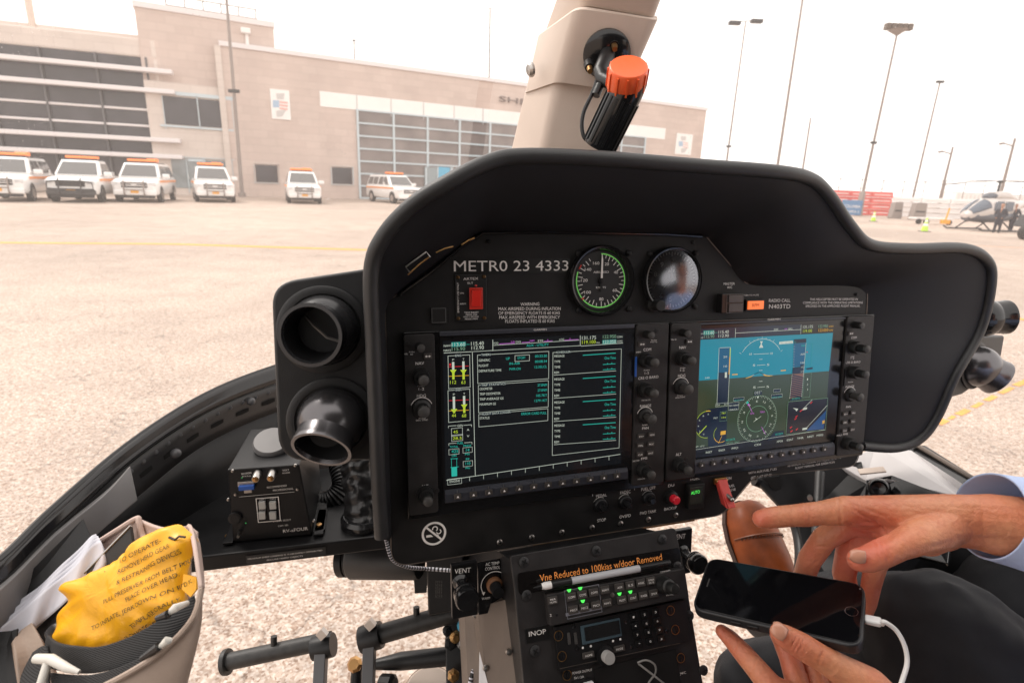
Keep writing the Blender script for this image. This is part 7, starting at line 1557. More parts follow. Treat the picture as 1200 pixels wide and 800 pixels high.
slab(rl, "inner_panel", M_pale, [(1052, 527, .962), (1068, 527, .965), (1215, 622, .70), (1215, 650, .69), (1120, 590, .80)], .006)
slab(rl, "outer_lip", M_gloss, [(1058, 520, .98), (1085, 521, .985), (1240, 618, .70), (1225, 634, .695), (1066, 530, .965)], .02, .004)
mb = MB(); mb.tube([C(1070, 519, .99), C(1150, 566, .835), C(1240, 618, .70)], .004, 8); mb.build("seal", M_taupe, rl, world=True)
# ================================================================== LIFE VEST POUCH (lower left)
pch = thing("seat_pouch", "beige leather pouch with black webbing straps at the lower left", "pouch", WF(C(150, 790, .42)))
M_lea = mat("leather_beige_taupe", (.36, .275, .22), .6, bump=.35, bscale=350, var=.08, vscale=20)
M_lea2 = mat("leather_lining_pink", (.50, .38, .33), .65, bump=.3, bscale=300, var=.08, vscale=20)
def sheet(P, name, m, rows, solid=.002, n=6, par=None):
    R_ = [[C(*p) for p in spline(r, n)] for r in rows]; cols = len(R_[0]); M_ = []
    for i in range(cols): M_.append([V(p) for p in spline([tuple(r[i]) for r in R_], n)])
    mb = MB(); mb.patch(M_); return mb.build(name, m, par or P, world=True, solid=solid)
# front wall of the pouch, right side and rear wall
sheet(pch, "front_panel", M_lea, [[(235, 688, .405), (225, 722, .395), (192, 758, .385), (150, 786, .375), (100, 812, .37)], [(233, 735, .40), (222, 765, .39), (195, 800, .38), (155, 830, .37), (105, 860, .365)], [(214, 812, .395), (205, 840, .385), (185, 870, .375), (150, 900, .37), (110, 930, .365)]], .003)
mb = MB(); mb.tube([V(p) for p in spline([tuple(C(*p)) for p in ((236, 690, .402), (226, 724, .392), (193, 760, .382), (151, 788, .372), (100, 814, .367))], 8)], .0022, 8); mb.build("seam_piping", M_lea, pch, world=True)
sheet(pch, "side_panel", M_lea2, [[(219, 615, .47), (223, 618, .46), (228, 640, .43), (235, 690, .405)], [(231, 622, .462), (233, 640, .45), (236, 665, .425), (238, 690, .408)]], .003)
sheet(pch, "rear_panel", M_lea2, [[(112, 636, .50), (140, 618, .50), (160, 607, .50), (164, 609, .50), (190, 618, .49), (219, 616, .475)], [(114, 650, .50), (142, 640, .50), (160, 632, .50), (166, 632, .50), (190, 640, .49), (222, 640, .47)], [(118, 760, .49), (145, 750, .49), (162, 745, .49), (168, 742, .49), (192, 735, .48), (222, 720, .46)]], .003)
mb = MB(); mb.tube([V(p) for p in spline([tuple(C(*p)) for p in ((110, 638, .498), (140, 619, .498), (160, 607, .498), (163, 612, .496), (168, 628, .494), (176, 634, .49))], 8)], .0024, 8); mb.build("seam_piping", M_lea2, pch, world=True)
sheet(pch, "left_panel", M_lea, [[(14, 752, .44), (24, 740, .45), (38, 730, .455)], [(18, 775, .43), (34, 765, .44), (52, 755, .445)], [(26, 830, .42), (50, 820, .43), (70, 800, .435)]], .003)
# webbing straps
def webmat():
    m = mat("webbing_black", (.018, .018, .019), .75); nt = m.node_tree; N = nt.nodes; L = nt.links; p = N["Principled BSDF"]; tc = N.new("ShaderNodeTexCoord"); w = N.new("ShaderNodeTexWave"); w.inputs["Scale"].default_value = 260; w.bands_direction = 'Z'; b = N.new("ShaderNodeBump"); b.inputs["Strength"].default_value = .6; b.inputs["Distance"].default_value = .0006; L.new(tc.outputs["Object"], w.inputs["Vector"]); L.new(w.outputs["Fac"], b.inputs["Height"]); L.new(b.outputs[0], p.inputs["Normal"]); return m
M_web = webmat()
sheet(pch, "webbing_strap", M_web, [[(56, 744, .432), (68, 753, .415), (92, 757, .405), (118, 757, .40), (154, 745, .397), (187, 726, .40), (228, 697, .415)], [(53, 762, .430), (70, 772, .412), (98, 775, .402), (124, 774, .396), (158, 762, .393), (192, 742, .396), (231, 712, .411)], [(50, 778, .427), (72, 785, .41), (104, 788, .40), (130, 784, .394), (160, 773, .391), (194, 752, .394), (232, 724, .409)]], .002)
sheet(pch, "webbing_strap", M_web, [[(60, 788, .40), (106, 790, .393), (150, 777, .386), (190, 755, .388), (232, 722, .402)], [(62, 806, .395), (112, 806, .388), (152, 792, .382), (188, 770, .384), (232, 738, .398)], [(64, 824, .39), (116, 820, .385), (153, 802, .379), (187, 780, .381), (230, 748, .395)]], .002)
sheet(pch, "webbing_strap", M_web, [[(40, 764, .425), (26, 792, .415), (20, 830, .40)], [(54, 756, .422), (44, 790, .412), (40, 830, .398)], [(60, 772, .418), (58, 800, .408), (62, 840, .395)]], .002)
sheet(pch, "rim_binding", M_dark, [[(52, 742, .44), (60, 733, .452), (72, 727, .456)], [(56, 750, .43), (66, 742, .445), (74, 738, .45)]], .002)
for nm, pts, r in (("white_hook", ((42, 771, .402), (60, 772, .398), (78, 782, .392), (93, 787, .39)), [.0032, .0036, .0030, .0015]), ("white_hook", ((56, 776, .398), (50, 795, .392), (44, 815, .388)), [.003, .003, .003])):
    P_ = [C(*p) for p in pts]; mb = MB(); mb.tube(P_, r, 10); mb.build(nm, mat("hook_white", (.62, .60, .55), .45), pch, world=True)
for pts in (((196, 719, .39), (205, 712, .39), (220, 706, .40)), ((187, 758, .378), (196, 750, .378), (200, 750, .38))):
    mb = MB(); mb.tube([C(*p) for p in pts], [.0015, .0030, .0018], 10); mb.build("snap_tab", MATS["hook_white"], pch, world=True)
for pts in (((184, 724, .39), (197, 719, .388)), ((166, 771, .378), (186, 757, .377))):
    mb = MB(); mb.tube([C(*p) for p in pts], [.002, .003], 8); mb.build("buckle", M_gloss, pch, world=True)
# clip board, papers, folder
bd = thing("clipboard", "black board tucked between the papers and the yellow vest pack", "board", WF(C(100, 700, .47)))
slab(bd, "board", M_rim, [(20, 752, .465), (36, 734, .468), (90, 681, .476), (153, 616, .487), (158, 650, .483), (72, 730, .465), (56, 790, .455)], .003, .0008)
mb = MB(); mb.tube([C(36, 733, .4675), C(90, 680, .4755), C(153, 615.5, .4865)], .0010, 6); mb.build("edge_strip", M_alu, bd, world=True)
fo = thing("black_folder", "black folder cover standing against the grey sill panel", "folder", WF(C(60, 680, .49)))
slab(fo, "cover", M_dark, [(-30, 735, .455), (97, 607, .512), (107, 631, .505), (100, 645, .50), (-30, 770, .45)], .002, .0006)
slab(fo, "pocket", M_dark, [(-30, 742, .44), (14, 738, .445), (22, 735, .448), (18, 760, .44), (30, 860, .42), (-30, 860, .42)], .002, .0006)
pa = thing("papers", "crumpled sheaf of white papers stuffed beside the grey sill", "papers", WF(C(70, 700, .48)))
M_paper = mat("paper_translucent_white", (.60, .60, .66), .5, var=.06, vscale=30)
for k in range(4):
    mb = MB(); R_ = []
    top = [(-20, 740), (20, 706), (50, 682), (80, 655), (104, 630), (112, 626)]; bot = [(-20, 765), (20, 742), (52, 716), (84, 684), (108, 664), (122, 650)]
    ts = spline([(*a, *b) for a, b in zip(top, bot)], 8)
    for i, q in enumerate(ts):
        row = []
        for j in range(9):
            t = j / 8; w = .0035 * math.sin(i * .5 + 1.3 * k + t * 3) * (.4 + t) ; row.append(C(q[0] + (q[2] - q[0]) * t + 2.2 * k + .6 * math.sin(i * .5 + k), q[1] + (q[3] - q[1]) * t + 2.2 * k - .8 * math.sin(i * .35 + k), .478 - .0035 * k - .006 * t + w * .55 + (q[0] - 50) * .00030))
        R_.append(row)
    mb.patch(R_); mb.build("sheet", M_paper, pa, world=True, solid=.0004)
# yellow life vest pack
VFm = Frame(C(150, 690, .445), D((.86, -.47, -.08)), D((.36, .84, -.40)) * -1)
vest = thing("life_vest_pack", "bright yellow folded life vest pack with black printed instructions", "life vest", VFm)
def vestmat():
    m = bpy.data.materials.new("vest_yellow_nylon"); m.use_nodes = True; nt = m.node_tree; N = nt.nodes; L = nt.links; p = N["Principled BSDF"]; p.inputs["Base Color"].default_value = (.86, .41, .008, 1); p.inputs["Roughness"].default_value = .38
    tc = N.new("ShaderNodeTexCoord"); n = N.new("ShaderNodeTexNoise"); n.inputs["Scale"].default_value = 45; n.inputs["Detail"].default_value = 4; n.inputs["Distortion"].default_value = .8; n2 = N.new("ShaderNodeTexNoise"); n2.inputs["Scale"].default_value = 900
    b = N.new("ShaderNodeBump"); b.inputs["Strength"].default_value = .35; b.inputs["Distance"].default_value = .004; b2 = N.new("ShaderNodeBump"); b2.inputs["Strength"].default_value = .15; b2.inputs["Distance"].default_value = .0005
    L.new(tc.outputs["Object"], n.inputs["Vector"]); L.new(tc.outputs["Object"], n2.inputs["Vector"]); L.new(n.outputs["Fac"], b.inputs["Height"]); L.new(n2.outputs["Fac"], b2.inputs["Height"]); L.new(b.outputs[0], b2.inputs["Normal"]); L.new(b2.outputs[0], p.inputs["Normal"]); return m
M_vest = vestmat()
VO = [(75, 690), (84, 681), (96, 677), (115, 668), (135, 659), (150, 647), (162, 637), (178, 624), (193, 618), (209, 614), (219, 620), (228, 631), (225, 650), (220, 671), (217, 690), (214, 712), (190, 730), (165, 745), (140, 758), (118, 768), (90, 770), (64, 760), (67, 742), (71, 726), (76, 716), (83, 706), (80, 698)]
pts = [VFm.pix(*p) for p in VO]; pts = [V((a, b, 0)) for a, b in [(p[0], p[1]) for p in spline([(q.x, q.y) for q in pts + [pts[0]]], 4)[:-1]]]
cc = V((sum(p.x for p in pts) / len(pts), sum(p.y for p in pts) / len(pts), 0))
def vh(p, s):    # height of the pack's front surface
    e = max(0, 1 - s ** 5) ** .5
    w = .0016 * math.sin(p.x * 190 + p.y * 60) * math.sin(p.y * 140 + 1) + .0022 * math.sin(p.x * 75 + p.y * 110 + 2) + .003 * s ** 4 * math.sin(math.atan2(p.y - cc.y, p.x - cc.x) * 17) + .0011 * (1 - abs(math.sin(p.x * 160 - p.y * 90 + 2.5 * math.sin(p.y * 60)))) ** 3
    return .012 * e + w * .7 * (.25 + .75 * min(1, (1 - s) * 6 + .3))
for sg, nm in ((1, "front_panel"), (-1, "back_panel")):
    mb = MB(); rs = []
    for k in range(15):
        s = 1 - k / 14 * .999 if k < 14 else .001; s = max(.001, 1 - (k / 14) ** 1.15)
        rs.append([V((cc.x + (p.x - cc.x) * s, cc.y + (p.y - cc.y) * s, sg * vh(V((cc.x + (p.x - cc.x) * s, cc.y + (p.y - cc.y) * s, 0)), s) if s < .999 else 0.0)) for p in pts])
    mb.rings(rs, False, False); mb.build(nm, M_vest, vest)
VT = mat("vest_print_black", (.03, .022, .01), .6)
def vline(s, A, B, h):
    a, b = VFm.pix(*A, .013), VFm.pix(*B, .013); vs, fs, tw = text_mesh(s); d = b - a; ux = d / tw; t = VFm.pix(A[0] - h * .48, A[1] - h * .87, .013); hh = (V((t.x, t.y, 0)) - V((a.x, a.y, 0))).length / CAP; n_ = V((-d.y, d.x, 0)).normalized() * hh
    out = []
    for x, y in vs:
        p = a + ux * x + n_ * y
        # s value at p: ratio to outline
        ang = math.atan2(p.y - cc.y, p.x - cc.x); rr = math.hypot(p.x - cc.x, p.y - cc.y); best = min(pts, key=lambda q: abs((math.atan2(q.y - cc.y, q.x - cc.x) - ang + math.pi) % (2 * math.pi) - math.pi)); R_ = math.hypot(best.x - cc.x, best.y - cc.y)
        out.append((p.x, p.y, vh(p, min(.97, rr / R_)) + .0013))
    tmb.add(out, fs, False)
tmb = MB()
for s, A, B, h in (("TO OPERATE-", (136, 661), (188, 635), 4.7), ("REMOVE HEAD GEAR", (138, 672), (198, 641), 4.7), ("& RESTRAINING DEVICES", (139, 684.5), (206, 648), 4.7), ("PULL PRESERVER FROM BELT POUCH", (123, 707.5), (223, 654), 4.7), ("PLACE OVER HEAD.", (149, 705), (202, 675), 4.7), ("TO INFLATE, JERK DOWN ON RED K", (104, 739), (217, 683), 4.4), ("TO INFLATE ORALLY,", (147, 738), (203, 704), 4.4), ("BLOW INTO ORAL TUBES", (137, 753), (203, 717), 4.4)): vline(s, A, B, h)
tmb.build("lettering", VT, vest)
mb = MB(); mb.tube([VFm.pix(x, y, .010) for x, y in ((90, 686), (103, 684), (112, 682), (119, 676), (124, 669))], .0009, 6); mb.build("stitching", VT, vest)
mb = MB(); mb.tube([VFm.pix(x, y, .010) for x, y in ((198, 629), (205, 632), (210, 628), (217, 629))], .0009, 6); mb.build("stitching", VT, vest)
mb = MB(); mb.add([VFm.pix(216, 672, .004), VFm.pix(231, 676, .002), VFm.pix(231, 690, .002), VFm.pix(224, 699, .003), VFm.pix(214, 690, .004)], [(0, 1, 2, 3, 4)]); mb.build("side_tab", M_vest, vest, solid=.002)

# ================================================================== TELEPHONE
PHF = Frame(CAM + D((.2523, .2439, .5281)), D((.8114, -.0495, -.5825)), D((.5131, -.4169, .7503)))
phn = thing("telephone", "black cased smartphone held flat with its dark screen up", "phone", PHF)
w, h = .0715, .0360
mb = MB(); mb.prism(rpoly([(-w, -h), (w, -h), (w, h), (-w, h)], .013, 8), -.0105, 0); mb.build("case", mat("phone_case_black", (.016, .017, .020), .38, bump=.05), phn, bevel=.0016, seg=4)
mb = MB(); mb.prism(rpoly([(-w + .0022, -h + .0022), (w - .0022, -h + .0022), (w - .0022, h - .0022), (-w + .0022, h - .0022)], .0105, 8), -.001, .0006); g_ = mb.build("glass", mat("phone_glass_black", (.004, .004, .005), .06, spec=.35), phn, bevel=.0004)
mb = MB(); mb.box(-w + .0075, -.0055, .0007, -w + .0088, .0055, .0009); mb.build("earpiece", M_knobtop, g_)
mb = MB(); mb.arc(PHF, None, .0050, 0, 360, .0004, .0009, local=(w - .0095, 0), n=36); mb.build("home_button", mat("ring_steel", (.35, .35, .37), .25, metal=1), g_)
mb = MB(); mb.disc(PHF, None, .0008, .0009, 12, local=(w - .004, h - .008)); mb.build("sensor", M_alu, g_)
for x in (-.035, -.020):
    mb = MB(); mb.box(x, -h - .0012, -.007, x + .010, -h + .001, -.0035); mb.build("side_button", M_dark, phn, bevel=.0006)
cbl = thing("charging_cable", "white charging cable plugged into the telephone's right end", "cable", PHF)
e0 = V((w + .001, -.001, -.005)); e1 = V((w + .013, -.002, -.005))
mb = MB(); mb.box(w, -.0042, -.0078, w + .0125, .0038, -.0022); pg = mb.build("plug", mat("plug_white", (.75, .75, .75), .4), cbl, bevel=.0018, seg=3)
mb = MB(); pts = [tuple(e1)] + [tuple(PHF.loc(C(*p))) for p in ((1036, 728, .476), (1050, 738, .474), (1060, 756, .470), (1063, 775, .466), (1058, 795, .460), (1045, 830, .45))]
mb.tube([V(p) for p in spline(pts, 8)], .0019, 10); mb.build("wire", mat("wire_white", (.72, .71, .70), .45), cbl)

# ================================================================== THE PILOT
def skinmat():
    m = bpy.data.materials.new("skin"); m.use_nodes = True; nt = m.node_tree; N = nt.nodes; L = nt.links; p = N["Principled BSDF"]; p.inputs["Roughness"].default_value = .45
    p.inputs["Subsurface Weight"].default_value = .18; p.inputs["Subsurface Radius"].default_value = (.010, .004, .002); p.inputs["Subsurface Scale"].default_value = 1
    tc = N.new("ShaderNodeTexCoord")
    def noise(s, d=4): n = N.new("ShaderNodeTexNoise"); n.inputs["Scale"].default_value = s; n.inputs["Detail"].default_value = d; L.new(tc.outputs["Object"], n.inputs["Vector"]); return n.outputs["Fac"]
    r = N.new("ShaderNodeValToRGB"); e = r.color_ramp.elements; e[0].position = .32; e[0].color = (.66, .225, .115, 1); e[1].position = .66; e[1].color = (.72, .315, .17, 1); L.new(noise(30), r.inputs[0])
    r2 = N.new("ShaderNodeValToRGB"); e = r2.color_ramp.elements; e[0].position = .35; e[0].color = (.88, .82, .80, 1); e[1].position = .6; e[1].color = (1, 1, 1, 1); L.new(noise(260, 3), r2.inputs[0])
    x = N.new("ShaderNodeMix"); x.data_type = 'RGBA'; x.blend_type = 'MULTIPLY'; x.inputs[0].default_value = .7; L.new(r.outputs[0], x.inputs[6]); L.new(r2.outputs[0], x.inputs[7]); at_ = N.new("ShaderNodeAttribute"); at_.attribute_name = "redness"; y = N.new("ShaderNodeMix"); y.data_type = 'RGBA'; y.inputs[7].default_value = (.70, .17, .11, 1); sc = N.new("ShaderNodeMath"); sc.operation = 'MULTIPLY'; sc.inputs[1].default_value = .75; L.new(at_.outputs["Fac"], sc.inputs[0]); L.new(sc.outputs[0], y.inputs[0]); L.new(x.outputs[2], y.inputs[6]); L.new(y.outputs[2], p.inputs["Base Color"])
    b = N.new("ShaderNodeBump"); b.inputs["Strength"].default_value = .5; b.inputs["Distance"].default_value = .0009; L.new(noise(700, 3), b.inputs["Height"])
    b2 = N.new("ShaderNodeBump"); b2.inputs["Strength"].default_value = .4; b2.inputs["Distance"].default_value = .003; v = N.new("ShaderNodeTexNoise"); v.inputs["Scale"].default_value = 75; v.inputs["Detail"].default_value = 2; v.inputs["Distortion"].default_value = 1.5; L.new(tc.outputs["Object"], v.inputs["Vector"]); L.new(v.outputs["Fac"], b2.inputs["Height"]); L.new(b.outputs[0], b2.inputs["Normal"]); L.new(b2.outputs[0], p.inputs["Normal"])
    return m
M_skin = skinmat()
pil = thing("person", "pilot in pale blue shirt and black trousers pointing and holding a telephone", "person", WF(H(.78, -.05, -.72)))
def cp(px, py, d, r): return (C(px, py, d), r * d / FPX)
def chain(*pts):
    out = []
    for a, b in zip(pts, pts[1:]): out.append((a[0], a[1], b[0], b[1]))
    return out
caps = []
# pointing hand
I = [cp(892, 607.5, .532, 10.2), cp(900, 606.5, .532, 11.8), cp(915, 605, .533, 12.6), cp(927, 604, .5335, 12.4), cp(944, 603, .534, 13.6), cp(962, 601, .535, 13.6), cp(992, 598, .535, 17)]
caps += chain(*I)
Mf = [cp(938, 697, .605, 9.5), cp(941, 678, .592, 11.5), cp(949, 655, .575, 12.8), cp(966, 631, .562, 13.5), cp(992, 614, .553, 15)]
caps += chain(*Mf)
Rf = [cp(1000, 712, .590, 9), cp(994, 695, .590, 11), cp(989, 672, .585, 12.5), cp(994, 648, .575, 13.5), cp(1010, 628, .565, 15)]
caps += chain(*Rf)
Lf = [cp(1012, 722, .575, 8), cp(1017, 706, .573, 9.5), cp(1021, 684, .568, 10.5), cp(1026, 662, .560, 12), cp(1036, 640, .555, 14)]
caps += chain(*Lf)
W1 = cp(1125, 605, .530, 24)
for f, r2 in ((I[-1], 24), (Mf[-1], 24), (Rf[-1], 22)): caps += [(f[0], f[1], *cp(1108, 608, .535, r2))]
caps += [(*Lf[-1], *cp(1105, 622, .54, 22))]
caps += chain(cp(1008, 600, .54, 19), cp(1055, 602, .535, 22), cp(1110, 604, .532, 25))
Th = [cp(1007, 656, .497, 13.2), cp(1017, 655, .497, 15), cp(1034, 648, .498, 16.4), cp(1052, 640, .500, 16), cp(1072, 631, .507, 19), cp(1092, 624, .517, 22.5), cp(1112, 615, .527, 23.5)]
caps += chain(*Th)
caps += chain(cp(1040, 622, .535, 15), cp(1085, 628, .525, 22), cp(1110, 618, .53, 22))
caps += chain(cp(1110, 606, .532, 27), cp(1140, 607, .527, 27), cp(1165, 609, .522, 30), cp(1260, 625, .50, 36))
caps += chain(cp(1115, 617, .530, 22), cp(1145, 620, .526, 23), cp(1168, 622, .522, 28))
caps_hand1 = caps
# phone hand
h2 = []
T2 = [cp(913, 741, .478, 10.5), cp(921, 746, .478, 13.5), cp(940, 757, .477, 15.5), cp(962, 770, .475, 15.2), cp(988, 786, .473, 18), cp(1018, 806, .470, 24), cp(1045, 840, .465, 30)]
h2 += chain(*T2)
F2 = [cp(846, 739, .548, 7.5), cp(856, 748, .543, 9.8), cp(872, 766, .530, 11.8), cp(889, 786, .515, 13), cp(905, 806, .505, 15)]
h2 += chain(*F2)
G2 = [cp(908, 738, .530, 8), cp(917, 752, .527, 10.5), cp(926, 772, .520, 12), cp(933, 796, .512, 13), cp(940, 815, .508, 15)]
h2 += chain(*G2)
G3 = [cp(940, 752, .532, 8), cp(947, 770, .525, 10.5), cp(955, 790, .517, 11.5), cp(962, 815, .51, 13)]
h2 += chain(*G3)
G4 = [cp(966, 765, .530, 7.5), cp(974, 785, .522, 9.5), cp(982, 810, .514, 11)]
h2 += chain(*G4)
for f in (F2[-1], G2[-1], G3[-1], G4[-1]): h2 += [(f[0], f[1], *cp(985, 850, .49, 22))]
h2 += chain(cp(905, 812, .505, 14), cp(960, 835, .495, 22), cp(1000, 850, .485, 26), cp(1045, 840, .465, 30), cp(1080, 880, .455, 30), cp(1160, 980, .42, 36))
body = blob("body", caps_hand1 + h2, .0013, 5, M_skin, pil, 3)
# coarse, mostly clothed remainder of the same body, joined into the same mesh
pel = H(0.970, -.08, -.70)
rest = [(H(0.950, -.12, -.62), .15, H(0.960, -.14, -.25), .13), (H(0.960, -.14, -.18), .07, H(0.960, -.12, .0), .06),
        (H(0.960, -.09, .12), .085, H(0.960, -.12, .08), .095), (H(0.960, -.06, .05), .05, H(0.960, -.10, .07), .08), (H(0.960, .005, .085), .012, H(0.960, -.02, .06), .02),
        (H(0.885, -.10, .08), .014, H(0.880, -.115, .10), .016), (H(1.035, -.10, .08), .014, H(1.040, -.115, .10), .016),
        (H(0.770, -.13, -.24), .055, H(0.670, -.02, -.48), .045), (H(1.150, -.13, -.24), .055, H(1.190, .05, -.42), .045)]
tmp = blob("rest", rest, .012, 3, M_skin, pil)
bm = bmesh.new(); bm.from_mesh(body.data); bm.from_mesh(tmp.data); bm.to_mesh(body.data); bm.free(); bpy.data.objects.remove(tmp)
import numpy as np
def hand_detail(o):
    """press the skin folds into the hands and store where the skin is redder (fingertips, knuckles, palm)"""
    me = o.data; n = len(me.vertices); co = np.empty(n * 3); me.vertices.foreach_get("co", co); co = co.reshape(-1, 3); no = np.empty(n * 3); me.vertices.foreach_get("normal", no); no = no.reshape(-1, 3)
    f = FR[o.parent.name]; wc = co + np.array(f.o)[None, :]; cc = wc - np.array(CAM)[None, :]
    ax = np.array([D((1, 0, 0)), D((0, 1, 0)), D((0, 0, 1))]); c = cc @ ax.T; z = np.maximum(c[:, 2], .05); X = 600 + FPX * c[:, 0] / z; Y = 400 + FPX * c[:, 1] / z
    tocam = -cc / np.linalg.norm(cc, axis=1)[:, None]; facing = np.clip((no * tocam).sum(1) * 2.5, 0, 1) * (z < .62) * (z > .40)
    disp = np.zeros(n)
    folds = [((1024, 637), (1034, 660), .0007, 1.0), ((1030, 633), (1041, 656), .0009, 1.0), ((1035, 631), (1046, 654), .0007, .9), ((1050, 626), (1056, 650), .0004, 1.2),
             ((914, 592), (913, 617), .0006, .8), ((943, 590), (945, 617), .0008, .9), ((947, 590), (949, 617), .0005, .8), ((982, 583), (986, 618), .0009, 1.2),
             ((992, 612), (1012, 624), .0013, 1.3), ((1012, 624), (1034, 633), .0012, 1.4), ((1004, 598), (1024, 612), .0012, 1.3), ((1024, 612), (1038, 626), .0013, 1.4), ((1018, 596), (1040, 606), .0009, 1.4), ((1040, 606), (1052, 618), .0009, 1.4), ((1060, 655), (1095, 652), .0008, 1.4), ((1085, 640), (1112, 634), .0006, 1.6),
             ((1150, 590), (1153, 632), .0003, 1.8),
             ((934, 745), (927, 759), .0008, .9), ((938, 747), (931, 762), .0008, .9), ((942, 749), (935, 765), .0006, .9), ((966, 759), (958, 781), .0005, 1.2), ((866, 750), (859, 763), .0007, .9), ((888, 770), (878, 790), .0008, 1.0), ((944, 668), (960, 655), .0007, .9), ((955, 640), (975, 640), .0008, 1.0), ((983, 655), (1002, 655), .0007, 1.0)]
    rs_ = np.random.RandomState(3)
    for k in range(60):      # fine random creases over the palm and the back of the thumb
        x0, y0 = rs_.uniform(990, 1140), rs_.uniform(588, 650); a = rs_.normal(.5, .5); l = rs_.uniform(5, 14); folds.append(((x0, y0), (x0 + l * math.cos(a), y0 + l * math.sin(a)), rs_.uniform(.0001, .00035), .8))
    for (ax_, ay_), (bx2, by2), amp, sg in folds:
        dx, dy = bx2 - ax_, by2 - ay_; L2 = dx * dx + dy * dy; t = ((X - ax_) * dx + (Y - ay_) * dy) / L2; tc = np.clip(t, 0, 1); d = np.hypot(X - (ax_ + dx * tc), Y - (ay_ + dy * tc)) ; w = np.sin(np.clip(tc, .06, .94) * math.pi) ** .5
        disp -= amp * w * np.exp(-(d / sg) ** 2 / 2); disp += amp * .35 * w * np.exp(-((d - 2.6 * sg) / (1.2 * sg)) ** 2 / 2)
    for x, y, r, amp in ((1020, 614, 13, -.0045), (1036, 618, 10, -.003), (1100, 640, 18, .002), (1130, 590, 12, .0012), (944, 602, 7, .0006), (986, 592, 12, .0014)):
        disp += amp * np.exp(-((X - x) ** 2 + (Y - y) ** 2) / (2 * r * r))
    for a in (.15, .55, .9):  # tendons at the wrist
        yy = 585 + 45 * a; disp += .0004 * np.exp(-((Y - yy - (X - 1150) * .05) / 2.6) ** 2) * (X > 1120)
    disp *= facing; co2 = co + no * disp[:, None]; me.vertices.foreach_set("co", co2.ravel())
    red = np.zeros(n)
    for x, y, r, a in ((890, 607, 13, .9), (1005, 656, 13, .5), (1018, 622, 22, .9), (1000, 640, 14, .6), (990, 665, 16, .6), (950, 655, 16, .5), (908, 740, 12, .5), (845, 738, 12, .8), (870, 765, 14, .4), (920, 775, 18, .7), (1036, 646, 9, .45), (944, 603, 8, .3), (936, 755, 9, .4), (1020, 700, 20, .7)):
        red += a * np.exp(-((X - x) ** 2 + (Y - y) ** 2) / (2 * r * r))
    red = np.clip(red, 0, 1) * (z < .70) - np.clip(disp * -500, 0, .6) * 0
    at_ = me.attributes.new("redness", 'FLOAT', 'POINT'); at_.data.foreach_set("value", red.astype(np.float32))
hand_detail(body)
body.data.polygons.foreach_set("use_smooth", [True] * len(body.data.polygons))
M_shirt = mat("shirt_pale_blue_cotton", (.46, .56, .80), .75, bump=.3, bscale=1500, var=.04, vscale=15)
sx1 = cp(1260, 625, .50, 52); el1 = H(1.12, .10, -.32)
shirt = [(H(0.950, -.12, -.62), .165, H(0.960, -.14, -.28), .15), (H(0.810, -.14, -.24), .075, H(1.110, -.14, -.24), .075), (H(1.150, -.13, -.25), .07, el1, .062), (el1, .062, sx1[0], .045),
         (H(0.770, -.13, -.25), .068, H(0.690, -.04, -.50), .058), (H(0.690, -.04, -.50), .056, C(1190, 1020, .42), .045)]
blob("shirt", shirt, .010, 4, M_shirt, pil)
# the cuff: an open sleeve end round the wrist
c0 = C(1184, 609, .52); c1 = C(1262, 626, .50); axc = (c1 - c0).normalized(); upv = D((0, -1, 0)); upv = (upv - upv.dot(axc) * axc).normalized(); sdv = axc.cross(upv)
rs = []
for t, k in ((0, 1.0), (.02, 1.0), (.25, 1.02), (.6, 1.08), (1.0, 1.15)):
    rs.append([c0 + (c1 - c0) * t + (upv * math.cos(a) * .040 + sdv * math.sin(a) * .036) * k * (1 + .02 * math.sin(a * 3)) - axc * .017 * (1 - (upv * math.cos(a) + sdv * math.sin(a)).dot((CAM - c0).normalized()) * 1.1) * (1 - t) for a in [6.2831853 * i / 48 for i in range(48)]])
mb = MB(); mb.rings(rs, False, False); mb.build("shirt_cuff", M_shirt, pil, world=True, solid=.0018)
# trousers
M_trs = mat("trouser_black_wool", (.012, .0125, .016), .8, bump=.5, bscale=1800, var=.15, vscale=10)
kn = cp(1095, 752, .60, 84); an = cp(903, 712, 1.0, 60)
kn2 = cp(1205, 722, .74, 78)
tr = [(H(.86, -.10, -.72), .13, H(1.04, -.10, -.72), .13), (H(.85, -.08, -.70), .105, kn[0], kn[1]), (kn[0], kn[1] * .96, an[0], .060), (H(1.04, -.05, -.70), .105, kn2[0], kn2[1]), (kn2[0], .075, C(1230, 900, 1.0), .060),
      (C(1000, 800, .66), .07, C(885, 806, .72), .055)]
tro = blob("trousers", tr, .007, 6, M_trs, pil)
def folds(o, size, k, strength):
    tx = bpy.data.textures.new("cloth_folds", 'CLOUDS'); tx.noise_scale = size; tx.noise_depth = 2
    md = o.modifiers.new("f", 'DISPLACE'); md.texture = tx; md.texture_coords = 'LOCAL'; md.strength = strength; md.mid_level = .5
folds(tro, .045, 0, .012)
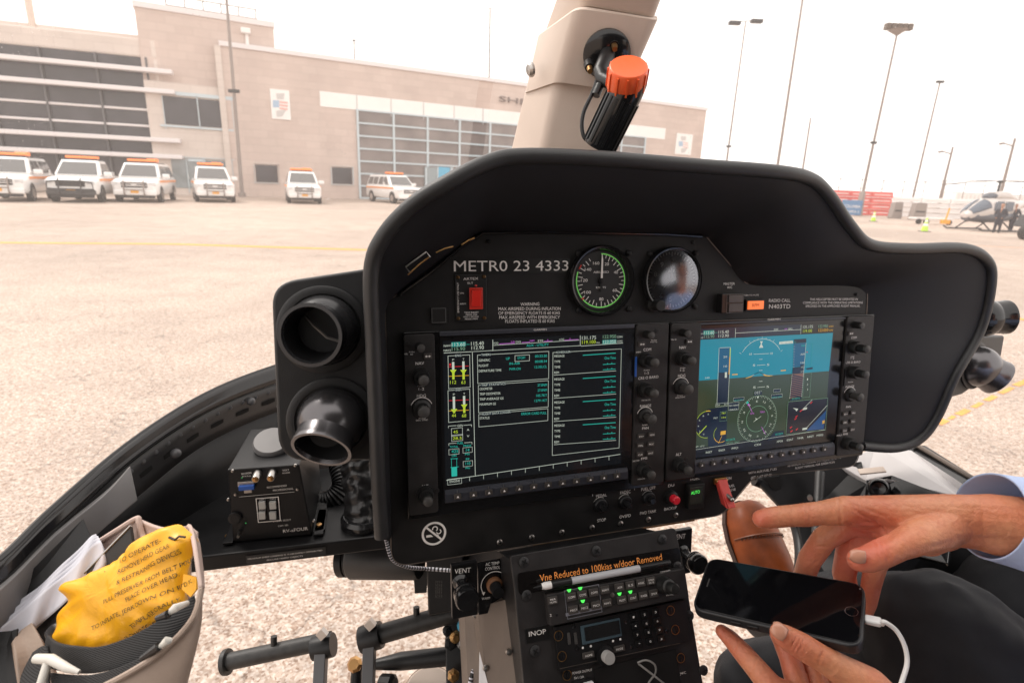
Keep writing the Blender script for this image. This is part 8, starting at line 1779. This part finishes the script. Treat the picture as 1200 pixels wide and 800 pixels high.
# shoes
def shoe(toe, heel, up, wd, lab=None):
    """toe and heel are sole points; up is the direction away from the sole"""
    ax = (toe - heel); L = ax.length; ax.normalize(); up = (up - up.dot(ax) * ax).normalized(); sd = ax.cross(up)
    mb = MB(); rs = []
    for t, w, h in ((0, .55, .055), (.05, .72, .066), (.2, .78, .080), (.38, .80, .082), (.52, .90, .074), (.68, 1.0, .058), (.82, .98, .048), (.92, .84, .041), (.98, .55, .032), (1.0, .15, .022)):
        ring = []
        for i in range(25):
            a = math.pi * i / 24; ring.append(heel + ax * (L * t) + sd * (math.cos(a) * wd * w) + up * (.004 + h * math.sin(a) ** .75))
        rs.append(ring)
    mb.rings(rs, True, True, closed=True); s = mb.build("shoe", mat("shoe_tan_leather", (.16, .036, .008), .40, spec=.2, var=.55, vscale=16), pil, world=True)
    mb = MB(); rs = []
    for z in (0, .005, .011):
        ring = []
        for t, w in ((0, .5), (.05, .8), (.2, .86), (.38, .84), (.52, .96), (.68, 1.08), (.82, 1.06), (.92, .92), (.98, .66), (1.01, .2)): ring.append(heel + ax * (L * t) + sd * wd * w + up * (z - .006))
        for t, w in reversed(((0, .5), (.05, .8), (.2, .86), (.38, .84), (.52, .96), (.68, 1.08), (.82, 1.06), (.92, .92), (.98, .66), (1.01, .2))): ring.append(heel + ax * (L * t) - sd * wd * w + up * (z - .006))
        rs.append(ring)
    mb.rings(rs, True, True, smooth=False); mb.build("sole", mat("shoe_sole_dark", (.03, .012, .008), .5), s, world=True)
    mb = MB()
    for t, h in ((.66, .0620),):
        for i in range(3, 22):
            a = math.pi * i / 24; p = heel + ax * (L * (t + .02 * math.sin(a))) + sd * (math.cos(a) * wd * 1.01) + up * (.004 + h * math.sin(a) ** .75); mb.sphere(p, .0013, 6)
    mb.build("brogue_holes", MATS["shoe_sole_dark"], s, world=True)
    mb = MB(); mb.tube([heel + ax * (L * (.675 + .02 * math.sin(math.pi * i / 24))) + sd * (math.cos(math.pi * i / 24) * wd * 1.012) + up * (.004 + .0612 * math.sin(math.pi * i / 24) ** .75) for i in range(1, 24)], .0016, 6); mb.build("toe_cap_seam", mat("shoe_seam", (.16, .045, .014), .4), s, world=True)
toe = C(868, 588, 1.12); heel = C(905, 735, 1.02)
shoe(toe, heel, (D((.28, .12, -1))), .049)
shoe(C(1262, 800, 1.18), C(1250, 930, 1.0), D((.1, -.1, -1)), .049)
# hair and eyes for the head
blob("hair", [(H(0.960, -.13, .15), .098, H(0.960, -.16, .10), .09), (H(0.960, -.08, .175), .075, H(0.960, -.14, .17), .08)], .012, 2, mat("hair_dark", (.03, .02, .015), .7), pil)
for sx in (-.032, .032):
    mb = MB(); mb.sphere(H(.96 + sx, -.018, .095), .011, 12); mb.build("eye", M_white, pil, world=True)
# finger nails
def nail(px, py, d, L, W_, ang, tilt=(0, 0, -1)):
    c = C(px, py, d); n_ = D(tilt).normalized(); u = D((math.cos(rad(ang)), math.sin(rad(ang)), 0)); u = (u - u.dot(n_) * n_).normalized(); w = n_.cross(u)
    mb = MB(); rows = []
    for i in range(13):
        x = -1 + 2 * i / 12; ww = math.sqrt(max(0, 1 - max(0, -x) ** 2.2 * .75)) if x < 0 else (1 - .12 * x ** 2); rows.append([c + u * x * L / 2 + w * (y * W_ / 2 * ww) + n_ * (-.0026 * y * y - .0012 * x * x) for y in (-1, -.75, -.5, -.25, 0, .25, .5, .75, 1)])
    mb.patch(rows); mb.build("fingernail", mat("nail_pink", (.64, .31, .21), .3, coat=.2), pil, world=True, solid=.0006)
nail(1006, 652.5, .4845, .0125, .0115, 5, (-.30, -.10, -1))
nail(914, 738.5, .4655, .0125, .0125, 38, (-.1, -.45, -1))
# seat
st = thing("pilot_seat", "black leather pilot seat under the pilot", "seat", HCF)
mb = MB(); mb.box(.68, -.42, -.92, 1.24, .14, -.80); mb.build("cushion", M_seatl, st, bevel=.03, seg=4)
mb = MB(); mb.box(.68, -.52, -.92, 1.24, -.34, -.05); mb.build("backrest", M_seatl, st, bevel=.04, seg=4)
mb = MB(); mb.box(.70, -.45, -1.08, 1.22, .10, -.92); mb.build("base", M_dark, st, bevel=.01)
